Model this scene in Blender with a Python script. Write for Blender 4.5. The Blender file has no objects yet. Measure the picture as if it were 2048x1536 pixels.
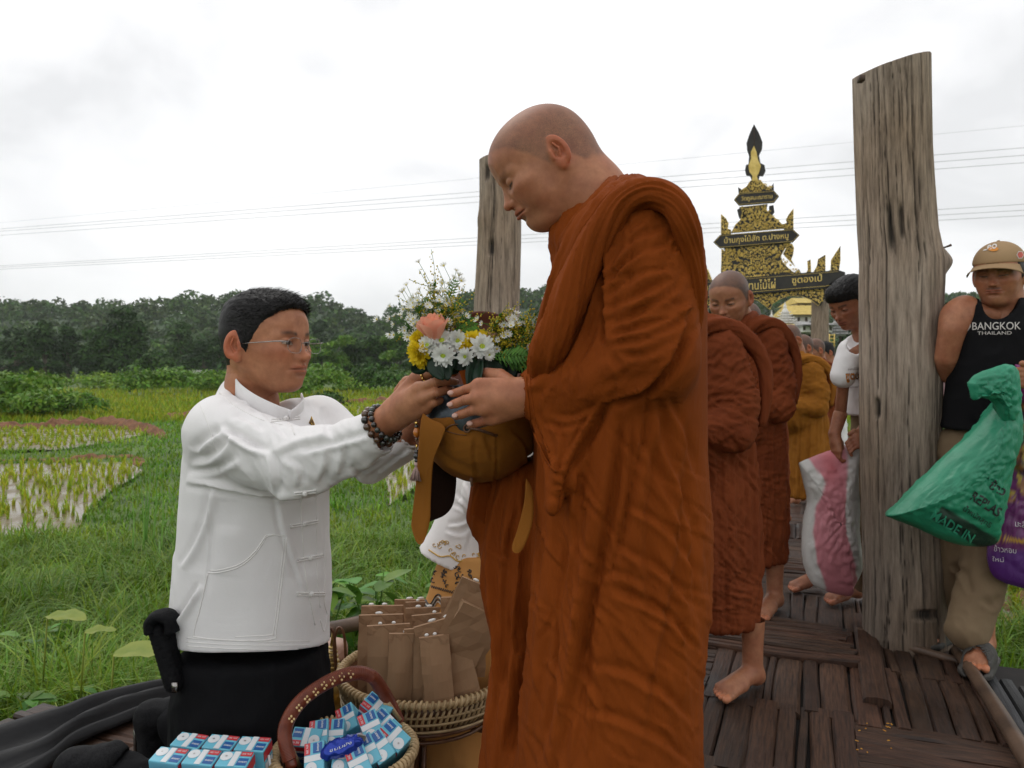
import bpy, math, random
import numpy as np
from mathutils import Vector, Matrix
from mathutils.bvhtree import BVHTree
random.seed(7); np.random.seed(7)
SC = bpy.context.scene
COL = SC.collection
# ---------------------------------------------------------------- camera, sky, sun, exposure
CH = 1.15          # eye height over the deck
F = 1500.0         # focal length in photograph pixels (photo is 2048 wide)
cam = bpy.data.cameras.new("camera"); camo = bpy.data.objects.new("camera", cam); COL.objects.link(camo)
camo.location = (0, 0, CH); camo.rotation_euler = (math.radians(90), 0, 0)
cam.sensor_width = 36; cam.lens = 36 * F / 2048; cam.shift_y = -28 / 2048
cam.clip_start = 0.05; cam.clip_end = 3000
cam.dof.use_dof = True; cam.dof.focus_distance = 1.6; cam.dof.aperture_fstop = 9
SC.camera = camo
SC.view_settings.view_transform = 'Standard'; SC.view_settings.look = 'None'
SC.view_settings.exposure = 0.0; SC.view_settings.gamma = 1.0
SC.cycles.use_denoising = True
SC.cycles.max_bounces = 6; SC.cycles.diffuse_bounces = 3; SC.cycles.transparent_max_bounces = 12
SC.cycles.volume_bounces = 2
W = bpy.data.worlds.new("World"); SC.world = W; W.use_nodes = True
_n = W.node_tree.nodes; _l = W.node_tree.links
for q in list(_n): _n.remove(q)
_out = _n.new('ShaderNodeOutputWorld'); _bg = _n.new('ShaderNodeBackground'); _bg.inputs[1].default_value = 1.0
_sky = _n.new('ShaderNodeTexSky'); _sky.sky_type = 'NISHITA'; _sky.sun_disc = False
_sky.sun_elevation = math.radians(52); _sky.sun_rotation = math.radians(-35)
_bs = _n.new('ShaderNodeVectorMath'); _bs.operation = 'SCALE'; _bs.inputs['Scale'].default_value = 0.06
_l.new(_sky.outputs[0], _bs.inputs[0])
_tc = _n.new('ShaderNodeTexCoord'); _mp = _n.new('ShaderNodeMapping'); _mp.inputs['Scale'].default_value = (1.3, 1.3, 2.6)
_nz = _n.new('ShaderNodeTexNoise'); _nz.inputs['Scale'].default_value = 1.9; _nz.inputs['Detail'].default_value = 5; _nz.inputs['Roughness'].default_value = .5
_nz.inputs['Distortion'].default_value = .5
_rp = _n.new('ShaderNodeValToRGB'); _rp.color_ramp.elements[0].position = .36; _rp.color_ramp.elements[1].position = .60
_rp.color_ramp.elements[0].color = (.92, .925, .94, 1); _rp.color_ramp.elements[1].color = (1.28, 1.28, 1.29, 1)
_l.new(_tc.outputs['Generated'], _mp.inputs[0]); _l.new(_mp.outputs[0], _nz.inputs['Vector']); _l.new(_nz.outputs['Fac'], _rp.inputs[0])
_mx = _n.new('ShaderNodeMix'); _mx.data_type = 'RGBA'; _mx.inputs[0].default_value = .94
_l.new(_bs.outputs[0], _mx.inputs[6]); _l.new(_rp.outputs[0], _mx.inputs[7]); _l.new(_mx.outputs[2], _bg.inputs[0]); _l.new(_bg.outputs[0], _out.inputs[0])
sun = bpy.data.lights.new("sun", 'SUN'); sun.energy = 0.8; sun.angle = math.radians(35); sun.color = (1, .97, .92)
suno = bpy.data.objects.new("sun", sun); COL.objects.link(suno)
suno.rotation_euler = Vector((.30, -.42, -.86)).to_track_quat('-Z', 'Y').to_euler()
suno.location = (0, -3, 8)

# ---------------------------------------------------------------- helpers
def P(u, v, Y):
    return np.array([(u - 1024) / F * Y, Y, CH - (v - 740) / F * Y])
def ground(u, v, z=0.0):
    Y = F * (CH - z) / (v - 740.0); return P(u, v, Y)
def setp(o, label=None, cat=None, group=None, kind=None):
    if label: o['label'] = label
    if cat: o['category'] = cat
    if group: o['group'] = group
    if kind: o['kind'] = kind
    return o
def empty(name, loc, label, cat, group=None, rz=0):
    o = bpy.data.objects.new(name, None); COL.objects.link(o); o.location = loc; o.rotation_euler = (0, 0, rz)
    o.empty_display_size = .1
    return setp(o, label, cat, group)
def link(o, parent=None, keep=True):
    COL.objects.link(o)
    if parent is not None:
        o.parent = parent
        if keep: o.matrix_parent_inverse = parent_mat(parent).inverted()
    return o
def parent_mat(p):
    m = p.matrix_basis.copy()
    while p.parent is not None:
        m = p.parent.matrix_basis @ (p.matrix_parent_inverse @ m) if False else p.parent.matrix_basis @ p.matrix_parent_inverse @ m
        p = p.parent
    return m
def mesh(name, V, Fc, m, parent=None, smooth=True, col=None, uv=None, keep=True):
    V = np.asarray(V, dtype=np.float32).reshape(-1, 3)
    me = bpy.data.meshes.new(name)
    if isinstance(Fc, np.ndarray):
        n, k = Fc.shape
        me.vertices.add(len(V)); me.vertices.foreach_set('co', V.ravel())
        me.loops.add(n * k); me.loops.foreach_set('vertex_index', Fc.astype(np.int32).ravel())
        me.polygons.add(n); me.polygons.foreach_set('loop_start', np.arange(0, n * k, k, dtype=np.int32))
        me.polygons.foreach_set('loop_total', np.full(n, k, dtype=np.int32))
        me.update(calc_edges=True)
    else:
        me.from_pydata([tuple(map(float, v)) for v in V], [], Fc); me.update()
    if smooth: me.polygons.foreach_set('use_smooth', np.ones(len(me.polygons), dtype=bool))
    if col is None: col = np.ones(3)
    if True:
        ca = me.color_attributes.new('Col', 'FLOAT_COLOR', 'POINT')
        c4 = np.ones((len(V), 4), dtype=np.float32); col = np.asarray(col); c4[:, :(col.shape[1] if col.ndim > 1 else 3)] = col; ca.data.foreach_set('color', c4.ravel())
    me.materials.append(m)
    o = bpy.data.objects.new(name, me); link(o, parent, keep)
    return o
class MB:
    """collects shapes into one mesh"""
    def __init__(s): s.v = []; s.f = []; s.c = []; s.n = 0
    def add(s, V, Fc, c=None):
        V = np.asarray(V, dtype=float).reshape(-1, 3)
        s.v.append(V); s.f += [tuple(i + s.n for i in f) for f in Fc]; s.n += len(V)
        s.c.append(np.tile(np.asarray(c if c is not None else (1, 1, 1), dtype=float), (len(V), 1)) if np.ndim(c) < 2 else np.asarray(c))
        return s
    def box(s, c, d, R=None, col=None, taper=1.0):
        c = np.array(c, float); d = np.array(d, float) / 2
        q = np.array([[x, y, z] for z in (-1, 1) for y in (-1, 1) for x in (-1, 1)], float)
        q[4:, :2] *= taper
        q = q * d
        if R is not None: q = q @ np.array(R).T
        return s.add(q + c, [(0, 2, 3, 1), (4, 5, 7, 6), (0, 1, 5, 4), (2, 6, 7, 3), (0, 4, 6, 2), (1, 3, 7, 5)], col)
    def tube(s, pts, r, n=8, col=None, caps=True, flat=None, up=None):
        V, Fc = tube_vf(pts, r, n, caps, flat, up); return s.add(V, Fc, col)
    def sph(s, c, r, n=8, col=None, sc=(1, 1, 1), R=None):
        V, Fc = sphere_vf(n); V = V * r * np.array(sc)
        if R is not None: V = V @ np.array(R).T
        return s.add(V + np.array(c), Fc, col)
    def build(s, name, m, parent=None, smooth=True, keep=True):
        V = np.concatenate(s.v); C = np.concatenate(s.c)
        return mesh(name, V, s.f, m, parent, smooth, C, keep=keep)
def tube_vf(pts, r, n=8, caps=True, flat=None, up=None):
    pts = np.asarray(pts, float); m = len(pts); r = np.broadcast_to(np.asarray(r, float), (m,))
    T = np.gradient(pts, axis=0); T /= np.linalg.norm(T, axis=1)[:, None] + 1e-9
    if up is None:
        up = np.array([0, 0, 1.]) if abs(T[0][2]) < .9 else np.array([0, 1., 0])
    V = []; N = np.cross(T[0], up); N /= np.linalg.norm(N) + 1e-9
    a = np.arange(n) / n * 2 * np.pi
    fl = 1.0 if flat is None else flat
    for i in range(m):
        N = N - T[i] * N.dot(T[i]); N /= np.linalg.norm(N) + 1e-9
        B = np.cross(T[i], N)
        V.append(pts[i] + r[i] * (np.cos(a)[:, None] * N + fl * np.sin(a)[:, None] * B))
    V = np.concatenate(V); Fc = []
    for i in range(m - 1):
        for j in range(n):
            k = (j + 1) % n; Fc.append((i * n + j, i * n + k, (i + 1) * n + k, (i + 1) * n + j))
    if caps:
        Fc.append(tuple(range(n - 1, -1, -1))); Fc.append(tuple((m - 1) * n + j for j in range(n)))
    return V, Fc
_SPH = {}
def sphere_vf(n=8):
    if n in _SPH: return _SPH[n][0].copy(), _SPH[n][1]
    V = [(0, 0, 1)]; m = max(3, n // 2 + 1)
    for i in range(1, m):
        t = math.pi * i / m
        for j in range(n):
            p = 2 * math.pi * j / n; V.append((math.sin(t) * math.cos(p), math.sin(t) * math.sin(p), math.cos(t)))
    V.append((0, 0, -1)); Fc = []
    for j in range(n): Fc.append((0, 1 + j, 1 + (j + 1) % n))
    for i in range(m - 2):
        for j in range(n):
            a = 1 + i * n + j; b = 1 + i * n + (j + 1) % n; Fc.append((a, a + n, b + n, b))
    e = len(V) - 1
    for j in range(n): Fc.append((e, e - n + (j + 1) % n, e - n + j))
    _SPH[n] = (np.array(V, float), Fc); return _SPH[n][0].copy(), Fc
def smoothpts(pts, k=6):
    """Catmull-Rom through points"""
    p = np.asarray(pts, float); p = np.vstack([2 * p[0] - p[1], p, 2 * p[-1] - p[-2]]); out = []
    for i in range(1, len(p) - 2):
        for t in np.arange(k) / k:
            a, b, c, d = p[i - 1], p[i], p[i + 1], p[i + 2]
            out.append(.5 * (2 * b + (c - a) * t + (2 * a - 5 * b + 4 * c - d) * t * t + (3 * b - a - 3 * c + d) * t ** 3))
    out.append(p[-2]); return np.array(out)
def rotz(a): c, s = math.cos(a), math.sin(a); return np.array([[c, -s, 0], [s, c, 0], [0, 0, 1.]])
def roty(a): c, s = math.cos(a), math.sin(a); return np.array([[c, 0, s], [0, 1, 0], [-s, 0, c]])
def rotx(a): c, s = math.cos(a), math.sin(a); return np.array([[1, 0, 0], [0, c, -s], [0, s, c]])
# --- noise
_rs = np.random.RandomState(3); _perm = np.concatenate([_rs.permutation(256)] * 2)
_g = _rs.normal(size=(256, 3)); _g /= np.linalg.norm(_g, axis=1)[:, None]
def noise(p):
    p = np.asarray(p, float); i = np.floor(p).astype(int); f = p - i; i &= 255; u = f * f * f * (f * (f * 6 - 15) + 10)
    def g(dx, dy, dz):
        h = _perm[_perm[_perm[(i[:, 0] + dx) & 255] + ((i[:, 1] + dy) & 255)] + ((i[:, 2] + dz) & 255)]
        q = _g[h]; return q[:, 0] * (f[:, 0] - dx) + q[:, 1] * (f[:, 1] - dy) + q[:, 2] * (f[:, 2] - dz)
    L = lambda a, b, t: a + (b - a) * t
    x0 = L(L(g(0, 0, 0), g(1, 0, 0), u[:, 0]), L(g(0, 1, 0), g(1, 1, 0), u[:, 0]), u[:, 1])
    x1 = L(L(g(0, 0, 1), g(1, 0, 1), u[:, 0]), L(g(0, 1, 1), g(1, 1, 1), u[:, 0]), u[:, 1])
    return L(x0, x1, u[:, 2]) * 1.5
def fbm(p, o=3):
    s = 0; a = 1
    for k in range(o): s = s + a * noise(p * 2 ** k + 7.3 * k); a *= .5
    return s
# --- signed-distance modelling
class SDF:
    def __init__(s, lo, hi, h):
        s.lo = np.array(lo, float); s.h = h; s.n = np.ceil((np.array(hi) - s.lo) / h).astype(int) + 1
        s.D = np.full(s.n, 1.0, dtype=np.float32)
        s.ax = [(s.lo[i] + np.arange(s.n[i]) * h).astype(np.float32) for i in range(3)]
    def _blk(s, lo, hi, m):
        a = np.clip(np.floor((np.array(lo) - m - s.lo) / s.h).astype(int), 0, s.n - 1)
        b = np.clip(np.ceil((np.array(hi) + m - s.lo) / s.h).astype(int) + 1, 1, s.n)
        sl = tuple(slice(a[i], b[i]) for i in range(3))
        if any(b[i] - a[i] < 1 for i in range(3)): return None
        X = s.ax[0][sl[0]][:, None, None]; Y = s.ax[1][sl[1]][None, :, None]; Z = s.ax[2][sl[2]][None, None, :]
        return sl, X, Y, Z
    def op(s, f, lo, hi, k=0., mode='u'):
        b = s._blk(lo, hi, k + 2.5 * s.h)
        if b is None: return s
        sl, X, Y, Z = b; d = f(X, Y, Z).astype(np.float32); A = s.D[sl]
        if mode == 'u':
            if k > 0:
                t = np.clip(k - np.abs(A - d), 0, None); s.D[sl] = np.minimum(A, d) - t * t / (4 * k)
            else: s.D[sl] = np.minimum(A, d)
        else:
            d = -d
            if k > 0:
                t = np.clip(k - np.abs(A - d), 0, None); s.D[sl] = np.maximum(A, d) + t * t / (4 * k)
            else: s.D[sl] = np.maximum(A, d)
        return s
    def ell(s, c, r, k=0., R=None, mode='u'):
        c = np.array(c, float); r = np.array(r, float); m = r.max() if R is not None else r
        def f(X, Y, Z):
            x, y, z = X - c[0], Y - c[1], Z - c[2]
            if R is not None:
                M = np.array(R).T
                x, y, z = (M[i, 0] * x + M[i, 1] * y + M[i, 2] * z for i in range(3))
            a, b, e = x / r[0], y / r[1], z / r[2]; k0 = np.sqrt(a * a + b * b + e * e) + 1e-6
            k1 = np.sqrt((a / r[0]) ** 2 + (b / r[1]) ** 2 + (e / r[2]) ** 2) + 1e-6
            return k0 * (k0 - 1) / k1
        return s.op(f, c - m, c + m, k, mode)
    def cap(s, a, b, ra, rb=None, k=0., mode='u'):
        a = np.array(a, float); b = np.array(b, float); rb = ra if rb is None else rb; d = b - a; L = d.dot(d) + 1e-9
        def f(X, Y, Z):
            t = np.clip(((X - a[0]) * d[0] + (Y - a[1]) * d[1] + (Z - a[2]) * d[2]) / L, 0, 1)
            return np.sqrt((X - a[0] - t * d[0]) ** 2 + (Y - a[1] - t * d[1]) ** 2 + (Z - a[2] - t * d[2]) ** 2) - (ra + (rb - ra) * t)
        m = max(ra, rb); return s.op(f, np.minimum(a, b) - m, np.maximum(a, b) + m, k, mode)
    def chain(s, pts, rad, k=0., mode='u'):
        """tube through points, united with itself sharply and with the rest by k"""
        pts = np.asarray(pts, float); rad = np.broadcast_to(np.asarray(rad, float), (len(pts),))
        m = rad.max()
        def f(X, Y, Z):
            D = None
            for i in range(len(pts) - 1):
                a, b = pts[i], pts[i + 1]; d = b - a; L = d.dot(d) + 1e-9
                t = np.clip(((X - a[0]) * d[0] + (Y - a[1]) * d[1] + (Z - a[2]) * d[2]) / L, 0, 1)
                q = np.sqrt((X - a[0] - t * d[0]) ** 2 + (Y - a[1] - t * d[1]) ** 2 + (Z - a[2] - t * d[2]) ** 2) - (rad[i] + (rad[i + 1] - rad[i]) * t)
                D = q if D is None else np.minimum(D, q)
            return D
        return s.op(f, pts.min(0) - m, pts.max(0) + m, k, mode)
    def loft(s, lv, k=0., mode='u', p=2.0, cap=True):
        """levels (z, cx, cy, rx, ry)"""
        lv = np.array(sorted(lv), float)
        def f(X, Y, Z):
            z = Z.ravel(); g = [np.interp(z, lv[:, 0], lv[:, i])[None, None, :] for i in range(1, 5)]
            q = ((np.abs(X - g[0]) / g[2]) ** p + (np.abs(Y - g[1]) / g[3]) ** p) ** (1 / p)
            d = (q - 1) * np.minimum(g[2], g[3])
            return np.maximum(d, np.abs(Z - (lv[0, 0] + lv[-1, 0]) / 2) - (lv[-1, 0] - lv[0, 0]) / 2)
        m = np.array([(lv[:, 1] - lv[:, 3]).min(), (lv[:, 2] - lv[:, 4]).min(), lv[0, 0]]); M = np.array([(lv[:, 1] + lv[:, 3]).max(), (lv[:, 2] + lv[:, 4]).max(), lv[-1, 0]])
        return s.op(f, m, M, k, mode)
    def box(s, c, d, r=0., k=0., R=None, mode='u'):
        c = np.array(c, float); d = np.array(d, float) / 2
        def f(X, Y, Z):
            x, y, z = X - c[0], Y - c[1], Z - c[2]
            if R is not None:
                M = np.array(R).T; x, y, z = (M[i, 0] * x + M[i, 1] * y + M[i, 2] * z for i in range(3))
            a, b, e = np.abs(x) - d[0] + r, np.abs(y) - d[1] + r, np.abs(z) - d[2] + r
            return np.sqrt(np.maximum(a, 0) ** 2 + np.maximum(b, 0) ** 2 + np.maximum(e, 0) ** 2) + np.minimum(np.maximum(np.maximum(a, b), e), 0) - r
        m = np.linalg.norm(d) if R is not None else d
        return s.op(f, c - m, c + m, k, mode)
    def mesh(s, smooth=1):
        D = s.D; S = D < 0; n = D.shape
        c = np.zeros(tuple(k - 1 for k in n), dtype=np.int8)
        for i in (0, 1):
            for j in (0, 1):
                for k in (0, 1): c += S[i:n[0] - 1 + i, j:n[1] - 1 + j, k:n[2] - 1 + k]
        act = (c > 0) & (c < 8); I = np.argwhere(act); idx = np.full(act.shape, -1, dtype=np.int64); idx[act] = np.arange(len(I))
        acc = np.zeros((len(I), 3)); cnt = np.zeros(len(I))
        cor = [(i, j, k) for i in (0, 1) for j in (0, 1) for k in (0, 1)]
        dv = {q: D[I[:, 0] + q[0], I[:, 1] + q[1], I[:, 2] + q[2]].astype(float) for q in cor}
        for q in cor:
            for a in range(3):
                if q[a] == 0:
                    w = list(q); w[a] = 1; w = tuple(w); d0, d1 = dv[q], dv[w]; m = (d0 < 0) != (d1 < 0)
                    t = np.where(m, d0 / np.where(m, d0 - d1, 1), 0); pt = np.tile(np.array(q, float), (len(I), 1)); pt[:, a] += t
                    acc += pt * m[:, None]; cnt += m
        V = (I + acc / cnt[:, None]) * s.h + s.lo; Fs = []
        for a in range(3):
            b, e = (a + 1) % 3, (a + 2) % 3
            sl0 = [slice(1, n[i] - 1) for i in range(3)]; sl0[a] = slice(0, n[a] - 1); sl1 = list(sl0); sl1[a] = slice(1, n[a])
            A = S[tuple(sl0)]; B = S[tuple(sl1)]; ch = np.argwhere(A != B); off = np.array([s_.start for s_ in sl0]); g = ch + off; ins = A[tuple(ch.T)]
            def cell(db, de):
                q = g.copy(); q[:, b] += db; q[:, e] += de; return idx[q[:, 0], q[:, 1], q[:, 2]]
            Q = np.stack([cell(-1, -1), cell(0, -1), cell(0, 0), cell(-1, 0)], 1)
            Q[~ins] = Q[~ins][:, ::-1]; Fs.append(Q)
        Fq = np.concatenate(Fs); Fq = Fq[(Fq >= 0).all(1)]
        for _ in range(smooth): V = lap(V, Fq, .5)
        return V, Fq
def lap(V, Fq, a=.5):
    acc = np.zeros_like(V); cnt = np.zeros(len(V))
    for i in range(4):
        j = (i + 1) % 4
        for k in range(3):
            acc[:, k] += np.bincount(Fq[:, i], V[Fq[:, j], k], len(V)) + np.bincount(Fq[:, j], V[Fq[:, i], k], len(V))
        cnt += np.bincount(Fq[:, i], minlength=len(V)) + np.bincount(Fq[:, j], minlength=len(V))
    return V + a * (acc / np.maximum(cnt, 1)[:, None] - V)
def normals(V, Fq):
    n = np.cross(V[Fq[:, 2]] - V[Fq[:, 0]], V[Fq[:, 3]] - V[Fq[:, 1]]); N = np.zeros_like(V)
    for i in range(4):
        for k in range(3): N[:, k] += np.bincount(Fq[:, i], n[:, k], len(V))
    return N / (np.linalg.norm(N, axis=1)[:, None] + 1e-12)
def px(V):
    Y = np.maximum(V[:, 1], .05); return np.stack([1024 + F * V[:, 0] / Y, 740 + F * (CH - V[:, 2]) / Y], 1)
def stroke(uv, pts, w, kind='fold'):
    """profile of a cloth fold running along a polyline drawn in side view"""
    pts = smoothpts(pts, 4) if len(pts) > 2 else np.array(pts, float)
    lo = pts.min(0) - 3 * w; hi = pts.max(0) + 3 * w; m = np.where(((uv > lo) & (uv < hi)).all(1))[0]; out = np.zeros(len(uv))
    if not len(m): return out
    q = uv[m]; best = np.full(len(m), 1e9); sg = np.zeros(len(m)); tt = np.zeros(len(m)); L = np.linalg.norm(np.diff(pts, axis=0), axis=1); cum = np.concatenate([[0], np.cumsum(L)])
    for i in range(len(pts) - 1):
        a = pts[i]; d = pts[i + 1] - a; l2 = d.dot(d) + 1e-9; t = np.clip(((q - a) @ d) / l2, 0, 1); r = q - a - t[:, None] * d; dd = np.linalg.norm(r, axis=1)
        b = dd < best; best[b] = dd[b]; sg[b] = np.sign(d[0] * r[b, 1] - d[1] * r[b, 0]); tt[b] = (cum[i] + t[b] * L[i]) / cum[-1]
    s = best * sg / w; tp = np.clip(np.minimum(tt, 1 - tt) * 5, 0, 1) ** .6
    if kind == 'fold': g = s * np.exp(-s * s) * 1.6 - .55 * np.exp(-s * s * 3)
    elif kind == 'ridge': g = np.exp(-s * s)
    else: g = -np.exp(-s * s)
    out[m] = g * tp; return out
# --- materials
def nt(name):
    m = bpy.data.materials.new(name); m.use_nodes = True; t = m.node_tree; b = t.nodes['Principled BSDF']; return m, t, b
def N(t, ty, **kw):
    n = t.nodes.new('ShaderNode' + ty)
    for k, v in kw.items():
        if k.startswith('_'): setattr(n, k[1:], v)
        else: n.inputs[k.replace('9', ' ')].default_value = v
    return n
def texco(t, scale=(1, 1, 1), rot=(0, 0, 0), kind='Object'):
    c = N(t, 'TexCoord'); m = N(t, 'Mapping'); m.inputs['Scale'].default_value = scale; m.inputs['Rotation'].default_value = rot
    t.links.new(c.outputs[kind], m.inputs[0]); return m.outputs[0]
def mat(name, c1, c2=None, rough=.6, ns=20., stretch=(1, 1, 1), rot=(0, 0, 0), bump=0., bs=None, bstretch=None, metal=0., vcol=False, sss=0., sheen=0., trans=0., detail=5, coat=0., spec=.5, lo=.35, hi=.65, contrast=None, bdist=.002):
    m, t, b = nt(name); L = t.links
    b.inputs['Roughness'].default_value = rough; b.inputs['Metallic'].default_value = metal
    b.inputs['Specular IOR Level'].default_value = spec
    if sss: b.inputs['Subsurface Weight'].default_value = sss; b.inputs['Subsurface Radius'].default_value = (1, .35, .2); b.inputs['Subsurface Scale'].default_value = .012
    if sheen: b.inputs['Sheen Weight'].default_value = sheen; b.inputs['Sheen Roughness'].default_value = .5
    if trans: b.inputs['Transmission Weight'].default_value = trans
    if coat: b.inputs['Coat Weight'].default_value = coat
    c2 = c2 or c1
    nz = N(t, 'TexNoise', Scale=ns, Detail=detail, Roughness=.6); L.new(texco(t, stretch, rot), nz.inputs['Vector'])
    rp = N(t, 'ValToRGB'); rp.color_ramp.elements[0].position = lo; rp.color_ramp.elements[1].position = hi
    rp.color_ramp.elements[0].color = (*c1, 1); rp.color_ramp.elements[1].color = (*c2, 1); L.new(nz.outputs['Fac'], rp.inputs[0]); out = rp.outputs[0]
    if vcol:
        at = N(t, 'Attribute', _attribute_name='Col'); mx = N(t, 'Mix', _data_type='RGBA', _blend_type='MULTIPLY'); mx.inputs[0].default_value = 1
        L.new(out, mx.inputs[6]); L.new(at.outputs['Color'], mx.inputs[7]); out = mx.outputs[2]
    L.new(out, b.inputs['Base Color'])
    if bump:
        n2 = N(t, 'TexNoise', Scale=bs or ns * 3, Detail=4, Roughness=.6); L.new(texco(t, bstretch or stretch, rot), n2.inputs['Vector'])
        bm = N(t, 'Bump', Strength=bump, Distance=bdist); L.new(n2.outputs['Fac'], bm.inputs['Height']); L.new(bm.outputs[0], b.inputs['Normal'])
    return m
def leafmat(name, c1, c2, rough=.5, ns=3.0, tr=.35):
    m, t, b = nt(name); L = t.links; b.inputs['Roughness'].default_value = rough; b.inputs['Specular IOR Level'].default_value = .2
    nz = N(t, 'TexNoise', Scale=ns, Detail=3); L.new(texco(t), nz.inputs['Vector'])
    rp = N(t, 'ValToRGB'); rp.color_ramp.elements[0].position = .35; rp.color_ramp.elements[1].position = .65
    rp.color_ramp.elements[0].color = (*c1, 1); rp.color_ramp.elements[1].color = (*c2, 1); L.new(nz.outputs['Fac'], rp.inputs[0])
    at = N(t, 'Attribute', _attribute_name='Col'); mx = N(t, 'Mix', _data_type='RGBA', _blend_type='MULTIPLY'); mx.inputs[0].default_value = 1
    L.new(rp.outputs[0], mx.inputs[6]); L.new(at.outputs['Color'], mx.inputs[7]); L.new(mx.outputs[2], b.inputs['Base Color'])
    tl = N(t, 'BsdfTranslucent'); L.new(mx.outputs[2], tl.inputs[0]); ms = N(t, 'MixShader'); ms.inputs[0].default_value = tr
    L.new(b.outputs[0], ms.inputs[1]); L.new(tl.outputs[0], ms.inputs[2]); L.new(ms.outputs[0], t.nodes['Material Output'].inputs[0]); return m
def text_mesh(txt, size=1.0, bold=0., extrude=0.0):
    """verts (x,y), faces of a word in the built-in font, centred"""
    cu = bpy.data.curves.new('t', 'FONT'); cu.body = txt; cu.size = size; cu.offset = bold; cu.align_x = 'CENTER'; cu.align_y = 'CENTER'; cu.resolution_u = 3
    o = bpy.data.objects.new('t', cu); COL.objects.link(o); dg = bpy.context.evaluated_depsgraph_get(); dg.update()
    me = bpy.data.meshes.new_from_object(o.evaluated_get(dg)); V = np.array([v.co[:] for v in me.vertices]).reshape(-1, 3); Fc = [tuple(p.vertices) for p in me.polygons]
    bpy.data.objects.remove(o); bpy.data.curves.remove(cu); bpy.data.meshes.remove(me); return V, Fc
def bvh_of(*objs):
    V = []; Fc = []; n = 0
    for o in objs:
        M = parent_mat(o) if o.parent is None else o.parent.matrix_basis @ o.matrix_parent_inverse @ o.matrix_basis
        me = o.data; v = np.empty(len(me.vertices) * 3, np.float32); me.vertices.foreach_get('co', v); v = v.reshape(-1, 3)
        M = np.array(M); v = v @ M[:3, :3].T + M[:3, 3]; V.append(v); Fc += [tuple(i + n for i in p.vertices) for p in me.polygons]; n += len(v)
    return BVHTree.FromPolygons(np.concatenate(V).tolist(), Fc)
def cast(b, u, v, off=0.002, fallback=None):
    d = Vector(((u - 1024) / F, 1, (740 - v) / F)).normalized(); h = b.ray_cast(Vector((0, 0, CH)), d)
    if h[0] is None: return fallback
    n = h[1]
    if n.dot(d) > 0: n = -n
    return np.array(h[0] + n * off)
def castline(b, pts, off=.002, step=6):
    pts = smoothpts(pts, 5) if len(pts) > 2 else np.array(pts, float); out = []
    L = np.linalg.norm(np.diff(pts, axis=0), axis=1)
    for i in range(len(pts) - 1):
        k = max(1, int(L[i] / step))
        for t in range(k): out.append(pts[i] + (pts[i + 1] - pts[i]) * t / k)
    out.append(pts[-1]); r = [cast(b, q[0], q[1], off) for q in out]; return np.array([q for q in r if q is not None])
def seam(b, pts, r, m, parent, name='seam', off=0.0005, step=6, flat=None, n=6):
    q = castline(b, pts, off, step)
    if len(q) < 2: return None
    V, Fc = tube_vf(q, r, n); return mesh(name, V, Fc, m, parent)
def inpoly(x, y, poly):
    c = np.zeros(len(x), bool); n = len(poly)
    for i in range(n):
        x1, y1 = poly[i]; x2, y2 = poly[(i + 1) % n]
        m = ((y1 > y) != (y2 > y)); c ^= m & (x < (x2 - x1) * (y - y1) / (y2 - y1 + 1e-12) + x1)
    return c
GZ = -0.75
# ================================================================ LAND
rnd = np.random.RandomState(11)
def gp(u, v): q = ground(u, v, GZ); return (q[0], q[1])
POND = {
 'near': [gp(-420, 1090), gp(150, 1062), gp(175, 1020), gp(215, 985), gp(285, 945), gp(255, 926), gp(120, 928), gp(-420, 936)],
 'mid': [gp(-480, 903), gp(120, 900), gp(240, 880), gp(315, 862), gp(200, 858), gp(-480, 862)],
 'far': [gp(640, 838), gp(830, 835), gp(1000, 840), gp(1000, 812), gp(660, 811)],
 'under': [gp(780, 1010), gp(880, 940), gp(1000, 905), gp(1000, 868), gp(830, 880), gp(770, 930)],
 'right': [gp(1990, 1290), gp(2130, 1290), gp(2130, 1180), gp(2010, 1185)],
 'rightfar': [gp(1640, 905), gp(1730, 905), gp(1730, 860), gp(1650, 862)]}
m_ground = mat('grassy_earth', (.045, .085, .018), (.10, .16, .03), .9, ns=.9, bump=.6, bs=9, bdist=.05, detail=8)
# one ground sheet, finer towards the eye
def radial_sheet(name, zf, m, r0=1., r1=2600, nr=90, na=160, a0=-math.pi, a1=math.pi):
    r = np.concatenate([[0], np.geomspace(r0, r1, nr)]); a = np.linspace(a0, a1, na + 1)[:-1] if a1 - a0 > 6.2 else np.linspace(a0, a1, na)
    R, A = np.meshgrid(r, a, indexing='ij'); X = R * np.sin(A); Y = R * np.cos(A); V = np.stack([X.ravel(), Y.ravel(), zf(X.ravel(), Y.ravel())], 1)
    k = len(a); ii, jj = np.meshgrid(np.arange(len(r) - 1), np.arange(k), indexing='ij'); j2 = (jj + 1) % k
    return V, np.stack([ii * k + jj, ii * k + j2, (ii + 1) * k + j2, (ii + 1) * k + jj], -1).reshape(-1, 4)
def gz(x, y):
    r = np.hypot(x, y); z = GZ + .0 * x
    p = np.stack([x * .25, y * .25, 0 * x], 1)
    z = z + .05 * noise(p) * np.clip((60 - r) / 40, 0, 1)
    for k in POND.values():
        k = np.array(k); c = k.mean(0); d = np.hypot(x - c[0], y - c[1]); z = z - .12 * inpoly(x, y, [tuple(q) for q in k])
    return z
V, Fq = radial_sheet('field', gz, m_ground, 1.2, 2600, 150, 220)
setp(mesh('field_ground', V, Fq, m_ground), 'green grassy field with earth showing through beyond the walkway', None, None, 'structure')
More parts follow.
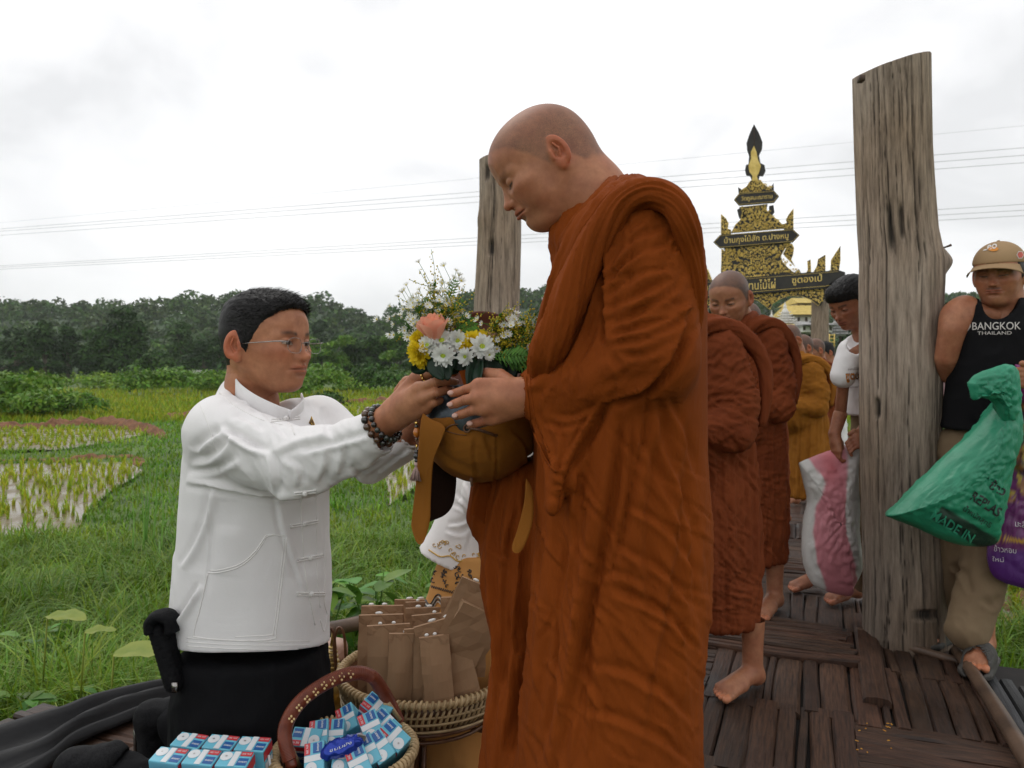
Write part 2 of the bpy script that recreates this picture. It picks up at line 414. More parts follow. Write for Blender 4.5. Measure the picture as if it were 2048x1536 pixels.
# water
m_water, t, b = nt('paddy_water'); b.inputs['Base Color'].default_value = (.17, .13, .075, 1); b.inputs['Roughness'].default_value = .08; b.inputs['IOR'].default_value = 1.33; b.inputs['Specular IOR Level'].default_value = .5
_nn = N(t, 'TexNoise', Scale=2.5, Detail=6); t.links.new(texco(t, (1, .45, 1)), _nn.inputs['Vector']); _bm = N(t, 'Bump', Strength=.12, Distance=.03); t.links.new(_nn.outputs['Fac'], _bm.inputs['Height']); t.links.new(_bm.outputs[0], b.inputs['Normal'])
_r = N(t, 'ValToRGB'); _r.color_ramp.elements[0].position = .45; _r.color_ramp.elements[1].position = .62; _r.color_ramp.elements[0].color = (.14,) * 3 + (1,); _r.color_ramp.elements[1].color = (.48,) * 3 + (1,)
t.links.new(_nn.outputs['Fac'], _r.inputs[0]); t.links.new(_r.outputs[0], b.inputs['Roughness'])
for k, poly in POND.items():
    q = np.array(poly); c = q.mean(0); q = c + (q - c) * 1.02
    V = [(x, y, GZ + .012) for x, y in q]; setp(mesh('paddy_water', V, [tuple(range(len(V)))], m_water, smooth=False), 'flooded rice paddy reflecting the sky', None, None, 'structure')
# red earth banks
m_soil = mat('red_soil', (.12, .052, .024), (.25, .115, .055), .95, ns=6, bump=.9, bs=20, bdist=.03)
def bank(pts, w, h, name='earth_bank', m=m_soil):
    p = smoothpts([(*gp(u, v), GZ) for u, v in pts], 12); n = len(p); V = []; K = 9
    T = np.gradient(p, axis=0); Nn = np.stack([-T[:, 1], T[:, 0], 0 * T[:, 0]], 1); Nn /= np.linalg.norm(Nn, axis=1)[:, None] + 1e-9
    for i in range(n):
        for j in range(K):
            s = j / (K - 1) * 2 - 1; q = p[i] + Nn[i] * s * w * (.35 + .65 * math.sin(math.pi * min(1, max(0, i / (n - 1)))) ** .5); q[2] += h * max(0, 1 - s * s) * math.sin(math.pi * i / (n - 1)) ** .6 - .03; V.append(q)
    V = np.array(V); V[:, 2] += (.7 * noise(V * [2.2, 2.2, 1]) + .6 * noise(V * 5) + .35 * noise(V * 11)) * h * np.tile(1 - np.linspace(-1, 1, K) ** 2, n)
    Fc = [(i * K + j, i * K + j + 1, (i + 1) * K + j + 1, (i + 1) * K + j) for i in range(n - 1) for j in range(K - 1)]
    return setp(mesh(name, V, Fc, m), None, None, None, 'structure')
bank([(-500, 850), (-200, 853), (60, 856), (140, 850), (220, 852), (300, 864), (335, 880)], .34, .26)
bank([(-420, 928), (60, 922), (150, 920), (255, 915), (290, 930)], .22, .10)
bank([(660, 810), (760, 806), (860, 808), (1000, 806)], .5, .3)
bank([(300, 842), (380, 836), (460, 838)], .5, .22)
bank([(1990, 1250), (2040, 1215), (2090, 1160)], .2, .07); bank([(2000, 1300), (2060, 1330), (2140, 1350)], .3, .05)
# hills
m_hill = mat('forest_floor', (.02, .045, .015), (.04, .08, .025), .95, ns=.05)
prof = np.array([(-400, 640), (0, 618), (60, 610), (150, 618), (260, 622), (400, 600), (450, 598), (590, 604), (650, 612), (700, 640), (750, 655), (800, 634), (860, 612), (940, 600), (1100, 585), (1400, 600), (1470, 590), (1560, 580), (1650, 590), (1760, 600), (1880, 596), (1960, 592), (2048, 600), (2400, 610)], float)
def hill_z(x, y):
    Yr = 330.; u = 1024 + F * x / np.maximum(y, 1); vt = np.interp(u, prof[:, 0], prof[:, 1]); top = CH + (740 - vt) / F * Yr - 5.5
    s = np.clip((y - 190) / 140, 0, 1); s = s * s * (3 - 2 * s); back = np.clip((y - 330) / 250, 0, 1)
    return GZ - 1 + (top - GZ + 1) * s * (1 - .35 * back) + 2.2 * noise(np.stack([x * .02, y * .02, 0 * x], 1)) * s
xx = np.linspace(-800, 800, 190); yy = np.linspace(150, 560, 60); XX, YY = np.meshgrid(xx, yy, indexing='ij')
V = np.stack([XX.ravel(), YY.ravel(), hill_z(XX.ravel(), YY.ravel())], 1); ny = len(yy)
Fq = np.array([(i * ny + j, (i + 1) * ny + j, (i + 1) * ny + j + 1, i * ny + j + 1) for i in range(len(xx) - 1) for j in range(ny - 1)])
setp(mesh('hills', V, Fq, m_hill), 'low wooded hills behind the fields', None, None, 'structure')
V2 = V.copy(); V2[:, 1] = 900 + (V[:, 1] - 150) * 2.2; V2[:, 0] *= 3.2; u_ = 1024 + F * V2[:, 0] / V2[:, 1]
V2[:, 2] = GZ - 2 + np.interp(u_, [-500, 700, 880, 1000, 1090, 1250, 1500, 1800, 2600], [40, 45, 80, 108, 122, 105, 75, 60, 40]) * np.clip((V2[:, 1] - 900) / 450, 0, 1) + 9 * noise(V2 * [.012, .012, 0]) * np.clip((V2[:, 1] - 950) / 100, 0, 1)
setp(mesh('far_hill', V2, Fq, m_hill), 'distant hill fading into low cloud', None, None, 'structure')
# ---- foliage clouds
m_leaf = leafmat('tree_leaves', (.020, .062, .010), (.055, .130, .020), .55, ns=.35, tr=.15)
m_leaf_l = leafmat('light_leaves', (.065, .16, .016), (.13, .26, .030), .5, ns=.5, tr=.2)
m_leaf_d = leafmat('dark_tree_leaves', (.010, .034, .006), (.032, .085, .013), .6, ns=.3, tr=.1)
m_trunk = mat('tree_bark', (.10, .08, .06), (.17, .14, .11), .9, ns=4, bump=.5)
def leafcloud(lobes, n, size, r=rnd, flat=.5, drop=0., elong=1.5):
    """quads scattered through the shells of lobes (cx,cy,cz,rx,ry,rz)"""
    L = np.array(lobes, float); w = (L[:, 3] * L[:, 4] * L[:, 5]) ** .66; k = r.choice(len(L), n, p=w / w.sum()); d = r.normal(size=(n, 3)); d /= np.linalg.norm(d, axis=1)[:, None]
    d[:, 2] = np.where(d[:, 2] < -.3, -d[:, 2] * .6, d[:, 2]); rad = r.uniform(.55, 1.04, n) ** .5
    lump = 1 + .16 * noise(d * 2.2 + k[:, None] * 3.1) + .08 * noise(d * 6 + k[:, None])
    c = L[k, :3] + d * L[k, 3:] * (rad * lump)[:, None]; nn = d * .7 + r.normal(size=(n, 3)) * .55; nn[:, 2] += flat; nn /= np.linalg.norm(nn, axis=1)[:, None]
    a = np.cross(nn, r.normal(size=(n, 3))); a /= np.linalg.norm(a, axis=1)[:, None]; b_ = np.cross(nn, a); s = size * r.uniform(.6, 1.4, n)[:, None]
    a[:, 2] -= drop; q = np.stack([c - a * s * elong, c + b_ * s * .8 + a * s * .1, c + a * s * elong, c - b_ * s * .8 + a * s * .1], 1).reshape(-1, 3)
    sh = r.uniform(.7, 1.25, n)[:, None]; tint = np.clip(np.concatenate([sh * r.uniform(.85, 1.3, (n, 1)), sh, sh * r.uniform(.7, 1.1, (n, 1))], 1), 0, 2)
    return q, np.arange(4 * n).reshape(-1, 4), np.repeat(tint, 4, 0)
def tree(u, vbase, vtop, wpx, dist, n, size, m, label, group, seed, name='broadleaf_tree', cat='tree', nl=12, trunk=True, z0=None, low=.15):
    r = np.random.RandomState(seed); b_ = P(u, vbase, dist); z0 = b_[2] if z0 is None else z0; H = (vbase - vtop) / F * dist; Wd = wpx / F * dist / 2
    t = empty(name, (b_[0], b_[1], z0), label, cat, group); lobes = []
    for i in range(nl):
        zz = r.uniform(low, .92); rr = Wd * (1 - .55 * zz ** 2) * .75; a = r.uniform(0, 6.28); q = r.uniform(0, 1) ** .5
        s = Wd * r.uniform(.26, .42); lobes.append((b_[0] + math.cos(a) * rr * q, b_[1] + math.sin(a) * rr * q, z0 + H * zz - s * .25, s, s, min(s * .8, H * .3)))
    lobes.append((b_[0], b_[1], z0 + H * .88, Wd * .32, Wd * .32, H * .12)); lobes.append((b_[0], b_[1], z0 + H * .5, Wd * .6, Wd * .6, H * .35))
    q, fq, c = leafcloud(lobes, n, size, r); mesh('crown', q, fq, m, t, False, c)
    if trunk:
        mb = MB(); mb.tube([(b_[0], b_[1], z0 - .3), (b_[0] + .2, b_[1], z0 + H * .3), (b_[0] - .2, b_[1], z0 + H * .75)], [Wd * .06 + .12, Wd * .045 + .08, .06], 8)
        for L in lobes[:6]: mb.tube([(b_[0], b_[1], z0 + H * .3), (L[0], L[1], L[2])], [Wd * .03 + .05, .04], 5)
        mb.build('trunk', m_trunk, t)
    return t
G = 'trees along the far edge of the fields'
T = [ # u, vbase, vtop, width, dist, n, leaf, mat, label
 (30, 764, 655, 130, 120, 1900, .28, 0, 'dark rounded tree at the left edge of the photo behind the weeds'),
 (88, 762, 640, 95, 112, 2100, .26, 0, 'dark vine covered tree second from the left edge'),
 (135, 762, 650, 80, 118, 1500, .26, 0, 'dark tree between the vine covered tree and the broad tree'),
 (180, 766, 690, 90, 108, 1300, .24, 0, 'low dark bush-like tree left of the broad spreading tree'),
 (245, 768, 612, 165, 112, 4200, .26, 0, 'tallest broad spreading tree with dark layered crown and pale trunk'),
 (318, 768, 700, 110, 106, 1700, .22, 1, 'mid green feathery tree right of the broad spreading tree'),
 (365, 762, 640, 90, 150, 1700, .3, 1, 'pale green rounded tree on the slope left of the kneeling man'),
 (405, 760, 680, 90, 130, 1400, .26, 0, 'dark tree just left of the kneeling man'),
 (450, 762, 668, 90, 122, 1500, .25, 0, 'dark tree behind the head of the kneeling man'),
 (640, 758, 640, 60, 190, 1200, .4, 0, 'grey green tree behind the bamboo right of the kneeling man'),
 (1425, 760, 615, 130, 90, 3000, .24, 0, 'dark tree seen below the gate board at its left'),
 (1500, 764, 672, 90, 80, 1600, .2, 1, 'light green shrubby tree below the temple'),
 (1590, 775, 672, 120, 70, 2200, .18, 1, 'leafy green tree in front of the temple stilts'),
 (1905, 762, 598, 120, 150, 2400, .33, 0, 'hazy green tree right of the big post beside the man with the cap'),
 (1990, 765, 588, 130, 170, 2000, .36, 0, 'hazy tree behind the man with the cap'),
 (1700, 768, 640, 90, 95, 1500, .25, 0, 'dark tree behind the man in the white shirt'),
]
for i, (u, vb, vt, w, d, n, s, k, lab) in enumerate(T):
    tree(u, vb, vt, w, d, int(n*2.2), s*.72, (m_leaf_d, m_leaf)[k], lab, G, 100 + i, low=.12)
# bamboo clumps: the bright mass between the two men
for i, (u, vt, w) in enumerate([(612, 700, 60), (655, 672, 80), (705, 668, 75), (752, 662, 80), (800, 664, 80), (850, 655, 80), (905, 660, 80), (960, 655, 70)]):
    lab = ['low bamboo clump nearest the face of the kneeling man', 'rounded bamboo clump right of the glasses', 'bright plumed bamboo clump in the middle of the gap between the men', 'bamboo clump above the prayer bracelet',
           'bamboo clump left of the flowers', 'bamboo clump behind the pink rose', 'bamboo clump behind the bowl lid', 'bamboo clump beside the left post'][i]
    r = np.random.RandomState(300 + i); d = 118 + r.uniform(-6, 6); b_ = P(u, 759, d); t = empty('bamboo_clump', tuple(b_), lab, 'bamboo', 'bamboo clumps across the field'); H = (759 - vt) / F * d; Wd = w / F * d / 2 * 1.15; lobes = []
    for j in range(16):
        a = r.uniform(0, 6.28); q = r.uniform(0, 1); zz = r.uniform(.15, .95) ** .8; s = r.uniform(.8, 1.5); lobes.append((b_[0] + math.cos(a) * Wd * q, b_[1] + math.sin(a) * Wd * q * .7, b_[2] + H * zz - s * .4, s, s, s * .75))
    q, fq, c = leafcloud(lobes, 4600, .17, r, .2, .35, 2.2); mesh('foliage', q, fq, m_leaf if i % 3 != 1 else m_leaf_l, t, False, c)
    mb = MB()
    for j in range(9):
        a = r.uniform(0, 6.28); L = lobes[j]; mb.tube(smoothpts([(b_[0] + math.cos(a) * .4, b_[1] + math.sin(a) * .4, b_[2]), ((b_[0] + L[0]) / 2, (b_[1] + L[1]) / 2, b_[2] + H * .6), (L[0], L[1], L[2])], 3), [.05] * 7, 5)
    mb.build('cane', m_trunk, t)
# forest on the hills: one mass
r = np.random.RandomState(5); Q = []; Cc = []
n = 3000; x = r.uniform(-430, 430, n); y = r.uniform(185, 420, n); z = hill_z(x, y); keep = np.abs(x / y) < 1.1; x, y, z = x[keep], y[keep], z[keep]
for i in range(len(x)):
    s = r.uniform(2.2, 5.2); hh = r.uniform(.8, 1.25); lob = [(x[i], y[i], z[i] + s * hh, s, s, s * .85 * hh), (x[i] + s * r.uniform(-.6, .6), y[i], z[i] + s * 1.5 * hh, s * .55, s * .55, s * .5)]
    q, fq, c = leafcloud(lob, 95, .62, r, .3); c = c * (r.uniform(.65, 1.25) * np.array([r.uniform(.85, 1.3), 1, r.uniform(.8, 1.1)])); Q.append(q); Cc.append(c)
Q = np.concatenate(Q); setp(mesh('hill_forest', Q, np.arange(len(Q)).reshape(-1, 4), m_leaf, None, False, np.concatenate(Cc)), 'dense forest covering the low hills in the mist', 'forest', None, 'stuff')
# brush band at the foot of the trees
r = np.random.RandomState(8); Q = []; Cc = []
for i in range(520):
    u = r.uniform(-700, 2400); v = r.uniform(760, 784) if u < 1100 else r.uniform(762, 790); g = gp(u, v); s = r.uniform(.7, 1.5) * g[1] / 80
    q, fq, c = leafcloud([(g[0], g[1], GZ + s * .3, s * 1.4, s, s * .8)], 150, .13 * g[1] / 70, r, .3); c = c * r.uniform(.8, 1.5) * np.array([1.15, 1, .8]); Q.append(q); Cc.append(c)
Q = np.concatenate(Q); setp(mesh('brush', Q, np.arange(len(Q)).reshape(-1, 4), m_leaf_l, None, False, np.concatenate(Cc)), 'low tangled brush at the foot of the trees', 'brush', None, 'stuff')
# individual bushes near
def bush(u, v, s, n, size, label, seed, m=None, zs=.8, name='leafy_bush', group=None, el=1.3):
    r = np.random.RandomState(seed); g = gp(u, v); lob = [(g[0] + r.normal() * s * .5, g[1] + r.normal() * s * .4, GZ + s * zs * r.uniform(.3, .75), s * .5, s * .5, s * .4 * zs) for _ in range(8)]
    q, fq, c = leafcloud(lob, n, size, r, .5, .15, el); o = mesh(name, q - np.array([g[0], g[1], GZ]), fq, m or m_leaf_l, None, False, c); o.location = (g[0], g[1], GZ); return setp(o, label, 'bush', group)
bush(20, 832, 2.2, 2600, .09, 'big leafy bush at the left edge beyond the paddies', 1); bush(70, 838, 1.5, 1700, .07, 'broad leaved bush right of the big leafy bush by the red bank', 2)
bush(120, 836, 1.3, 1800, .045, 'grey green tufted reed bush over the paddy bank', 3, el=3.2); bush(655, 822, 1.0, 700, .06, 'dark shrub beside the far paddy behind the kneeling man', 4, m_leaf)
bush(630, 790, 3.2, 2200, .11, 'rounded green bush under the bamboo beside the man with glasses', 5); bush(745, 792, 2.8, 1700, .11, 'dark green bush under the bamboo left of the hands', 6, m_leaf); bush(560, 800, 2.5, 1200, .1, 'green bush hidden behind the neck of the kneeling man', 7)
bush(300, 792, 2.6, 1500, .11, 'bright green shrub in front of the spreading tree', 9); bush(380, 786, 2.6, 1500, .11, 'green shrub left of the white shouldered man', 10)
# ---- rice seedlings in the ponds, grass everywhere
m_grass = leafmat('grass_blades', (.085, .185, .016), (.165, .30, .028), .42, ns=.8, tr=.3)
m_rice = leafmat('rice_blades', (.24, .36, .02), (.36, .46, .035), .45, ns=.5, tr=.3)
def blades(x, y, z, h, w, bend, r, seg=3, col=None):
    n = len(x); a = r.uniform(0, 6.28, n); d = np.stack([np.cos(a), np.sin(a), 0 * a], 1); s = np.stack([-np.sin(a), np.cos(a), 0 * a], 1); base = np.stack([x, y, z], 1); V = []
    for k in range(seg + 1):
        t = k / seg; c = base + d * (bend * h * t * t)[:, None]; c[:, 2] += h * t * (1 - .45 * bend * t * t); ww = (w * (1 - t ** 1.6) + .0003)[:, None]
        V += [c - s * ww, c + s * ww]
    V = np.stack(V, 1); k2 = 2 * (seg + 1); Fq = []
    for k in range(seg): Fq.append(np.arange(n)[:, None] * k2 + np.array([2 * k, 2 * k + 1, 2 * k + 3, 2 * k + 2])[None])
    sh = r.uniform(.65, 1.3, (n, 1)); c = sh * np.concatenate([r.uniform(.8, 1.45, (n, 1)), np.ones((n, 1)), r.uniform(.6, 1.2, (n, 1))], 1) if col is None else col
    return V.reshape(-1, 3), np.concatenate(Fq), np.repeat(c, k2, 0)
def in_any(x, y):
    m = np.zeros(len(x), bool)
    for p_ in POND.values(): m |= inpoly(x, y, p_)
    return m
def deckmask(x, y): return (x > -2.1 + .4 * y - .04 - .7 * np.clip(2.9 - y, 0, 1)) & (x < .84 + .37 * y + .05) & (y < 34)
r = np.random.RandomState(21); n = 165000; dist = 2.0 * (45 / 2.0) ** (r.uniform(0, 1, n) ** .85); ang = r.uniform(-1.12, .92, n); x = ang * dist; y = dist
ok = ~in_any(x, y) & ~deckmask(x, y); u_ = 1024 + F * x / y; ok &= (u_ < 1150) | (u_ > 1600)
x, y, dist = x[ok], y[ok], dist[ok]; pn = noise(np.stack([x * .7, y * .7, 0 * x], 1)); tall = np.clip((9 - dist) / 5, 0, 1)
h = (.10 + .36 * tall * (.7 + .8 * pn)) * r.uniform(.5, 1.5, len(x)) + .002 * dist; w = .0035 * (1 + dist * .16) * r.uniform(.6, 1.6, len(x))
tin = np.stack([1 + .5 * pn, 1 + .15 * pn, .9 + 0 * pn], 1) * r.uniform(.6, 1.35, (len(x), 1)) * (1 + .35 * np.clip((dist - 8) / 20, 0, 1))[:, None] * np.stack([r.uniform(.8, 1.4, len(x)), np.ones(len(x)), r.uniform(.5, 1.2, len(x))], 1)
V, Fq, c = blades(x, y, np.full(len(x), GZ), h, w, r.uniform(.2, 1.1, len(x)), r, 4, tin)
setp(mesh('meadow_grass', V, Fq, m_grass, None, True, c), 'thick wet green grass beside the walkway', 'grass', None, 'stuff')
# bigger blades in the nearest bank, on the left below the cloth
n = 34000; y = 2.5 + 5.5 * r.uniform(0, 1, n) ** 1.25; x = r.uniform(-.8, .05, n) * y; ok = ~deckmask(x, y) & ~in_any(x, y); x, y = x[ok], y[ok]; cl = noise(np.stack([x * 1.5, y * 1.5, 0 * x + 3], 1)); ok = cl > -.25; x, y, cl = x[ok], y[ok], cl[ok]
V, Fq, c = blades(x, y, np.full(len(x), GZ), (np.interp(y, [2.5, 4, 6, 8], [.50, .46, .34, .24]) + .30 * cl) * r.uniform(.5, 1.35, len(x)), .0070 * r.uniform(.5, 1.4, len(x)), r.uniform(.3, 1.2, len(x)), r, 5)
setp(mesh('coarse_grass', V, Fq, m_grass, None, True, c), 'coarse long bladed grass near the deck edge', 'grass', None, 'stuff')
# rice seedlings
X_, Y_ = [], []
for k, poly in POND.items():
    q = np.array(poly); lo, hi = q.min(0), q.max(0); sp = .22 if k in ('near', 'under', 'right', 'rightfar') else .26; gx, gy = np.meshgrid(np.arange(lo[0], hi[0], sp), np.arange(lo[1], hi[1], sp)); gx, gy = gx.ravel(), gy.ravel(); m = inpoly(gx, gy, poly) & (r.uniform(size=len(gx)) < .93)
    gx = gx[m] + r.normal(size=m.sum()) * .06; gy = gy[m] + r.normal(size=m.sum()) * .06; nb = 7 if k in ('near', 'under', 'right', 'rightfar') else 5
    if k == 'right': nb = 50
    for _ in range(nb): X_.append(gx + r.normal(size=len(gx)) * .014); Y_.append(gy + r.normal(size=len(gx)) * .014)
X_ = np.concatenate(X_); Y_ = np.concatenate(Y_); dd = np.hypot(X_, Y_)
V, Fq, c = blades(X_, Y_, np.full(len(X_), GZ), .17 * r.uniform(.7, 1.5, len(X_)), .0036 * (1 + .13 * dd), r.uniform(.15, .7, len(X_)), r, 3)
setp(mesh('rice_seedlings', V, Fq, m_rice, None, True, c), 'yellow green rice seedlings standing in the flooded paddies', 'rice', None, 'stuff')
# bright far rice fields
n = 32000; v = r.uniform(779, 846, n); u = r.uniform(-450, 1150, n); u[:5000] = r.uniform(1600, 2100, 5000); g = ground(u, v, GZ) if False else None
Yv = F * (CH - GZ) / (v - 740); Xv = (u - 1024) / F * Yv; ok = ~in_any(Xv, Yv); Xv, Yv = Xv[ok], Yv[ok]
V, Fq, c = blades(Xv, Yv, np.full(len(Xv), GZ), .22 * r.uniform(.7, 1.3, len(Xv)) * (1 + Yv / 90), .022 * (1 + Yv / 45), r.uniform(.1, .6, len(Xv)), r, 2)
setp(mesh('rice_field', V, Fq, m_rice, None, True, c * .8), 'bright green rice growing in the far fields', 'rice', None, 'stuff')
# broad leaves and leafy weeds
def leaf_vf(c, L, Wd, R, bend=.25, nseg=6, cup=.15):
    V = []; 
    for i in range(nseg + 1):
        t = i / nseg; w = Wd * math.sin(math.pi * min(t * .92 + .06, 1)) ** .7; xx = L * t; zz = -bend * L * t * t + .0
        for s in (-1, -.5, 0, .5, 1): V.append((xx, s * w, zz + cup * abs(s) * w))
    Fc = [(i * 5 + j, (i + 1) * 5 + j, (i + 1) * 5 + j + 1, i * 5 + j + 1) for i in range(nseg) for j in range(4)]
    return np.array(V) @ np.array(R).T + np.array(c), Fc
m_broad = leafmat('broad_leaf', (.07, .18, .022), (.14, .28, .04), .4, ns=6, tr=.25)
def weed(x, y, s, label, seed, name='leafy_weed', nleaf=60, ls=.05, spread=.28, hh=.55, group='leafy weeds below the deck', fat=.32):
    r = np.random.RandomState(seed); mb = MB(); st = MB(); k = 9
    for i in range(k):
        a = r.uniform(0, 6.28); rr = spread * s * r.uniform(.1, 1); H = hh * s * r.uniform(.6, 1.1); p = smoothpts([(x, y, GZ), (x + math.cos(a) * rr * .4, y + math.sin(a) * rr * .4, GZ + H * .6), (x + math.cos(a) * rr, y + math.sin(a) * rr, GZ + H)], 5); st.tube(p, .004, 4)
        for j in range(nleaf // k):
            q = p[r.randint(3, len(p))]; b2 = r.uniform(0, 6.28); R = rotz(b2) @ roty(r.uniform(-.5, .6)); L = ls * s * r.uniform(.6, 1.5); v, f = leaf_vf(q, L * 2, L * 2 * fat, R, r.uniform(.1, .6), 3); mb.add(v, f, np.array([r.uniform(.7, 1.4), 1, r.uniform(.6, 1.1)]) * r.uniform(.6, 1.3))
    o = empty(name, (x, y, GZ), label, 'weed', group); mb.build('leaves', m_broad, o); st.build('stem', m_broad, o); return o
spots = [(-1.02, 3.9, 1.25, 'deep green leafy weed right of the white jacket hem'), (-.78, 4.3, 1.3, 'leafy weed between the jacket and the hanging ochre strap'), (-.62, 3.95, 1.1, 'low leafy weed left of the paper bags'), (-.85, 3.6, .9, 'leafy weed just above the deck edge behind the brass vessel'),
 (-1.2, 4.6, 1.2, 'tall leafy weed behind the waist of the kneeling man'), (-.45, 4.8, 1.1, 'leafy weed behind the seated woman'), (-2.1, 3.5, .8, 'leafy weed on the bank left of the black holster'), (-1.75, 3.0, .75, 'leafy weed beside the black cloth'), (-2.6, 4.1, .8, 'leafy weed at the left among the grass'), (-2.35, 3.1, .6, 'leafy weed at the lower left corner'), (-1.95, 2.75, .6, 'low round leaved weed just above the black cloth'), (-1.55, 2.95, .55, 'low weed between the black cloth and the broad yellow leaf'), (-2.15, 2.62, .5, 'small weed at the far left edge above the black cloth'), (-1.3, 3.25, .7, 'weed touching the black trousers from behind'), (-2.9, 3.7, .8, 'weed clump in the long grass at the left edge'), (-1.15, 3.5, .8, 'bright weed beside the hem of the white jacket')]
for i, (x, y, s, lab) in enumerate(spots): weed(x, y, s, lab, 50 + i, nleaf=110)
def biglf(u, v, Y, L, rz, label, bend=.2):
    p = P(u, v, Y); mb = MB(); V, f = leaf_vf((0, 0, 0), L, L * .42, rotz(rz) @ roty(-.1), bend, 8, .1); V[:, 2] += .012 * noise(V * 30); mb.add(V, f); mb.tube([(0, 0, 0), (-.02, 0, -.3)], .004, 5); o = mb.build('taro_leaf', m_broad2, None); o.location = p; setp(o, label, 'leaf', 'big yellowing leaves in the grass')
m_broad2 = leafmat('yellowing_leaf', (.20, .27, .04), (.30, .34, .06), .45, ns=9, tr=.3)
biglf(228, 1308, 3.0, .21, .35, 'broad pale yellow green leaf left of the black holster'); biglf(95, 1232, 3.4, .17, .0, 'broad yellowing leaf in the grass at the left'); biglf(170, 1264, 3.3, .12, .5, 'darker broad leaf between the two yellowing leaves')
# tall grass stems with white plumes
t = empty('grass_tuft', tuple(P(290, 1080, 4.3)), 'tuft of tall pale grass stalks rising left of the kneeling man', 'grass')
for i, (u, vt, vb, Y) in enumerate([(300, 880, 1080, 4.3), (312, 900, 1080, 4.2), (290, 905, 1090, 4.3), (322, 930, 1100, 4.2), (262, 965, 1100, 4.1), (280, 950, 1100, 4.4)]):
    a = P(u, vt, Y); b_ = P(u - 8 + i * 3, vb, Y); mb = MB(); V, f = tube_vf(smoothpts([b_, (a + b_) / 2 + [.01, 0, 0], a], 6), np.linspace(.006, .0008, 13), 5, flat=.3); mb.add(V, f, (2.2, 1.9, 3)); mb.build('stalk', m_broad, t)
# ---- haze
hz = bpy.data.materials.new('haze'); hz.use_nodes = True; tt = hz.node_tree; tt.nodes.remove(tt.nodes['Principled BSDF']); pv = tt.nodes.new('ShaderNodeVolumePrincipled'); pv.inputs['Density'].default_value = .00024; pv.inputs['Color'].default_value = (.93, .95, .97, 1); pv.inputs['Anisotropy'].default_value = .2
tt.links.new(pv.outputs[0], tt.nodes['Material Output'].inputs['Volume'])
mb = MB(); mb.box((0, 830, 68), (3400, 1800, 144)); setp(mb.build('haze', hz, None, False), 'thin pale mist over the fields and hills', 'haze', None, 'stuff')
# ================================================================ WALKWAY
DV = np.array([.372, .928, 0.]); DN = np.array([.928, -.372, 0.])   # along and across the walkway
O0 = np.array([1.0, 2.6, 0.])
def dk(s, t, z=0.): return O0 + DV * s + DN * t + np.array([0, 0, z])
Rd = np.stack([DN, DV, [0, 0, 1]], 1)   # local x across, y along
def bamboo_mat(name, c1, c2):
    m, t, b = nt(name); L = t.links; b.inputs['Specular IOR Level'].default_value = .38
    n1 = N(t, 'TexNoise', Scale=6, Detail=6, Roughness=.65); L.new(texco(t, (22, 1.2, 6), (0, 0, 0), 'UV'), n1.inputs['Vector'])
    n2 = N(t, 'TexNoise', Scale=2.2, Detail=5); L.new(texco(t, (1, 1, 1)), n2.inputs['Vector'])
    rp = N(t, 'ValToRGB'); e = rp.color_ramp.elements; e[0].position = .36; e[1].position = .66; e[0].color = (*c1, 1); e[1].color = (*c2, 1); L.new(n1.outputs['Fac'], rp.inputs[0])
    r2 = N(t, 'ValToRGB'); e = r2.color_ramp.elements; e[0].position = .3; e[1].position = .72; e[0].color = (.55, .5, .5, 1); e[1].color = (1.5, 1.42, 1.4, 1); L.new(n2.outputs['Fac'], r2.inputs[0])
    mx = N(t, 'Mix', _data_type='RGBA', _blend_type='MULTIPLY'); mx.inputs[0].default_value = 1; L.new(rp.outputs[0], mx.inputs[6]); L.new(r2.outputs[0], mx.inputs[7])
    at = N(t, 'Attribute', _attribute_name='Col'); m2 = N(t, 'Mix', _data_type='RGBA', _blend_type='MULTIPLY'); m2.inputs[0].default_value = 1; L.new(mx.outputs[2], m2.inputs[6]); L.new(at.outputs['Color'], m2.inputs[7])
    L.new(m2.outputs[2], b.inputs['Base Color']); r3 = N(t, 'ValToRGB'); e = r3.color_ramp.elements; e[0].position = .35; e[1].position = .65; e[0].color = (.42,) * 3 + (1,); e[1].color = (.75,) * 3 + (1,); L.new(n2.outputs['Fac'], r3.inputs[0]); L.new(r3.outputs[0], b.inputs['Roughness'])
    n3 = N(t, 'TexNoise', Scale=10, Detail=6, Roughness=.75); L.new(texco(t, (16, .5, 6), (0, 0, 0), 'UV'), n3.inputs['Vector'])
    bm = N(t, 'Bump', Strength=.9, Distance=.003); L.new(n3.outputs['Fac'], bm.inputs['Height']); L.new(bm.outputs[0], b.inputs['Normal']); return m
m_bam = bamboo_mat('split_bamboo', (.016, .0085, .005), (.064, .035, .020))
m_dark = mat('dark_underside', (.008, .006, .005), (.02, .015, .012), .9, ns=8)
edge = [dk(-3, -2.0), dk(-.9, -2.0), dk(-.3, -1.5), dk(0.6, -1.40), dk(40, -1.36), dk(40, .64), dk(-.2, .64), dk(-3, .64)]
edge[0] = np.array([-2.6, 1.0, 0]); edge[1] = np.array([-2.1, 2.0, 0]); edge.insert(2, np.array([-1.25, 2.75, 0])); edge.insert(0, np.array([-2.6, -.6, 0])); edge.append(np.array([1.6, -.6, 0]))
deck = mesh('walkway_deck', [p + [0, 0, -.045] for p in edge], [tuple(range(len(edge)))], m_dark, None, False); setp(deck, 'dark brown walkway of split flattened bamboo', None, None, 'structure')
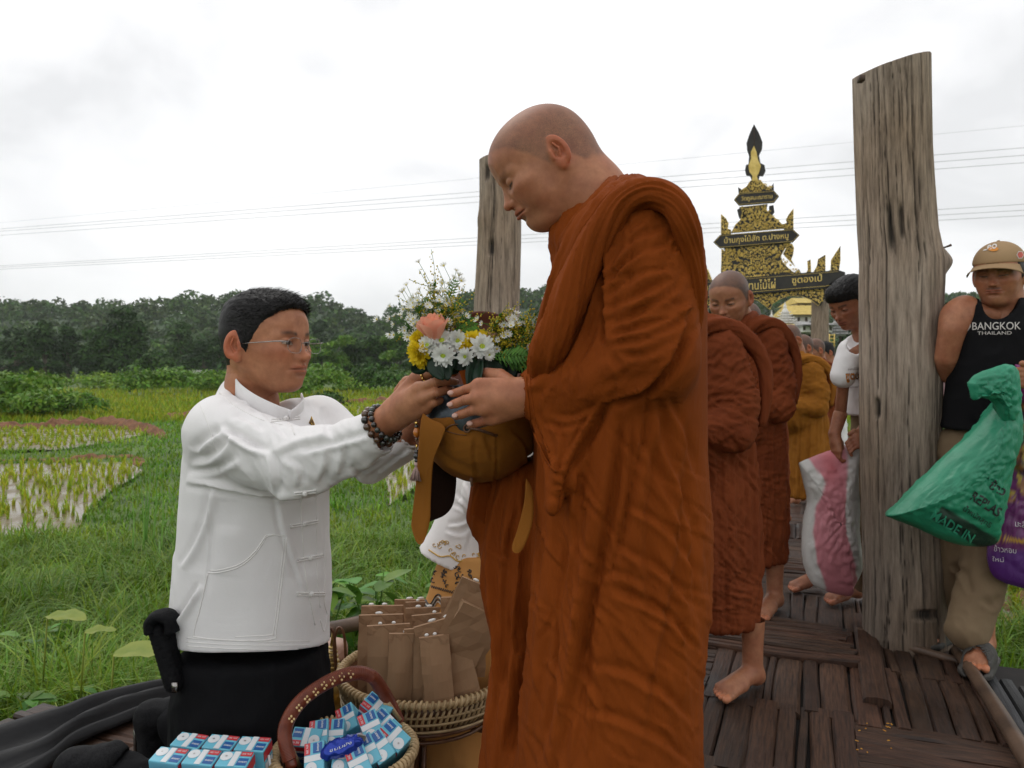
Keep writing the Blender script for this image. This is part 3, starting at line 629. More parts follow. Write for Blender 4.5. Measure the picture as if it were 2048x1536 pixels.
def slat(s0, s1, t0, t1, z, r, parent, m=m_bam, name='bamboo_slat', along=True, bow=.004, dark=None, tw=0.):
    """one flattened strip; s = along walkway, t = across"""
    if along: a0, a1, b0, b1 = s0, s1, t0, t1
    else: a0, a1, b0, b1 = t0, t1, s0, s1
    V = []; uv = []; K = 7; J = [0, .12, .5, .88, 1]; ph = r.uniform(0, 6); ns = 7.
    for i in range(K):
        f = i / (K - 1); a = a0 + (a1 - a0) * f; sh = .003 * math.sin(ph + f * 3)
        for j, g in enumerate(J):
            b = b0 + (b1 - b0) * g + sh + (b1 - b0) * .02 * math.sin(ph * 2 + f * 5); zz = z + bow * (1 - (2 * g - 1) ** 2) + .004 * math.sin(ph + 2.2 * f * 3) + tw * (f - .5) - (.008 if j in (0, 4) else 0)
            V.append(dk(a, b, zz) if along else dk(b, a, zz)); uv.append((b, a))
    n = len(V)
    for i in range(K):
        for j in (0, 4): V.append(np.array(V[i * 5 + j]) - [0, 0, .02]); uv.append(uv[i * 5 + j])
    Fc = [(i * 5 + j, i * 5 + j + 1, (i + 1) * 5 + j + 1, (i + 1) * 5 + j) for i in range(K - 1) for j in range(4)]
    Fc += [(n + 2 * i, i * 5, (i + 1) * 5, n + 2 * i + 2) for i in range(K - 1)] + [(i * 5 + 4, n + 2 * i + 1, n + 2 * i + 3, (i + 1) * 5 + 4) for i in range(K - 1)]
    Fc += [(4, 3, 2, 1, 0, n, n + 1), ((K - 1) * 5, (K - 1) * 5 + 1, (K - 1) * 5 + 2, (K - 1) * 5 + 3, (K - 1) * 5 + 4, n + 2 * K - 1, n + 2 * K - 2)]
    if not along: Fc = [f[::-1] for f in Fc]
    k = r.uniform(.6, 1.35) if dark is None else dark; c = np.array([k * r.uniform(1, 1.18), k, k * r.uniform(.88, 1)])
    o = mesh(name, V, Fc, m, parent, False, np.tile(c, (len(V), 1)))
    ul = o.data.uv_layers.new(name='UV'); li = np.empty(len(o.data.loops), np.int32); o.data.loops.foreach_get('vertex_index', li); off = r.uniform(0, 5)
    ul.data.foreach_set('uv', (np.array(uv)[li] + off).astype(np.float32).ravel()); return o
r = np.random.RandomState(31); TB = [-2.45, -1.90, -1.36, -.84, -.33, .17, .62]; SB = [-1.90, -1.42, -.95, -.50, -.05, .43, .87] + [.87 + .47 * k for k in range(1, 30)]
for i in range(len(SB) - 1):
    for j in range(len(TB) - 1):
        t0, CW, s0, CL = TB[j], TB[j + 1] - TB[j], SB[i], SB[i + 1] - SB[i]; c = dk(s0 + CL / 2, t0 + CW / 2)
        if c[1] < 1.2 or (t0 < -1.4 and c[1] > 2.95) or (t0 < -1.95 and c[1] > 2.6): continue
        u = 1024 + F * c[0] / max(c[1], .5); near = c[1] < 7. and -60 < u < 2200 and c[1] > 1.75
        along = (i + j) % 2 == 0
        if j == 4 and SB[i] in (-.50, -.05): along = True
        if j == 5: along = SB[i] in (-.05, .43, 1.81, 2.75) or i % 2 == 0
        if j == 5 and SB[i] == -.50: along = False
        ns = r.randint(7, 10) if near else 4
        if c[1] > 3.7 and near: ns = 5
        pan = mesh('woven_panel', [dk(s0, t0, -.030), dk(s0 + CL, t0, -.030), dk(s0 + CL, t0 + CW, -.030), dk(s0, t0 + CW, -.030)], [(0, 3, 2, 1)], m_dark, deck, False)
        Lw = CW if along else CL; cuts = np.cumsum(r.uniform(.4, 1.8, ns)); cuts = np.concatenate([[0], cuts / cuts[-1]]) * Lw; zb = -.004 if along else -.010
        for k in range(ns):
            g = r.uniform(.0004, .0022)
            if r.uniform() < .12: g = .006
            if along: slat(s0 - .012 - r.uniform(0, .03), s0 + CL + .012 + r.uniform(0, .02), t0 + cuts[k] + g, t0 + cuts[k + 1] - g, zb + r.uniform(-.001, .002), r, pan, tw=r.uniform(-.003, .003), bow=.002)
            else: slat(s0 + cuts[k] + g, s0 + cuts[k + 1] - g, t0 - .004, t0 + CW + .004, zb + r.uniform(-.001, .002), r, pan, along=False, tw=r.uniform(-.003, .003), bow=.002)
# raised bands of stacked strips across the walkway, a loose strip, outer bluish strips
band = mesh('raised_band', [dk(.43, -.9, -.003), dk(.87, -.9, -.003), dk(.87, .2, -.003), dk(.43, .2, -.003)], [(0, 3, 2, 1)], m_dark, deck, False)
for k in range(7): slat(.41 + k * .031, .41 + k * .031 + .029, -.52 + r.uniform(-.1, .02), .20 + r.uniform(-.02, .03), .016 + .002 * (k % 3) + (.008 if 1 < k < 6 else 0), r, band, along=False, bow=.002, dark=r.uniform(.9, 1.4), tw=.008)
for k in range(6): slat(.655 + k * .036, .655 + k * .036 + .034, -.58 + r.uniform(-.1, .02), .16 + r.uniform(-.02, .05), .012 + .003 * (k % 2), r, band, along=False, bow=.002, dark=r.uniform(.9, 1.3), tw=-.008)
for k in range(5): slat(1.83 + k * .05, 1.83 + k * .05 + .045, -.5, .45, .010, r, band, along=False, dark=1.5)
slat(.08, 1.05, .205, .295, .020, r, band, dark=1.1, bow=.006)
m_bamb2 = bamboo_mat('weathered_bamboo', (.012, .013, .015), (.050, .054, .060))
outer = mesh('outer_strips', [dk(-.9, .66, -.06), dk(.8, .66, -.06), dk(.8, 1.1, -.06), dk(-.9, 1.1, -.06)], [(0, 3, 2, 1)], m_dark, deck, False)
for k in range(8): slat(-.9, .62 - .07 * k + r.uniform(-.06, .06), .645 + k * .052, .645 + k * .052 + .046, -.014 - .006 * k, r, outer, m=m_bamb2)
# loose pole lying at the right edge, dark pole behind the baskets
m_pole = mat('old_pole', (.05, .028, .016), (.12, .07, .042), .5, ns=8, stretch=(1, 1, 1), bump=.5, bs=30)
mb = MB(); mb.tube(smoothpts([dk(-1.2, .64, .03), dk(-.25, .612, .032), dk(.2, .60, .03), dk(.66, .575, .03)], 6), np.linspace(.030, .022, 19), 10); setp(mb.build('wooden_pole', m_pole), 'slim brown wooden pole lying on the deck in front of the slippered foot', 'pole')
mb = MB(); mb.tube(smoothpts([P(640, 1262, 3.3), P(700, 1250, 3.45), P(800, 1225, 3.6), P(930, 1190, 3.9)], 6) , .034, 8); setp(mb.build('edge_pole', m_pole), 'dark pole along the deck edge behind the paper bags', 'pole')
mb = MB()
for k in range(7):
    a = P(1700 + k * 5, 1283 + k * 1, 3.05); 
mb.tube(smoothpts([P(1715, 1262, 3.28), P(1800, 1290, 3.10), P(1900, 1318, 2.98), P(1975, 1335, 2.92)], 6), .018, 6); setp(mb.build('cross_pole', m_pole), 'thin dark pole lying across the deck at the foot of the big post', 'pole')
# fallen marigold petals / yellow painted scribble on the deck
m_orange = mat('orange_petals', (.55, .22, .01), (.6, .3, .02), .6)
mb = MB(); 
for k in range(14):
    u = 1718 + r.choice([0, 8, 14, 30, 44, 60]) + r.normal() * 4; v = 1452 + r.choice([0, 10, 28, 46, 50]) + r.normal() * 2.5; q = ground(u, v, .008); mb.box(q, (r.uniform(.003, .012), .003, .0015), rotz(r.uniform(0, 3)))
o = mb.build('petal_scatter', m_orange); setp(o, 'scatter of tiny orange petals on the deck at the lower right', 'petals', None, 'stuff')

# ================================================================ POSTS
def bark(name, c1, c2, c3):
    m, t, b = nt(name); L = t.links; b.inputs['Roughness'].default_value = .85
    n1 = N(t, 'TexNoise', Scale=9, Detail=8, Roughness=.7); L.new(texco(t, (6, 6, .55)), n1.inputs['Vector'])
    n2 = N(t, 'TexNoise', Scale=2.2, Detail=4); L.new(texco(t, (1, 1, .5)), n2.inputs['Vector'])
    rp = N(t, 'ValToRGB'); e = rp.color_ramp.elements; e[0].position = .30; e[1].position = .64; e[0].color = (*c1, 1); e[1].color = (*c2, 1); L.new(n1.outputs['Fac'], rp.inputs[0])
    r2 = N(t, 'ValToRGB'); e = r2.color_ramp.elements; e[0].position = .42; e[1].position = .68; e[0].color = (1, 1, 1, 1); e[1].color = (*c3, 1); L.new(n2.outputs['Fac'], r2.inputs[0])
    mx = N(t, 'Mix', _data_type='RGBA', _blend_type='MULTIPLY'); mx.inputs[0].default_value = 1; L.new(rp.outputs[0], mx.inputs[6]); L.new(r2.outputs[0], mx.inputs[7])
    at = N(t, 'Attribute', _attribute_name='Col'); m2 = N(t, 'Mix', _data_type='RGBA', _blend_type='MULTIPLY'); m2.inputs[0].default_value = 1; L.new(mx.outputs[2], m2.inputs[6]); L.new(at.outputs['Color'], m2.inputs[7]); L.new(m2.outputs[2], b.inputs['Base Color'])
    n3 = N(t, 'TexNoise', Scale=14, Detail=7, Roughness=.7); L.new(texco(t, (7, 7, .5)), n3.inputs['Vector']); bm = N(t, 'Bump', Strength=.8, Distance=.006); L.new(n3.outputs['Fac'], bm.inputs['Height']); L.new(bm.outputs[0], b.inputs['Normal']); return m
m_post = bark('weathered_wood', (.12, .088, .064), (.42, .335, .262), (.80, .70, .58))
m_iron = mat('rusty_iron', (.04, .022, .015), (.09, .05, .03), .7, ns=30)
def post(base, prof, label, seed, top_slope, name='wooden_post', cracks=60, knots=(), holes=(), na=220, nz=560, lowdark=1.0):
    """prof: (z, dx, r); displaced trunk with split cracks"""
    r = np.random.RandomState(seed); prof = np.array(prof); zt = prof[-1, 0]; z = np.linspace(prof[0, 0], zt, nz); a = np.linspace(0, 2 * np.pi, na, endpoint=False); Z, A = np.meshgrid(z, a, indexing='ij')
    R = np.interp(Z, prof[:, 0], prof[:, 2]); DX = np.interp(Z, prof[:, 0], prof[:, 1]); p = np.stack([np.cos(A).ravel() * 1.3, np.sin(A).ravel() * 1.3, Z.ravel() * .8], 1)
    d = .018 * noise(p + seed) + .006 * noise(p * [4, 4, 1.2] + 5); w = A + .10 * noise(np.stack([0 * Z.ravel(), 0 * Z.ravel(), Z.ravel() * 2.2], 1) + seed).reshape(A.shape)
    d = d.reshape(A.shape) + .0016 * noise(np.stack([np.cos(A).ravel() * 22, np.sin(A).ravel() * 22, Z.ravel() * 1.8], 1)).reshape(A.shape)
    crk = np.zeros_like(A)
    for k in range(cracks):
        a0 = r.uniform(0, 6.28) if k % 3 else -math.pi / 2 + r.uniform(-1.3, 1.3); z0 = r.uniform(prof[0, 0], zt); ln = r.uniform(.08, .75) * (zt / 2.6); wd = r.uniform(.006, .017); wob = noise(np.stack([z * 5, z * 0 + k, z * 0], 1)) * .035 + noise(np.stack([z * 25, z * 0 + k, z * 0], 1)) * .009
        da = (w - a0 - wob[:, None] + np.pi) % (2 * np.pi) - np.pi; tz = np.clip(1 - (np.abs(z - z0) / ln) ** 2, 0, 1) ** .5; crk = np.maximum(crk, np.exp(-(da / wd) ** 2) * tz[:, None] * r.uniform(.5, 1))
    d = d - .011 * crk
    colr = 1 - .82 * np.clip(crk * 1.3, 0, 1)
    for (ka, kz, kr, kh) in knots: g = np.exp(-(((A - ka + np.pi) % (2 * np.pi) - np.pi) * .16 / kr) ** 2 - ((Z - kz) / (kr * 1.4)) ** 2); d = d + kh * g
    for (ka, kz, kw, kl) in holes:
        g = np.exp(-((((A - ka + np.pi) % (2 * np.pi) - np.pi) * .155 / kw) ** 4 + ((Z - kz) / kl) ** 4)); g = np.clip(g * (1 + .7 * noise(np.stack([A.ravel() * 20, Z.ravel() * 9, 0 * A.ravel()], 1)).reshape(A.shape)), 0, 1); d = d - .018 * g; colr = colr * (1 - .86 * g)
    R = R + d; X = DX + R * np.cos(A); Y = R * np.sin(A); ZZ = Z + np.clip((Z - (zt - .3)) / .3, 0, 1) * (top_slope[0] * X + top_slope[1] * Y)
    V = np.stack([X.ravel(), Y.ravel(), ZZ.ravel()], 1); ii, jj = np.meshgrid(np.arange(nz - 1), np.arange(na), indexing='ij'); j2 = (jj + 1) % na; Fq = np.stack([ii * na + jj, ii * na + j2, (ii + 1) * na + j2, (ii + 1) * na + jj], -1).reshape(-1, 4)
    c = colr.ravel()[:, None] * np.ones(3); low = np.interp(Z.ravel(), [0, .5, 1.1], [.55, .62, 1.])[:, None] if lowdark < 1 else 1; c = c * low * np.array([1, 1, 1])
    # cap
    m0 = len(V); rings = [V[-na:]]; ctr = V[-na:].mean(0)
    for k, f in enumerate((.85, .6, .3, .02)): q = ctr + (V[m0 - na:m0] - ctr) * f; q[:, 2] += .004 * (k % 2) + .004; V = np.vstack([V, q]); c = np.vstack([c, np.tile([[.45 + .1 * (k % 2)] * 3], (na, 1))])
    ex = []
    for k in range(4): b0 = m0 - na + k * na; ex.append(np.stack([b0 + np.arange(na), b0 + (np.arange(na) + 1) % na, b0 + na + (np.arange(na) + 1) % na, b0 + na + np.arange(na)], 1))
    o = mesh(name, V, np.vstack([Fq] + ex), m_post, None, True, c); o.location = base; return setp(o, label, 'post')
pb = post((1.685, 3.22, 0), [(-.12, .0, .178), (.0, 0, .172), (.2, -.005, .165), (.5, -.012, .160), (.9, -.02, .158), (1.3, -.018, .159), (1.52, -.012, .164), (1.62, -.01, .162), (1.75, -.024, .155), (2.1, -.04, .150), (2.47, -.05, .150)],
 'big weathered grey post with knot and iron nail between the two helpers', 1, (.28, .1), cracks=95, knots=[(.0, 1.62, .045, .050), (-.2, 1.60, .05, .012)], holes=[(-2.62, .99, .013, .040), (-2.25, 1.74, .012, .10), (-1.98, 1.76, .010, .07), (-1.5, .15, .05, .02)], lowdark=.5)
mb = MB(); c = P(1874, 497, 3.2); mb.tube([c, c + [.03, -.01, .004], c + [.05, -.02, .012]], [.004, .004, .006], 6); mb.tube([c + [.0, 0, -.03], c + [.035, -.02, -.06]], .003, 6); o = mb.build('iron_nail', m_iron, pb)
mb = MB(); c = P(1722, 158, 3.1); mb.box(c, (.02, .03, .025)); mb.build('iron_nail', m_iron, pb)
post((-.10, 5.05, 0), [(-.95, .0, .165), (.5, .005, .162), (1.2, .0, .158), (1.6, .0, .157), (2.0, .012, .150), (2.3, .02, .142), (2.56, .015, .135)], 'grey wooden post behind the bowed head of the front monk', 2, (.1, -.1), cracks=60, holes=[(-2.2, 2.45, .02, .05), (-1.9, 1.95, .02, .05)], knots=[(-2.6, 2.15, .05, .015)])
# ================================================================ GATE
m_black = mat('black_board', (.012, .010, .009), (.03, .026, .02), .55, ns=4)
m_gold = mat('gold_paint', (.66, .45, .09), (.88, .65, .20), .45, ns=9, metal=.0)
GY = 13.6; kx = GY / F
gate = empty('gate', P(1520, 1000, GY) * [1, 1, 0], 'tall black and gold gate with tiered crown and three lettered boards over the walkway', 'gate')
ga = math.atan2(-.36, .93)    # facing across the walkway
def gpt(u, v, dy=0.):
    """point of the gate's own plane seen at photo pixel u, v"""
    n = np.array([-math.sin(ga), math.cos(ga), 0]); c = np.array([(1520 - 1024) * kx, GY, 0]); d = np.array([(u - 1024) / F, 1, (740 - v) / F]); t = (c.dot(n)) / (d.dot(n)); return np.array([0, 0, CH]) + d * t - n * dy
GN = -np.array([-math.sin(ga), math.cos(ga), 0])
def plate(poly, th, name, m, parent, off=0., back=True):
    P0 = np.array([gpt(u, v) + GN * off for u, v in poly]); n = len(P0); V = np.vstack([P0, P0 - GN * th]); A = sum(poly[i][0] * poly[(i + 1) % n][1] - poly[(i + 1) % n][0] * poly[i][1] for i in range(n))
    f = list(range(n)); f = f if A < 0 else f[::-1]; Fc = [tuple(f), tuple(i + n for i in f[::-1])]
    for a, b_ in zip(f, f[1:] + f[:1]): Fc.append((b_, a, a + n, b_ + n))
    return mesh(name, V, Fc, m, parent, False)
def line_on(mb, pts, r, off, closed=False, n=5):
    q = [gpt(u, v) + GN * off for u, v in (list(pts) + [pts[0]] if closed else pts)]; mb.tube(q, r, n, flat=.5)
def curls(poly, n, seed, size=(3, 6), parent=None, name='gold_scrollwork', sym=None, off=.004, w=.008):
    r = np.random.RandomState(seed); mb = MB(); xs = [p[0] for p in poly]; ys = [p[1] for p in poly]; k = 0; tries = 0; pts = []
    while k < n and tries < n * 30:
        tries += 1; u, v = r.uniform(min(xs), max(xs)), r.uniform(min(ys), max(ys)); s = r.uniform(*size)
        if not inpoly(np.array([u, u - s, u + s, u, u]), np.array([v, v, v, v - s, v + s]), poly).all(): continue
        if any((u - a) ** 2 + (v - b_) ** 2 < (1.05 * (s + c_) * .72) ** 2 for a, b_, c_ in pts): continue
        pts.append((u, v, s)); ph = r.uniform(0, 6.28); sg = r.choice([-1, 1]); L = []
        for t in np.linspace(0, 1, 13): rr = s * (1 - .85 * t) * .82; a = ph + sg * t * 8.5; L.append((u + rr * math.cos(a), v + rr * math.sin(a)))
        a = ph - sg * .5; L.insert(0, (u + s * 1.25 * math.cos(a), v + s * 1.25 * math.sin(a))); q = [gpt(*p_) + GN * off for p_ in L]; mb.tube(q, np.linspace(w, w * .45, len(q)), 4, flat=.5)
        if sym is not None:
            q = [gpt(2 * sym - p_[0], p_[1] + (p_[0] - sym) * .18) + GN * off for p_ in L]
            if inpoly(np.array([2 * sym - u]), np.array([v]), poly)[0]: mb.tube(q, np.linspace(w, w * .45, len(q)), 4, flat=.5); pts.append((2 * sym - u, v, s))
        k += 1
    if k: return setp(mb.build(name, m_gold, parent), None, None, None, 'stuff')
def glyphs(txt, uc, vc, wpx, hpx, slope, parent, off=.006, bold=.012):
    V, Fc = text_mesh(txt, 1.0, bold); V -= (V.max(0) + V.min(0)) / 2; sc = wpx / (V[:, 0].max() * 2); sy = hpx / (V[:, 1].max() * 2)
    Q = np.array([gpt(uc + x * sc, vc - y * sy + x * sc * slope) + GN * off for x, y, _ in V]); n = len(Q); return mesh('lettering', Q, Fc, m_gold, parent, False)
sl = -.083  # slope of the boards in the picture
def poly_board(u0, u1, vc, h, tip, slope=sl): f = lambda u, dv: (u, vc + dv + (u - (u0 + u1) / 2) * slope); return [f(u0, -h / 2), f(u1, -h / 2), f(u1 + tip, 0), f(u1, h / 2), f(u0, h / 2), f(u0 - tip, 0)]
for (u, w, lab) in ((1393, 40, 0), (1642, 34, 1)):
    q = gpt(u, 1000); rr = w / 2 * q[1] / F; a = 14; V = []; r = np.random.RandomState(u)
    zz = np.linspace(-.3, (740 - 575) / F * q[1] + CH, 60)
    for z in zz:
        for k in range(20): th = k / 20 * 6.283; V.append((rr * (1 + .06 * math.sin(3 * th + z * 3) + .05 * math.sin(th * 7 + z)) * math.cos(th), rr * math.sin(th), z))
    V = np.array(V); V[:, :2] *= (1 + .10 * noise(V * [4, 4, 1.5]))[:, None]; Fc = [(i * 20 + k, i * 20 + (k + 1) % 20, (i + 1) * 20 + (k + 1) % 20, (i + 1) * 20 + k) for i in range(59) for k in range(20)]; Fc.append(tuple(59 * 20 + k for k in range(20)))
    o = mesh('gate_post', V + np.array([q[0], q[1], 0]) - GN * .25, Fc, m_post, gate, True, np.ones((len(V), 3)) * .9)
# crown plates in photo outline, each an own board of real size
main = [(1432, 556), (1440, 548), (1450, 538), (1452, 520), (1449, 500), (1444, 486), (1585, 474), (1580, 490), (1570, 497), (1562, 512), (1566, 525), (1578, 537), (1588, 545), (1598, 538), (1604, 549), (1600, 553)]
lowside = [(1443, 497), (1452, 504), (1456, 520), (1452, 540), (1442, 545), (1443, 520)]; rsp = [(1574, 492), (1584, 486), (1588, 496), (1586, 510), (1582, 520), (1590, 533), (1574, 517), (1566, 508)]
mid = [(1462, 466), (1470, 450), (1480, 440), (1484, 424), (1478, 414), (1535, 408), (1533, 420), (1543, 430), (1556, 440), (1566, 450), (1570, 457)]
earL = [(1442, 428), (1452, 437), (1457, 447), (1455, 458), (1462, 460), (1462, 468), (1442, 470)]; earR = [(1587, 417), (1577, 430), (1572, 440), (1574, 446), (1564, 450), (1568, 459), (1587, 458)]
wing = [(1474, 420), (1484, 412), (1496, 418), (1490, 425), (1494, 432), (1484, 438), (1478, 436)]; wing2 = [(1538, 412), (1547, 410), (1549, 424), (1543, 432), (1532, 428), (1538, 420)]
top = [(1478, 386), (1482, 380), (1492, 374), (1500, 362), (1508, 358), (1520, 360), (1532, 372), (1544, 378), (1545, 383)]; horn1 = [(1476, 374), (1482, 378), (1484, 384), (1477, 386)]; horn2 = [(1547, 366), (1542, 374), (1544, 380), (1548, 380)]
spire = [(1504, 362), (1500, 352), (1492, 350), (1490, 340), (1492, 330), (1497, 328), (1498, 312), (1494, 300), (1493, 286), (1499, 268), (1508, 248), (1518, 266), (1525, 284), (1524, 298), (1518, 310), (1521, 326), (1529, 330), (1531, 342), (1526, 352), (1519, 352), (1517, 362)]
goldsp = [(1508, 292), (1513, 304), (1516, 320), (1522, 332), (1518, 346), (1514, 352), (1516, 362), (1504, 362), (1505, 352), (1499, 344), (1497, 332), (1502, 318), (1502, 304)]
s1 = [(1609, 552), (1616, 540), (1615, 522), (1621, 519), (1622, 545)]; s2 = [(1624, 550), (1634, 532), (1636, 518), (1651, 509), (1651, 544)]; s3 = [(1653, 546), (1661, 540), (1662, 520), (1681, 491), (1681, 520), (1678, 543)]; s0 = [(1408, 566), (1410, 534), (1416, 540), (1424, 560)]; s00 = [(1428, 560), (1438, 548), (1444, 558)]
arch = [(1398, 596), (1650, 574), (1648, 600), (1641, 612), (1625, 600), (1605, 592), (1580, 591), (1560, 598), (1545, 608), (1540, 620), (1530, 612), (1515, 600), (1490, 596), (1455, 598), (1425, 612), (1400, 622)]
for nm, pl in (('main_board', main), ('side_leaf', lowside), ('side_leaf', rsp), ('middle_board', mid), ('flame_finial', earL), ('flame_finial', earR), ('scroll_wing', wing), ('scroll_wing', wing2), ('upper_board', top), ('horn', horn1), ('horn', horn2), ('spire', spire), ('flame_finial', s1), ('flame_finial', s2), ('flame_finial', s3), ('flame_finial', s0), ('flame_finial', s00), ('arch_board', arch)):
    pp = plate(pl, .035, nm, m_black, gate)
    if nm in ('main_board', 'middle_board', 'upper_board', 'arch_board', 'flame_finial', 'side_leaf'):
        mb = MB(); line_on(mb, [(1 - .04) * np.array(p_) + .04 * np.mean(pl, 0) for p_ in pl], .010, .004, True); mb.build('gold_outline', m_gold, pp)
        big = nm in ('main_board', 'middle_board', 'arch_board'); curls(pl, 260 if nm == 'main_board' else 130 if big else 26, len(pl) * 7 + int(pl[0][0]), (1.8, 5.5) if nm == 'main_board' else (1.6, 3.8), pp, sym=1515 if nm in ('main_board', 'middle_board', 'upper_board') else None, w=.013)
gs = plate(goldsp, .03, 'gold_spire', m_gold, gate, .02); mb = MB(); line_on(mb, [(1508, 256), (1509, 300)], .005, .004); mb.build('spire_rib', m_iron, gs)
for (u0, u1, vc, h, tip, txt, tw, th, tc) in ((1478, 1548, 397, 24, 10, 'วัดภูสมะณาราม', 62, 12, 1514), (1440, 1586, 478, 26, 13, 'บ้านกุงไม้สัก ต.ปางหมู', 128, 17, 1513)):
    bd = plate(poly_board(u0, u1, vc, h, tip), .05, 'name_board', m_black, gate, .045); mb = MB(); line_on(mb, poly_board(u0 + 1, u1 - 1, vc, h - 3, tip - 1), .007, .05, True); mb.build('gold_outline', m_gold, bd); glyphs(txt, tc, vc, tw, th, sl, bd, .05, .004)
bd = plate([(1388, 564), (1676, 541), (1690, 545), (1690, 569), (1650, 577), (1398, 597), (1388, 590)], .10, 'lintel_board', m_black, gate, .06); mb = MB(); line_on(mb, [(1390, 590), (1398, 593), (1650, 573), (1688, 566)], .008, .064); line_on(mb, [(1390, 567), (1676, 544)], .006, .064); mb.build('gold_outline', m_gold, bd)
glyphs('ต้อนรับ', 1422, 574, 48, 19, -.07, bd, .065, .004); glyphs('สะพานไม้ไผ่', 1512, 570, 78, 20, -.07, bd, .065, .004); glyphs('ซูตองเป้', 1614, 560, 60, 20, -.08, bd, .065, .004)
# ================================================================ TEMPLE
m_white = mat('white_plaster', (.62, .60, .56), (.75, .73, .69), .7, ns=2); m_roof = mat('ochre_thatch_roof', (.42, .30, .06), (.58, .44, .12), .8, ns=3, bump=.6, bs=12, bdist=.05); m_grey = mat('grey_roof_tiles', (.20, .20, .20), (.36, .35, .33), .8, ns=4); m_wood = mat('dark_timber', (.05, .035, .025), (.10, .07, .05), .8, ns=3)
TD = 62.; k = TD / F
def TP(u, v, d=0): return P(u, v, TD + d)
def tiered(u, vtop, vbase, w, n, label, m=m_white, d=0, name='tiered_pagoda'):
    c = TP(u, vbase, d); t = empty(name, tuple(c), label, 'pagoda', 'white tiered pagodas of the temple'); H = (vbase - vtop) / F * (TD + d); mb = MB(); g = MB(); W0 = w / F * (TD + d); z = c[2]; W_ = W0
    for i in range(n):
        h = H * .62 / n; mb.box((c[0], c[1], z + h * .3), (W_ * .72, W_ * .72, h * .6)); g.box((c[0], c[1], z + h * .72), (W_, W_, h * .36), taper=.72)
        for sx in (-1, 1):
            for sy in (-1, 1): mb.tube([(c[0] + sx * W_ * .47, c[1] + sy * W_ * .47, z + h * .55), (c[0] + sx * W_ * .52, c[1] + sy * W_ * .52, z + h * 1.25)], [W_ * .05, .01], 5)
        for sx in (-1, -.5, 0, .5, 1): mb.tube([(c[0] + sx * W_ * .45, c[1] - W_ * .5, z + h * .6), (c[0] + sx * W_ * .45, c[1] - W_ * .52, z + h * 1.05)], [W_ * .04, .01], 4)
        z += h; W_ *= .80
    L = [(W_ * .5, 0), (W_ * .42, .05), (W_ * .22, .14), (W_ * .26, .2), (W_ * .1, .3), (.03, .38)]; mb.tube([(c[0], c[1], z + H * q) for _, q in L], [q for q, _ in L], 10); mb.build('tower', m, t, False); g.build('eaves', m_white if m is m_white else m, t, False); return t
tiered(1570, 604, 655, 52, 6, 'white tiered pagoda tallest in the middle of the temple'); tiered(1543, 620, 650, 26, 7, 'slender white tiered pagoda left of the tallest one', d=2); tiered(1628, 622, 668, 44, 5, 'grey roofed tiered pagoda right of the tallest one', m_grey, d=-2); tiered(1672, 632, 672, 40, 4, 'small grey tiered pagoda partly behind the gate post', m_grey, d=-1)
def hall(u0, u1, vr, ve, vb, label, d, name='temple_hall', mr=m_roof):
    a = TP(u0, vb, d); b_ = TP(u1, vb, d); c = (a + b_) / 2; t = empty(name, tuple(c), label, 'temple hall', 'halls of the temple'); s = (TD + d) / F; Wx = (u1 - u0) * s; zr = CH + (740 - vr) * s; ze = CH + (740 - ve) * s; zb = CH + (740 - vb) * s
    mb = MB(); mb.box((c[0], c[1] + 2, (ze + zb) / 2), (Wx * .9, 4, ze - zb)); mb.build('wall', m_white, t, False)
    V = [(c[0] - Wx / 2, c[1] - .7, ze), (c[0] + Wx / 2, c[1] - .7, ze), (c[0] + Wx * .38, c[1] + 2, zr), (c[0] - Wx * .38, c[1] + 2, zr), (c[0] - Wx / 2, c[1] + 4.7, ze), (c[0] + Wx / 2, c[1] + 4.7, ze)]; mb = MB(); mb.add(V, [(0, 1, 2, 3), (4, 3, 2, 5), (0, 3, 4), (1, 5, 2), (0, 4, 5, 1)]); mb.add(np.array(V) * [1, 1, 1] + [0, 0, -.12], [(0, 1, 5, 4)]); mb.build('roof', mr, t, False)
    for q in np.linspace(.1, .9, 5): mb = MB(); mb.box((a[0] + Wx * q, c[1] - .02, zb + (ze - zb) * .5), (Wx * .06, .08, (ze - zb) * .5)); mb.build('window', m_wood, t, False)
    return t
hall(1575, 1650, 607, 630, 648, 'yellow roofed temple hall behind the pagodas', 6); hall(1590, 1660, 592, 607, 618, 'upper yellow roofed hall highest in the temple', 9); hall(1528, 1600, 640, 651, 662, 'white walled hall with ochre eaves under the tallest pagoda', -1); hall(1602, 1668, 640, 650, 664, 'low timber hall with ochre eaves on the right of the temple', -3, mr=m_grey)
mb = MB(); c = TP(1600, 664); mb.box((c[0], c[1] + 1.5, c[2]), (160 * k, 6, .35)); 
t = empty('stilt_platform', tuple(c), 'grey stilted platform that carries the temple', 'platform'); mb.build('platform_floor', m_grey, t, False)
for u in range(1526, 1680, 12): q = TP(u, 664); mb = MB(); mb.tube([(q[0], q[1] - 1, q[2]), (q[0], q[1] - 1, GZ)], .09, 6); mb.build('stilt', m_wood, t)
# ladder
t = empty('bamboo_ladder', tuple(TP(1663, 694, -20)), 'pale ladder leaning below the temple right of the gate post', 'ladder'); mb = MB()
for u in (1659, 1669): mb = MB(); mb.tube([P(u, 668, 40), P(u - 1, 696, 40)], .03, 6); mb.build('rail', m_gold, t)
for v in (670, 677, 684, 691): mb = MB(); mb.tube([P(1658, v, 40), P(1670, v, 40)], .025, 6); mb.build('rung', m_gold, t)
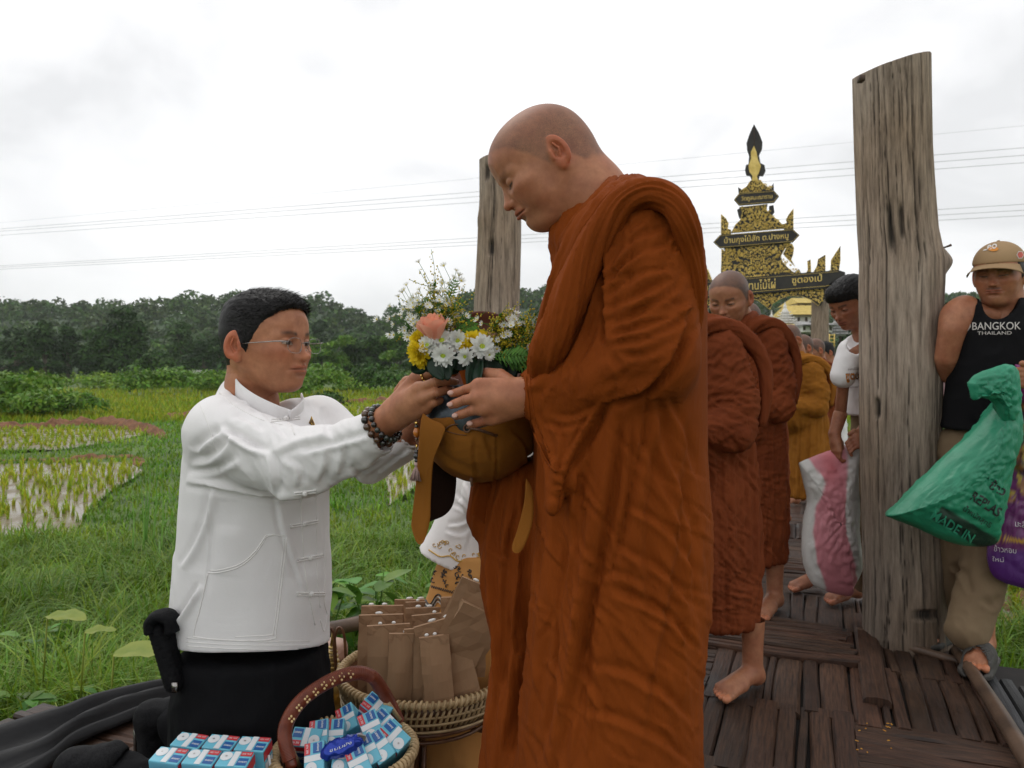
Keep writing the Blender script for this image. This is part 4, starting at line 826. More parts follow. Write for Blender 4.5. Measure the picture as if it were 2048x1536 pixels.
# small far things: white roofline between trees, hut with brown seedling stall, trellis
mb = MB(); c = P(390, 745, 125); mb.box(c, (2.6, 3, .8)); o = mb.build('shed', m_white, None, False); setp(o, 'tiny white shed glimpsed between trees left of the kneeling man', 'shed')
t = empty('roadside_stall', tuple(P(1895, 815, 24) * [1, 1, 0] + [0, 0, GZ]), 'low dark stall with reddish thatch right of the big post', 'stall'); m_thatch = mat('red_brown_thatch', (.06, .025, .025), (.14, .06, .06), .9, ns=8, bump=.8, bs=30, bdist=.05)
V = [P(1860, 756, 22), P(1945, 754, 22), P(1955, 788, 19.5), P(1850, 788, 19.5)]; V = V + [v_ + [0, 0, -.15] for v_ in V]; mesh('roof', V, [(0, 3, 2, 1), (4, 5, 6, 7), (3, 7, 6, 2), (0, 1, 5, 4), (0, 4, 7, 3), (1, 2, 6, 5)], m_thatch, t, False)
for u in (1862, 1900, 1940): q = P(u, 788, 20); mb = MB(); mb.tube([q, (q[0], q[1], GZ)], .05, 6); mb.build('stall_post', m_wood, t)
mb = MB(); q = P(1900, 800, 20.5); mb.box(q, (1.3, .5, .25)); mb.build('shelf', m_wood, t, False)
# ================================================================ POWER LINES
m_wire = mat('grey_cable', (.5, .5, .51), None, .6)
def cable(v0, v1, vm, D0, D1, rr, label):
    a = P(-922, v0 + (v0 - v1) * .45, D0 * 1.4); b_ = P(2970, v1 - (v0 - v1) * .45, D1 * .75); q = []
    for t_ in np.linspace(0, 1, 30): p_ = a + (b_ - a) * t_; p_ = p_.copy(); p_[2] -= vm * 4 * t_ * (1 - t_); q.append(p_)
    V, Fc = tube_vf(np.array(q), rr, 5); o = mesh('power_cable', V, Fc, m_wire); setp(o, label, 'cable', 'power cables')
for i, (v0, v1, lab) in enumerate([(452, 292, 'uppermost thick cable of the higher power line'), (457, 307, 'middle cable of the higher power line'), (465, 322, 'lowest cable of the higher power line'),
                                   (526, 405, 'uppermost cable of the lower power line'), (529, 417, 'middle cable of the lower power line'), (533, 428, 'lowest cable of the lower power line'), (440, 248, 'faint single cable above all the others')]):
    cable(v0, v1, .3, 80 + i * .5, 52 + i * .5, .017 if i < 6 else .009, lab)
# ================================================================ PEOPLE: shared tools
def skinmat(name):
    m, t, b = nt(name); L = t.links; b.inputs['Roughness'].default_value = .52; b.inputs['Specular IOR Level'].default_value = .38; b.inputs['Subsurface Weight'].default_value = .10; b.inputs['Subsurface Radius'].default_value = (1, .35, .2); b.inputs['Subsurface Scale'].default_value = .010
    at = N(t, 'Attribute', _attribute_name='Col'); tc = texco(t); n1 = N(t, 'TexNoise', Scale=55, Detail=6, Roughness=.7); n2 = N(t, 'TexNoise', Scale=620, Detail=2); n3 = N(t, 'TexNoise', Scale=17, Detail=4)
    for n in (n1, n2, n3): L.new(tc, n.inputs['Vector'])
    r1 = N(t, 'ValToRGB'); e = r1.color_ramp.elements; e[0].position = .32; e[1].position = .7; e[0].color = (.84, .79, .76, 1); e[1].color = (1.12, 1.10, 1.08, 1); L.new(n1.outputs['Fac'], r1.inputs[0])
    r3 = N(t, 'ValToRGB'); e = r3.color_ramp.elements; e[0].position = .35; e[1].position = .65; e[0].color = (.90, .78, .74, 1); e[1].color = (1.08, 1.08, 1.04, 1); L.new(n3.outputs['Fac'], r3.inputs[0])
    m0 = N(t, 'Mix', _data_type='RGBA', _blend_type='MULTIPLY'); m0.inputs[0].default_value = 1; L.new(r1.outputs[0], m0.inputs[6]); L.new(r3.outputs[0], m0.inputs[7]); m1 = N(t, 'Mix', _data_type='RGBA', _blend_type='MULTIPLY'); m1.inputs[0].default_value = 1; L.new(m0.outputs[2], m1.inputs[6]); L.new(at.outputs['Color'], m1.inputs[7])
    inv = N(t, 'Math', _operation='SUBTRACT'); inv.inputs[0].default_value = 1; L.new(at.outputs['Alpha'], inv.inputs[1]); r2 = N(t, 'ValToRGB'); e = r2.color_ramp.elements; e[0].position = .42; e[1].position = .58; e[0].color = (.60,) * 3 + (1,); e[1].color = (1, 1, 1, 1); L.new(n2.outputs['Fac'], r2.inputs[0])
    f = N(t, 'Math', _operation='MULTIPLY'); L.new(inv.outputs[0], f.inputs[0]); L.new(r2.outputs[0], f.inputs[1]); m2 = N(t, 'Mix', _data_type='RGBA'); m2.inputs[7].default_value = (.030, .024, .022, 1); L.new(f.outputs[0], m2.inputs[0]); L.new(m1.outputs[2], m2.inputs[6]); L.new(m2.outputs[2], b.inputs['Base Color'])
    b1 = N(t, 'Bump', Strength=.30, Distance=.0010); L.new(n1.outputs['Fac'], b1.inputs['Height']); b2 = N(t, 'Bump', Strength=.35, Distance=.0004); L.new(n2.outputs['Fac'], b2.inputs['Height']); L.new(b1.outputs[0], b2.inputs['Normal']); L.new(b2.outputs[0], b.inputs['Normal']); return m
m_skin = skinmat('skin')
m_nail = mat('nail', (.52, .30, .24), None, .3)
SK_A = np.array([.40, .185, .105]); SK_B = np.array([.40, .182, .100]); SK_C = np.array([.30, .135, .075])
HAIRC = np.array([.012, .010, .010])
def sm(x, a, b): t = np.clip((x - a) / (b - a), 0, 1); return t * t * (3 - 2 * t)
def head_mesh(h=.0018, skin=SK_A, stubble=.0, eye=.0, fat=0., brow=1., mustache=0., neck=None, neckr=.058, seed=0, jowl=0., nose=1., lips=1., gaze=0.):
    """face looks along +X, left ear at +Y, ear canal level z=0; returns verts, faces, colours (metres, unit head)"""
    S = SDF((-.235 if neck is not None else -.125, -.115, -.22 if neck is not None else -.125), (.125, .115, .135), h)
    S.ell((-.012, 0, .036), (.097, .077, .086)); S.ell((.030, 0, .045), (.060, .066, .060), .03); S.ell((.010, 0, -.012), (.076, .068 + fat * .5, .060), .03)
    S.ell((.030, 0, -.040), (.058, .052 + fat, .052), .02)
    for s in (-1, 1):
        S.ell((.052, s * .040, -.014), (.030, .026 + fat * .4, .020), .022)            # cheekbone
        S.ell((.044, s * .034, -.045), (.030, .024 + fat * .8, .032), .022)           # cheek
        S.cap((-.012, s * .052, -.030), (.052, s * .022, -.084), .019 + fat * .4, .015, .022)   # jaw
        S.cap((.080, s * .012, .024), (.066, s * .046, .021), .009, .009, .012)       # brow ridge
    S.ell((.066, 0, -.082), (.020, .022, .015), .016); S.ell((.072, 0, -.052), (.022, .028, .022), .018)
    if jowl: S.ell((.030, 0, -.088), (.045, .040, .022 + jowl * .5), .03); S.ell((-.012, 0, -.07), (.05, .052, .03 + jowl), .03)
    else: S.ell((.020, 0, -.078), (.045, .036, .016), .03)
    for s in (-1, 1):
        S.ell((.098, s * .031, .006), (.0215, .020, .0125), .012, mode='s')             # socket
        S.ell((.0715, s * .0315, .005), (.0145, .0165, .0125), .005)                     # lid over the eyeball
        S.ell((.0735, s * .0315, .0085), (.0135, .0158, .0090), .003)
    # nose
    S.cap((.084, 0, .010), (.0965 * 1.0, 0, -.022), .0062, .0092, .012); S.ell((.0985 + .004 * nose, 0, -.0255), (.0105, .0098, .0085), .006)
    for s in (-1, 1): S.ell((.0895, s * .0135, -.029), (.0105, .0072, .0075), .005)
    S.ell((.086, 0, -.031), (.010, .012, .006), .006)
    for s in (-1, 1): S.ell((.0985, s * .0062, -.0350), (.0050, .0034, .0034), .002, mode='s')
    # mouth
    for s in (-1, 1):
        S.cap((.0935, s * .003, -.0462), (.081, s * .023, -.0515), .0052 * lips, .0022, .004); S.cap((.0925, 0, -.0565), (.080, s * .021, -.0530), .0062 * lips, .0022, .004)
        S.cap((.1005, 0, -.0515), (.0845, s * .026, -.0525), .0016, .0014, .003, mode='s')
        S.cap((.097, s * .0195, -.030), (.087, s * .034, -.052), .0042, .0026, .010, mode='s')      # fold beside the nose
    S.ell((.0965, 0, -.0405), (.003, .0035, .006), .004, mode='s'); S.ell((.092, 0, -.065), (.006, .017, .004), .008, mode='s')
    # ears
    for s in (-1, 1):
        E = rotz(-s * .50) @ roty(.18)
        S.ell((-.014, s * .083, .003), (.0195, .0066, .0325), .004, E); S.ell((-.006, s * .079, -.024), (.0095, .0060, .0120), .005, E)
        S.ell((-.004, s * .0745, .0), (.012, .008, .022), .006)
        S.ell((-.0105, s * .0905, .001), (.0125, .0085, .0225), .002, E, 's'); S.ell((-.0030, s * .0850, -.004), (.0055, .0080, .0085), .002, E, 's'); S.chain([(-.0100, s * .0870, .016), (-.0150, s * .0885, .002), (-.0100, s * .0850, -.012)], .0022, .002)
        S.cap((-.0005, s * .0805, .006), (.0015, s * .0795, -.008), .0038, .0042, .003)   # tragus
    if neck is not None:
        n = np.array(neck, float); a = np.array([-.040, 0, -.012]); e_ = a + (n - a) * min(1, .17 / np.linalg.norm(n - a)); S.cap(a, (a + e_) / 2, neckr * .92, neckr, .03); S.cap((a + e_) / 2, e_, neckr, neckr * 1.12, .02)
    V, Fq = S.mesh(1); x, y, z = V.T; ay = np.abs(y)
    c = np.tile(skin, (len(V), 1)); n1 = noise(V * 22 + seed)[:, None]; n2 = noise(V * 70 + seed)[:, None]; c = c * (1 + .07 * n1 + .05 * n2)
    def blend(mask, col, a=1.): nonlocal c; m_ = np.clip(mask * a, 0, 1)[:, None]; c = c * (1 - m_) + np.asarray(col) * m_
    red = skin * [1.12, .80, .74]
    blend(np.exp(-((x - .07) / .03) ** 2 - ((ay - .042) / .02) ** 2 - ((z + .018) / .018) ** 2), red, .55); blend(np.exp(-((x - .1) / .014) ** 2 - (ay / .014) ** 2 - ((z + .026) / .012) ** 2), red, .5)
    blend(sm(ay, .077, .085) * (x < .02), skin * [1.22, .80, .72], .7); blend(np.exp(-((ay - .030) / .018) ** 2 - ((z - .0) / .012) ** 2) * (x > .05), skin * .72, .55)
    lipm = np.exp(-((z + .0515) / .0085) ** 4 - (ay / (.0245)) ** 6) * (x > .078); blend(lipm, skin * [.80, .50, .48], .85)
    blend(np.exp(-((z + .0520) / .0019) ** 2 - (ay / .026) ** 6) * (x > .076), skin * .25, .85)
    bz = .0235 + .004 * np.sin((ay - .012) * 60); blend(np.exp(-((z - bz) / .0048) ** 2) * sm(ay, .010, .017) * (1 - sm(ay, .044, .052)) * (x > .04) * (.75 + .4 * n2[:, 0]), HAIRC * 1.6, .95 * brow)
    # eyes
    e = (ay - .0315) / .0155; ez = .0035 + .0015 * e; arch = np.sqrt(np.clip(1 - e * e, 0, 1)); inn = (np.abs(e) < 1) & (x > .06)
    if eye > 0:
        up = ez + eye * arch; lo_ = ez - eye * .45 * arch; blend(((z < up) & (z > lo_) & inn) * 1., (.42, .36, .32), 1); ic = gaze
        blend((((ay - .0315 - ic * np.sign(y)) ** 2 + (z - ez - eye * .25) ** 2 < (.0062) ** 2) & (z < up) & (z > lo_) & inn) * 1., (.018, .010, .008), 1); blend(np.exp(-((z - up) / .0018) ** 2) * inn, HAIRC, .95); blend(np.exp(-((z - lo_) / .0008) ** 2) * inn, skin * .4, .6)
    else: blend(np.exp(-((z - (ez - .0015 + .0030 * (1 - arch) * 0 - .0022 * arch)) / .0018) ** 2) * inn, HAIRC * 1.2, 1)
    blend(np.exp(-((z - (ez + .0065)) / .0011) ** 2) * inn, skin * .55, .5)
    hl = np.interp(x, [-.12, -.085, -.05, -.02, .0, .012, .024, .04, .054, .068, .080, .1], [-.050, -.048, -.042, .004, .006, -.018, .005, .028, .052, .066, .076, .09]); s_ = sm(z - hl + .004 * n2[:, 0], -.004, .012) * (1 - sm(ay, .079, .083))
    al = 1 - np.clip(s_ * stubble * (.82 + .25 * n1[:, 0]), 0, 1) * (1 - .15 * sm(z, .05, .11)) if stubble else np.ones(len(V))
    if mustache: blend(np.exp(-((z + .0405) / .004) ** 2 - (ay / .024) ** 6) * (x > .082), skin * .25, mustache); blend(np.exp(-((z + .072) / .012) ** 2 - (ay / .02) ** 4) * (x > .07), skin * .45, mustache * .4)
    blend(np.exp(-((z + .075) / .02) ** 2) * (x > .05), skin * [.82, .82, .85], .25)
    for k in range(5): q = np.random.RandomState(seed + k).uniform(-1, 1, 3); tgt = np.array([.062, q[0] * .045, -.02 + q[1] * .045]); blend(np.exp(-((y - tgt[1]) ** 2 + (z - tgt[2]) ** 2) / .0014 ** 2) * (x > .03), skin * .35, .7)
    c = np.concatenate([c, al[:, None]], 1); V[:, 0] = xs_(V[:, 0]); return V, Fq, c, s_
def xs_(x): return x * (1 + .12 * sm(x, 0, .10))
def rot(yaw, pitch, roll=0.): return rotz(math.radians(yaw)) @ roty(math.radians(pitch)) @ rotx(math.radians(roll))
class Body:
    """islands of one continuous skin mesh (the rest is under the clothes)"""
    def __init__(s): s.v = []; s.f = []; s.c = []; s.n = 0
    def add(s, V, Fq, c): s.v.append(V); s.f.append(Fq + s.n); c = c if np.ndim(c) == 2 else np.tile(c, (len(V), 1)); s.c.append(c if c.shape[1] == 4 else np.concatenate([c, np.ones((len(c), 1))], 1)); s.n += len(V)
    def build(s, name, parent, m=None): return mesh(name, np.concatenate(s.v), np.concatenate(s.f), m or m_skin, parent, True, np.concatenate(s.c))
def skincol(V, skin, seed=0, a=.08): return skin * (1 + a * noise(V * 30 + seed)[:, None] + .05 * noise(V * 90)[:, None])
def limb(pts, rad, skin, h=.004, k=.01, extra=None):
    pts = np.array(pts, float); m = max(rad) + .02; S = SDF(pts.min(0) - m, pts.max(0) + m, h); S.chain(pts, rad)
    if extra: extra(S)
    V, Fq = S.mesh(2); return V, Fq, skincol(V, skin)
def hand(wrist, knuckles, joints, tips_r, skin, palm_r=.016, arm=None, arm_r=.027, h=.0017, thumb=None, fr=.0085, side=None, red=True, k=.006):
    """knuckles: 4 points; joints: for each finger list of points after the knuckle"""
    allp = np.array([wrist] + list(knuckles) + [q for j in joints for q in j] + (list(thumb) if thumb is not None else []) + ([arm] if arm is not None else [])); m = .035; S = SDF(allp.min(0) - m, allp.max(0) + m, h); w = np.array(wrist); K = np.array(knuckles)
    if arm is not None: S.cap(arm, w, arm_r * 1.12, arm_r * .92)
    off = (K - K.mean(0)) * .45; wp = w + off
    for i in range(4): S.cap(wp[i], K[i], palm_r * 1.05, palm_r * .72, .012)
    S.ell(w + (K.mean(0) - w) * .5, np.array([1, 1, 1]) * palm_r * 1.15, .02)
    for i, j in enumerate(joints):
        r0 = tips_r[i] if np.ndim(tips_r) else tips_r; pts = [K[i]] + list(j); n = len(pts); rr = [r0 * 1.18, r0 * 1.04, r0 * .98, r0 * .86][:n]; T = SDFchain(S, pts, rr, k)
    if thumb is not None: SDFchain(S, [w + (thumb[0] - w) * .45] + list(thumb), [.015, .013, .0112, .0095][:len(thumb) + 1], .010)
    V, Fq = S.mesh(1); c = skincol(V, skin)
    for i, j in enumerate(joints):
        for q in [K[i]] + list(j)[:-1]: g = np.exp(-(np.linalg.norm(V - np.array(q), axis=1) / .010) ** 2)[:, None] * .35; c = c * (1 - g) + skin * [1.12, .80, .72] * g
        pj = [K[i]] + list(j)
        for a_ in range(1, len(pj) - 1):
            t_ = pj[a_ + 1] - pj[a_ - 1]; t_ = t_ / np.linalg.norm(t_); rel = V - pj[a_]; s_ = rel @ t_; rr_ = np.linalg.norm(rel, axis=1)
            for of in (-.0024, .0018): g = (np.exp(-((s_ - of) / .0011) ** 2) * (rr_ < .0135) * .42)[:, None]; c = c * (1 - g) + skin * [.55, .42, .38] * g
        q = np.array(j[-1]); g = np.exp(-(np.linalg.norm(V - q, axis=1) / .008) ** 2)[:, None] * .5; c = c * (1 - g) + skin * [1.25, .95, .90] * g
    return V, Fq, c
def SDFchain(S, pts, rr, k):
    pts = np.asarray(pts, float)
    for i in range(len(pts) - 1): S.cap(pts[i], pts[i + 1], rr[i], rr[i + 1], k if i == 0 else .0015)
def inner(bd, chains, skin, r=.036):
    for c_ in chains: V, Fq, c = limb(c_, [r] * len(c_), skin, .012); bd.add(V, Fq, c)
def nail_at(tip, prev, camdir, r, parent, m=None):
    t = np.array(tip) - np.array(prev); t /= np.linalg.norm(t); n = np.array(camdir, float); n -= t * n.dot(t); n /= np.linalg.norm(n); b = np.cross(t, n); mb = MB(); V, f = sphere_vf(8); V = V * [r * .75, r * .62, r * .22]; V = V @ np.stack([t, b, n], 0); mb.add(V + np.array(tip) + t * r * .25 + n * r * .78, f); return mb.build('fingernail', m or m_nail, parent)
# cloth
def clothmat(name, c1, c2, bump=.5, rough=.85, weave=False, sheen=.25, ang=(0, 0, 0), st=(4, 4, .8), ns=9):
    m, t, b = nt(name); L = t.links; b.inputs['Roughness'].default_value = rough; b.inputs['Sheen Weight'].default_value = sheen; b.inputs['Sheen Roughness'].default_value = .45; b.inputs['Specular IOR Level'].default_value = .12
    b.inputs['Sheen Tint'].default_value = (*[min(1, x * 1.6 + .1) for x in c2], 1)
    nz = N(t, 'TexNoise', Scale=3.5, Detail=6, Roughness=.6); L.new(texco(t), nz.inputs['Vector']); rp = N(t, 'ValToRGB'); e = rp.color_ramp.elements; e[0].position = .3; e[1].position = .7; e[0].color = (*c1, 1); e[1].color = (*c2, 1); L.new(nz.outputs['Fac'], rp.inputs[0])
    at = N(t, 'Attribute', _attribute_name='Col'); mx = N(t, 'Mix', _data_type='RGBA', _blend_type='MULTIPLY'); mx.inputs[0].default_value = 1; L.new(rp.outputs[0], mx.inputs[6]); L.new(at.outputs['Color'], mx.inputs[7]); L.new(mx.outputs[2], b.inputs['Base Color'])
    n1 = N(t, 'TexNoise', Scale=ns, Detail=4, Roughness=.6, Distortion=.6); L.new(texco(t, st, ang), n1.inputs['Vector']); n2 = N(t, 'TexNoise', Scale=38, Detail=3, Distortion=.8); L.new(texco(t, (1.6, 1.6, .5), ang), n2.inputs['Vector'])
    b1 = N(t, 'Bump', Strength=bump, Distance=.008); L.new(n1.outputs['Fac'], b1.inputs['Height']); b2 = N(t, 'Bump', Strength=bump * .6, Distance=.002); L.new(n2.outputs['Fac'], b2.inputs['Height']); L.new(b1.outputs[0], b2.inputs['Normal']); last = b2
    if weave:
        n3 = N(t, 'TexNoise', Scale=420, Detail=1); L.new(texco(t, (.35, .35, 1)), n3.inputs['Vector']); b3 = N(t, 'Bump', Strength=.35, Distance=.0006); L.new(n3.outputs['Fac'], b3.inputs['Height']); L.new(b2.outputs[0], b3.inputs['Normal']); last = b3
    L.new(last.outputs[0], b.inputs['Normal']); return m
def ridged(p, o=2):
    s = 0; a = 1
    for k in range(o): s = s + a * (1 - 2 * np.abs(noise(p * 2 ** k + 3.3 * k)) ** .8); a *= .5
    return s
m_robe1 = clothmat('rust_orange_cloth', (.165, .033, .003), (.225, .047, .0045), .6, sheen=.0, ang=(0, .5, 0)); m_robe2 = clothmat('maroon_brown_cloth', (.130, .028, .009), (.185, .043, .013), .65, sheen=.0, ang=(0, .4, 0)); m_robe3 = clothmat('ochre_cloth', (.22, .082, .010), (.30, .115, .016), .5, sheen=.08)
m_shirt = clothmat('white_cotton', (.72, .70, .70), (.80, .785, .78), .22, .8, True, .1, st=(2, 2, 1.5), ns=5)
m_black_c = clothmat('black_cloth', (.004, .004, .005), (.008, .008, .009), .3, .85, False, .0)

def hair_cap(V, Fq, mask, m, parent, side=.004, top=.014, front=.0, seed=0, strands=1400, ln=.022, M=None, o=None, s=1., fwd=0.35, name='hair'):
    """hair grown off the scalp of a head mesh: a shell with a broken surface plus separate strands"""
    Nn = normals(V, Fq); r = np.random.RandomState(seed); x, y, z = V.T; t = side + (top - side) * sm(z, .045, .105) + front * sm(x, .03, .08) * sm(z, .05, .08)
    q = np.stack([x * 30, y * 120, z * 60], 1); t = t * mask ** .5 * (1 + .16 * noise(q) + .10 * noise(q * 2.3)) - .0012; keep = (mask[Fq] > .10).all(1); idx = np.unique(Fq[keep]); mp = np.full(len(V), -1); mp[idx] = np.arange(len(idx)); V2 = (V + Nn * t[:, None])[idx]; F2 = mp[Fq[keep]]
    cand = np.where(mask > .45)[0]; k = r.choice(cand, strands); b = V[k] + Nn[k] * t[k, None] * .6; w = np.cross(Nn[k], r.normal(size=(strands, 3))); w /= np.linalg.norm(w, axis=1)[:, None]
    L = ln * (.35 + sm(z[k], .03, .10)) * r.uniform(.5, 1.2, strands); dirv = Nn[k] * .30 + np.array([fwd, 0, .10]) + r.normal(size=(strands, 3)) * .12; dirv /= np.linalg.norm(dirv, axis=1)[:, None]; tip = b + dirv * L[:, None]; mid = b + (dirv + Nn[k] * .15) * L[:, None] * .5; ww = w * .00045
    SV = np.stack([b - ww * 1.3, b + ww * 1.3, mid + ww, mid - ww, mid - ww, mid + ww, tip + ww * .2, tip - ww * .2], 1).reshape(-1, 3); SF = np.arange(len(SV)).reshape(-1, 4) + len(V2)
    A = np.concatenate([V2, SV]); A = (A * s) @ np.array(M).T + o; return mesh(name, A, np.concatenate([F2, SF]), m, parent, True)
m_hair = mat('black_hair', (.004, .0035, .0035), (.010, .008, .008), .5, spec=.22, ns=60, stretch=(1, 5, 2), bump=.4, bs=220, bdist=.001)

def crumple(uv, front, poly, n, ang, ln, w, amp, seed):
    """many short creases following the pull of the cloth inside an area"""
    r = np.random.RandomState(seed); xs = [p[0] for p in poly]; ys = [p[1] for p in poly]; d = np.zeros(len(uv)); k = 0; box = (uv[:, 0] > min(xs) - 40) & (uv[:, 0] < max(xs) + 40) & (uv[:, 1] > min(ys) - 40) & (uv[:, 1] < max(ys) + 40); idx = np.where(box)[0]; q = uv[idx]; out = np.zeros(len(idx))
    while k < n:
        u, v = r.uniform(min(xs), max(xs)), r.uniform(min(ys), max(ys))
        if not inpoly(np.array([u]), np.array([v]), poly)[0]: k += .3; continue
        k += 1; a = math.radians(ang(u, v) + r.normal() * 9); l = ln * r.uniform(.5, 1.4); b = r.normal() * l * .12; dx, dy = math.cos(a) * l / 2, -math.sin(a) * l / 2; ww = w * r.uniform(.6, 1.4); out += stroke(q, [(u - dx, v - dy), (u - b * math.sin(a), v - b * math.cos(a)), (u + dx, v + dy)], ww, 'fold') * amp * r.choice([-1, 1, 1]) * r.uniform(.5, 1.3)
    d[idx] = out; return d * front
# ================================================================ FRONT MONK
YM = 1.42
monk = empty('person', (P(1190, 1000, YM)[0], YM, 0), 'stout shaven monk in rust orange robe, head bowed, holding the alms bowl in front', 'person')
bd = Body(); ho = P(1096, 334, YM); Rm = rot(180, 33, 0) @ rotz(math.radians(4)); hs = .93
neckw = np.array([.205, YM + .0, 1.395]); nl = Rm.T @ (neckw - ho) / hs
V, Fq, c, s_ = head_mesh(.0017, SK_A * [.98, .95, .93], stubble=.62, eye=0, fat=.007, neck=nl, neckr=.073, seed=3, nose=.1, jowl=.012, lips=1.15, brow=.35)
bd.add((V * hs) @ Rm.T + ho, Fq, c)
# near hand (his left) laid over the bowl
HY = 1.285
w = P(1052, 792, HY); K = [P(958, 771, HY - .012), P(957, 795, HY - .020), P(966, 817, HY - .018), P(985, 836, HY - .006)]
J = [[P(932, 779, HY), P(914, 785, HY + .012), P(904, 787, HY + .02)], [P(930, 800, HY - .012), P(912, 807, HY), P(903, 810, HY + .008)], [P(941, 822, HY - .010), P(922, 829, HY), P(913, 832, HY + .006)], [P(966, 843, HY), P(950, 847, HY + .006), P(942, 848, HY + .012)]]
hb = hand(w, K, J, [.0078, .0082, .0082, .0078], SK_A * [1.0, .95, .92], .0185, arm=P(1110, 783, HY + .005), arm_r=.030, thumb=[P(1000, 752, HY + .035), P(975, 748, HY + .05), P(960, 748, HY + .06)])
bd.add(*hb)
# far hand under the bowl
HF = 1.62; w = P(1010, 800, HF); K = [P(960 - 6 * i, 812 + 6 * i, HF + .01 * i) for i in range(4)]; J = [[P(930 - 4 * i, 818 + 6 * i, HF), P(915 - 4 * i, 822 + 6 * i, HF - .01), P(905 - 4 * i, 824 + 6 * i, HF - .02)] for i in range(4)]
bd.add(*hand(w, K, J, .008, SK_A * .95, .018, arm=P(1080, 790, HF), h=.003, thumb=[P(985, 775, HF - .02), P(965, 768, HF - .03)]))
inner(bd, [[(.20, YM, 1.34), (.24, 1.30, 1.34), P(1302, 712, 1.225), P(1110, 783, HY + .005)], [(.20, YM, 1.34), (.24, 1.56, 1.34), P(1270, 700, 1.6), P(1080, 790, HF)], [(.20, YM, 1.42), (.20, YM, .9), (.20, YM + .08, .5), (.20, YM + .08, .1)], [(.20, YM, .9), (.20, YM - .08, .5), (.20, YM - .08, .1)]], SK_A)
body = bd.build('body', monk)
for j in J[:0]: pass
for (a, b_) in (((913, 832), (922, 829)), ((903, 810), (912, 807)), ((904, 787), (914, 785)), ((942, 848), (950, 847))):
    nail_at(P(a[0], a[1], HY), P(b_[0], b_[1], HY), (-.35, -1, .25), .0078, body)
# ---- robe
hR = .0052
S = SDF((-.22, YM - .42, -.0), (.52, YM + .38, 1.62), hR)
def L_(v, u0, u1, ry, dy=0.): z = CH - (v - 740) / F * YM; x0 = (u0 - 1024) / F * YM; x1 = (u1 - 1024) / F * YM; return (z, (x0 + x1) / 2, YM + dy, (x1 - x0) / 2, ry)
S.loft([L_(385, 1215, 1330, .06), L_(425, 1165, 1372, .14), L_(480, 1140, 1392, .19), L_(560, 1108, 1400, .215), L_(640, 1082, 1400, .22), L_(760, 1068, 1400, .225), L_(900, 1066, 1402, .215), L_(1050, 1060, 1410, .21), L_(1200, 1052, 1406, .21), L_(1330, 1050, 1392, .21), L_(1450, 1040, 1390, .215), L_(1536, 1030, 1392, .22), L_(1800, 1005, 1395, .22), L_(1935, 1000, 1395, .22)], p=2.25)
# collar round the neck
S.chain([P(1262, 400, YM), P(1215, 440, YM), P(1185, 480, YM)], [.045, .075, .08], .03)
S.cap(P(1262, 425, YM - .13), P(1262, 425, YM + .13), .05, .05, .05)
S.chain([P(1130, 330, YM), P(1195, 385, YM), P(1225, 420, YM)], [.075, .072, .06], .012, mode='s')
# near arm: sleeve
YA = 1.26; sh = P(1296, 452, YA + .03); el = P(1302, 712, YA - .035); wr = P(1075, 792, HY + .01)
S.chain([sh, P(1290, 540, YA), P(1296, 640, YA - .02), el], [.082, .086, .082, .072], .022); S.chain([el, P(1200, 752, YA - .01), wr], [.074, .062, .045], .03)
# far arm
S.chain([P(1270, 470, YM + .17), P(1260, 700, YM + .2), P(1090, 790, 1.62)], [.08, .075, .045], .04)
# hanging cuff corner under the forearm: a cloth web tapering to the knotted tip
for (a, b_, ra, rb) in ((P(1074, 815, HY - .015), P(1114, 960, HY - .04), .016, .014), (P(1108, 820, HY - .02), P(1120, 960, HY - .045), .022, .017), (P(1150, 815, HY - .03), P(1130, 940, HY - .045), .026, .019), (P(1200, 800, HY - .03), P(1145, 925, HY - .04), .022, .018), (P(1120, 945, HY - .045), P(1106, 1010, HY - .05), .021, .0155)): S.cap(a, b_, ra, rb, .016)
# layered drape in front, between bowl and ground (far sleeve side): falls left of the body
for (pts, rad) in (([P(990, 975, 1.55), P(998, 1100, 1.52), P(1012, 1200, 1.50), P(1030, 1310, 1.48), P(1020, 1420, 1.47), P(1005, 1600, 1.46)], [.030, .038, .036, .034, .036, .04]), ([P(1040, 960, 1.50), P(1030, 1150, 1.48), P(1045, 1300, 1.46), P(1040, 1600, 1.45)], [.045, .05, .05, .06]), ([P(985, 960, 1.55), P(968, 1035, 1.54)], [.035, .030])): S.chain(pts, rad, .03)
S.cap(P(1090, 445, YM), P(1090, 445, YM) + [0, 0, .001], .001, .001)
# opening for the wrist, and the neck
S.cap(P(1040, 794, HY + .01), P(1066, 793, HY + .01), .033, .034, .004, mode='s')
V, Fq = S.mesh(2); Nv = normals(V, Fq)
uv = px(V); front = np.clip(-Nv[:, 1] * 1.6 + .15, 0, 1)
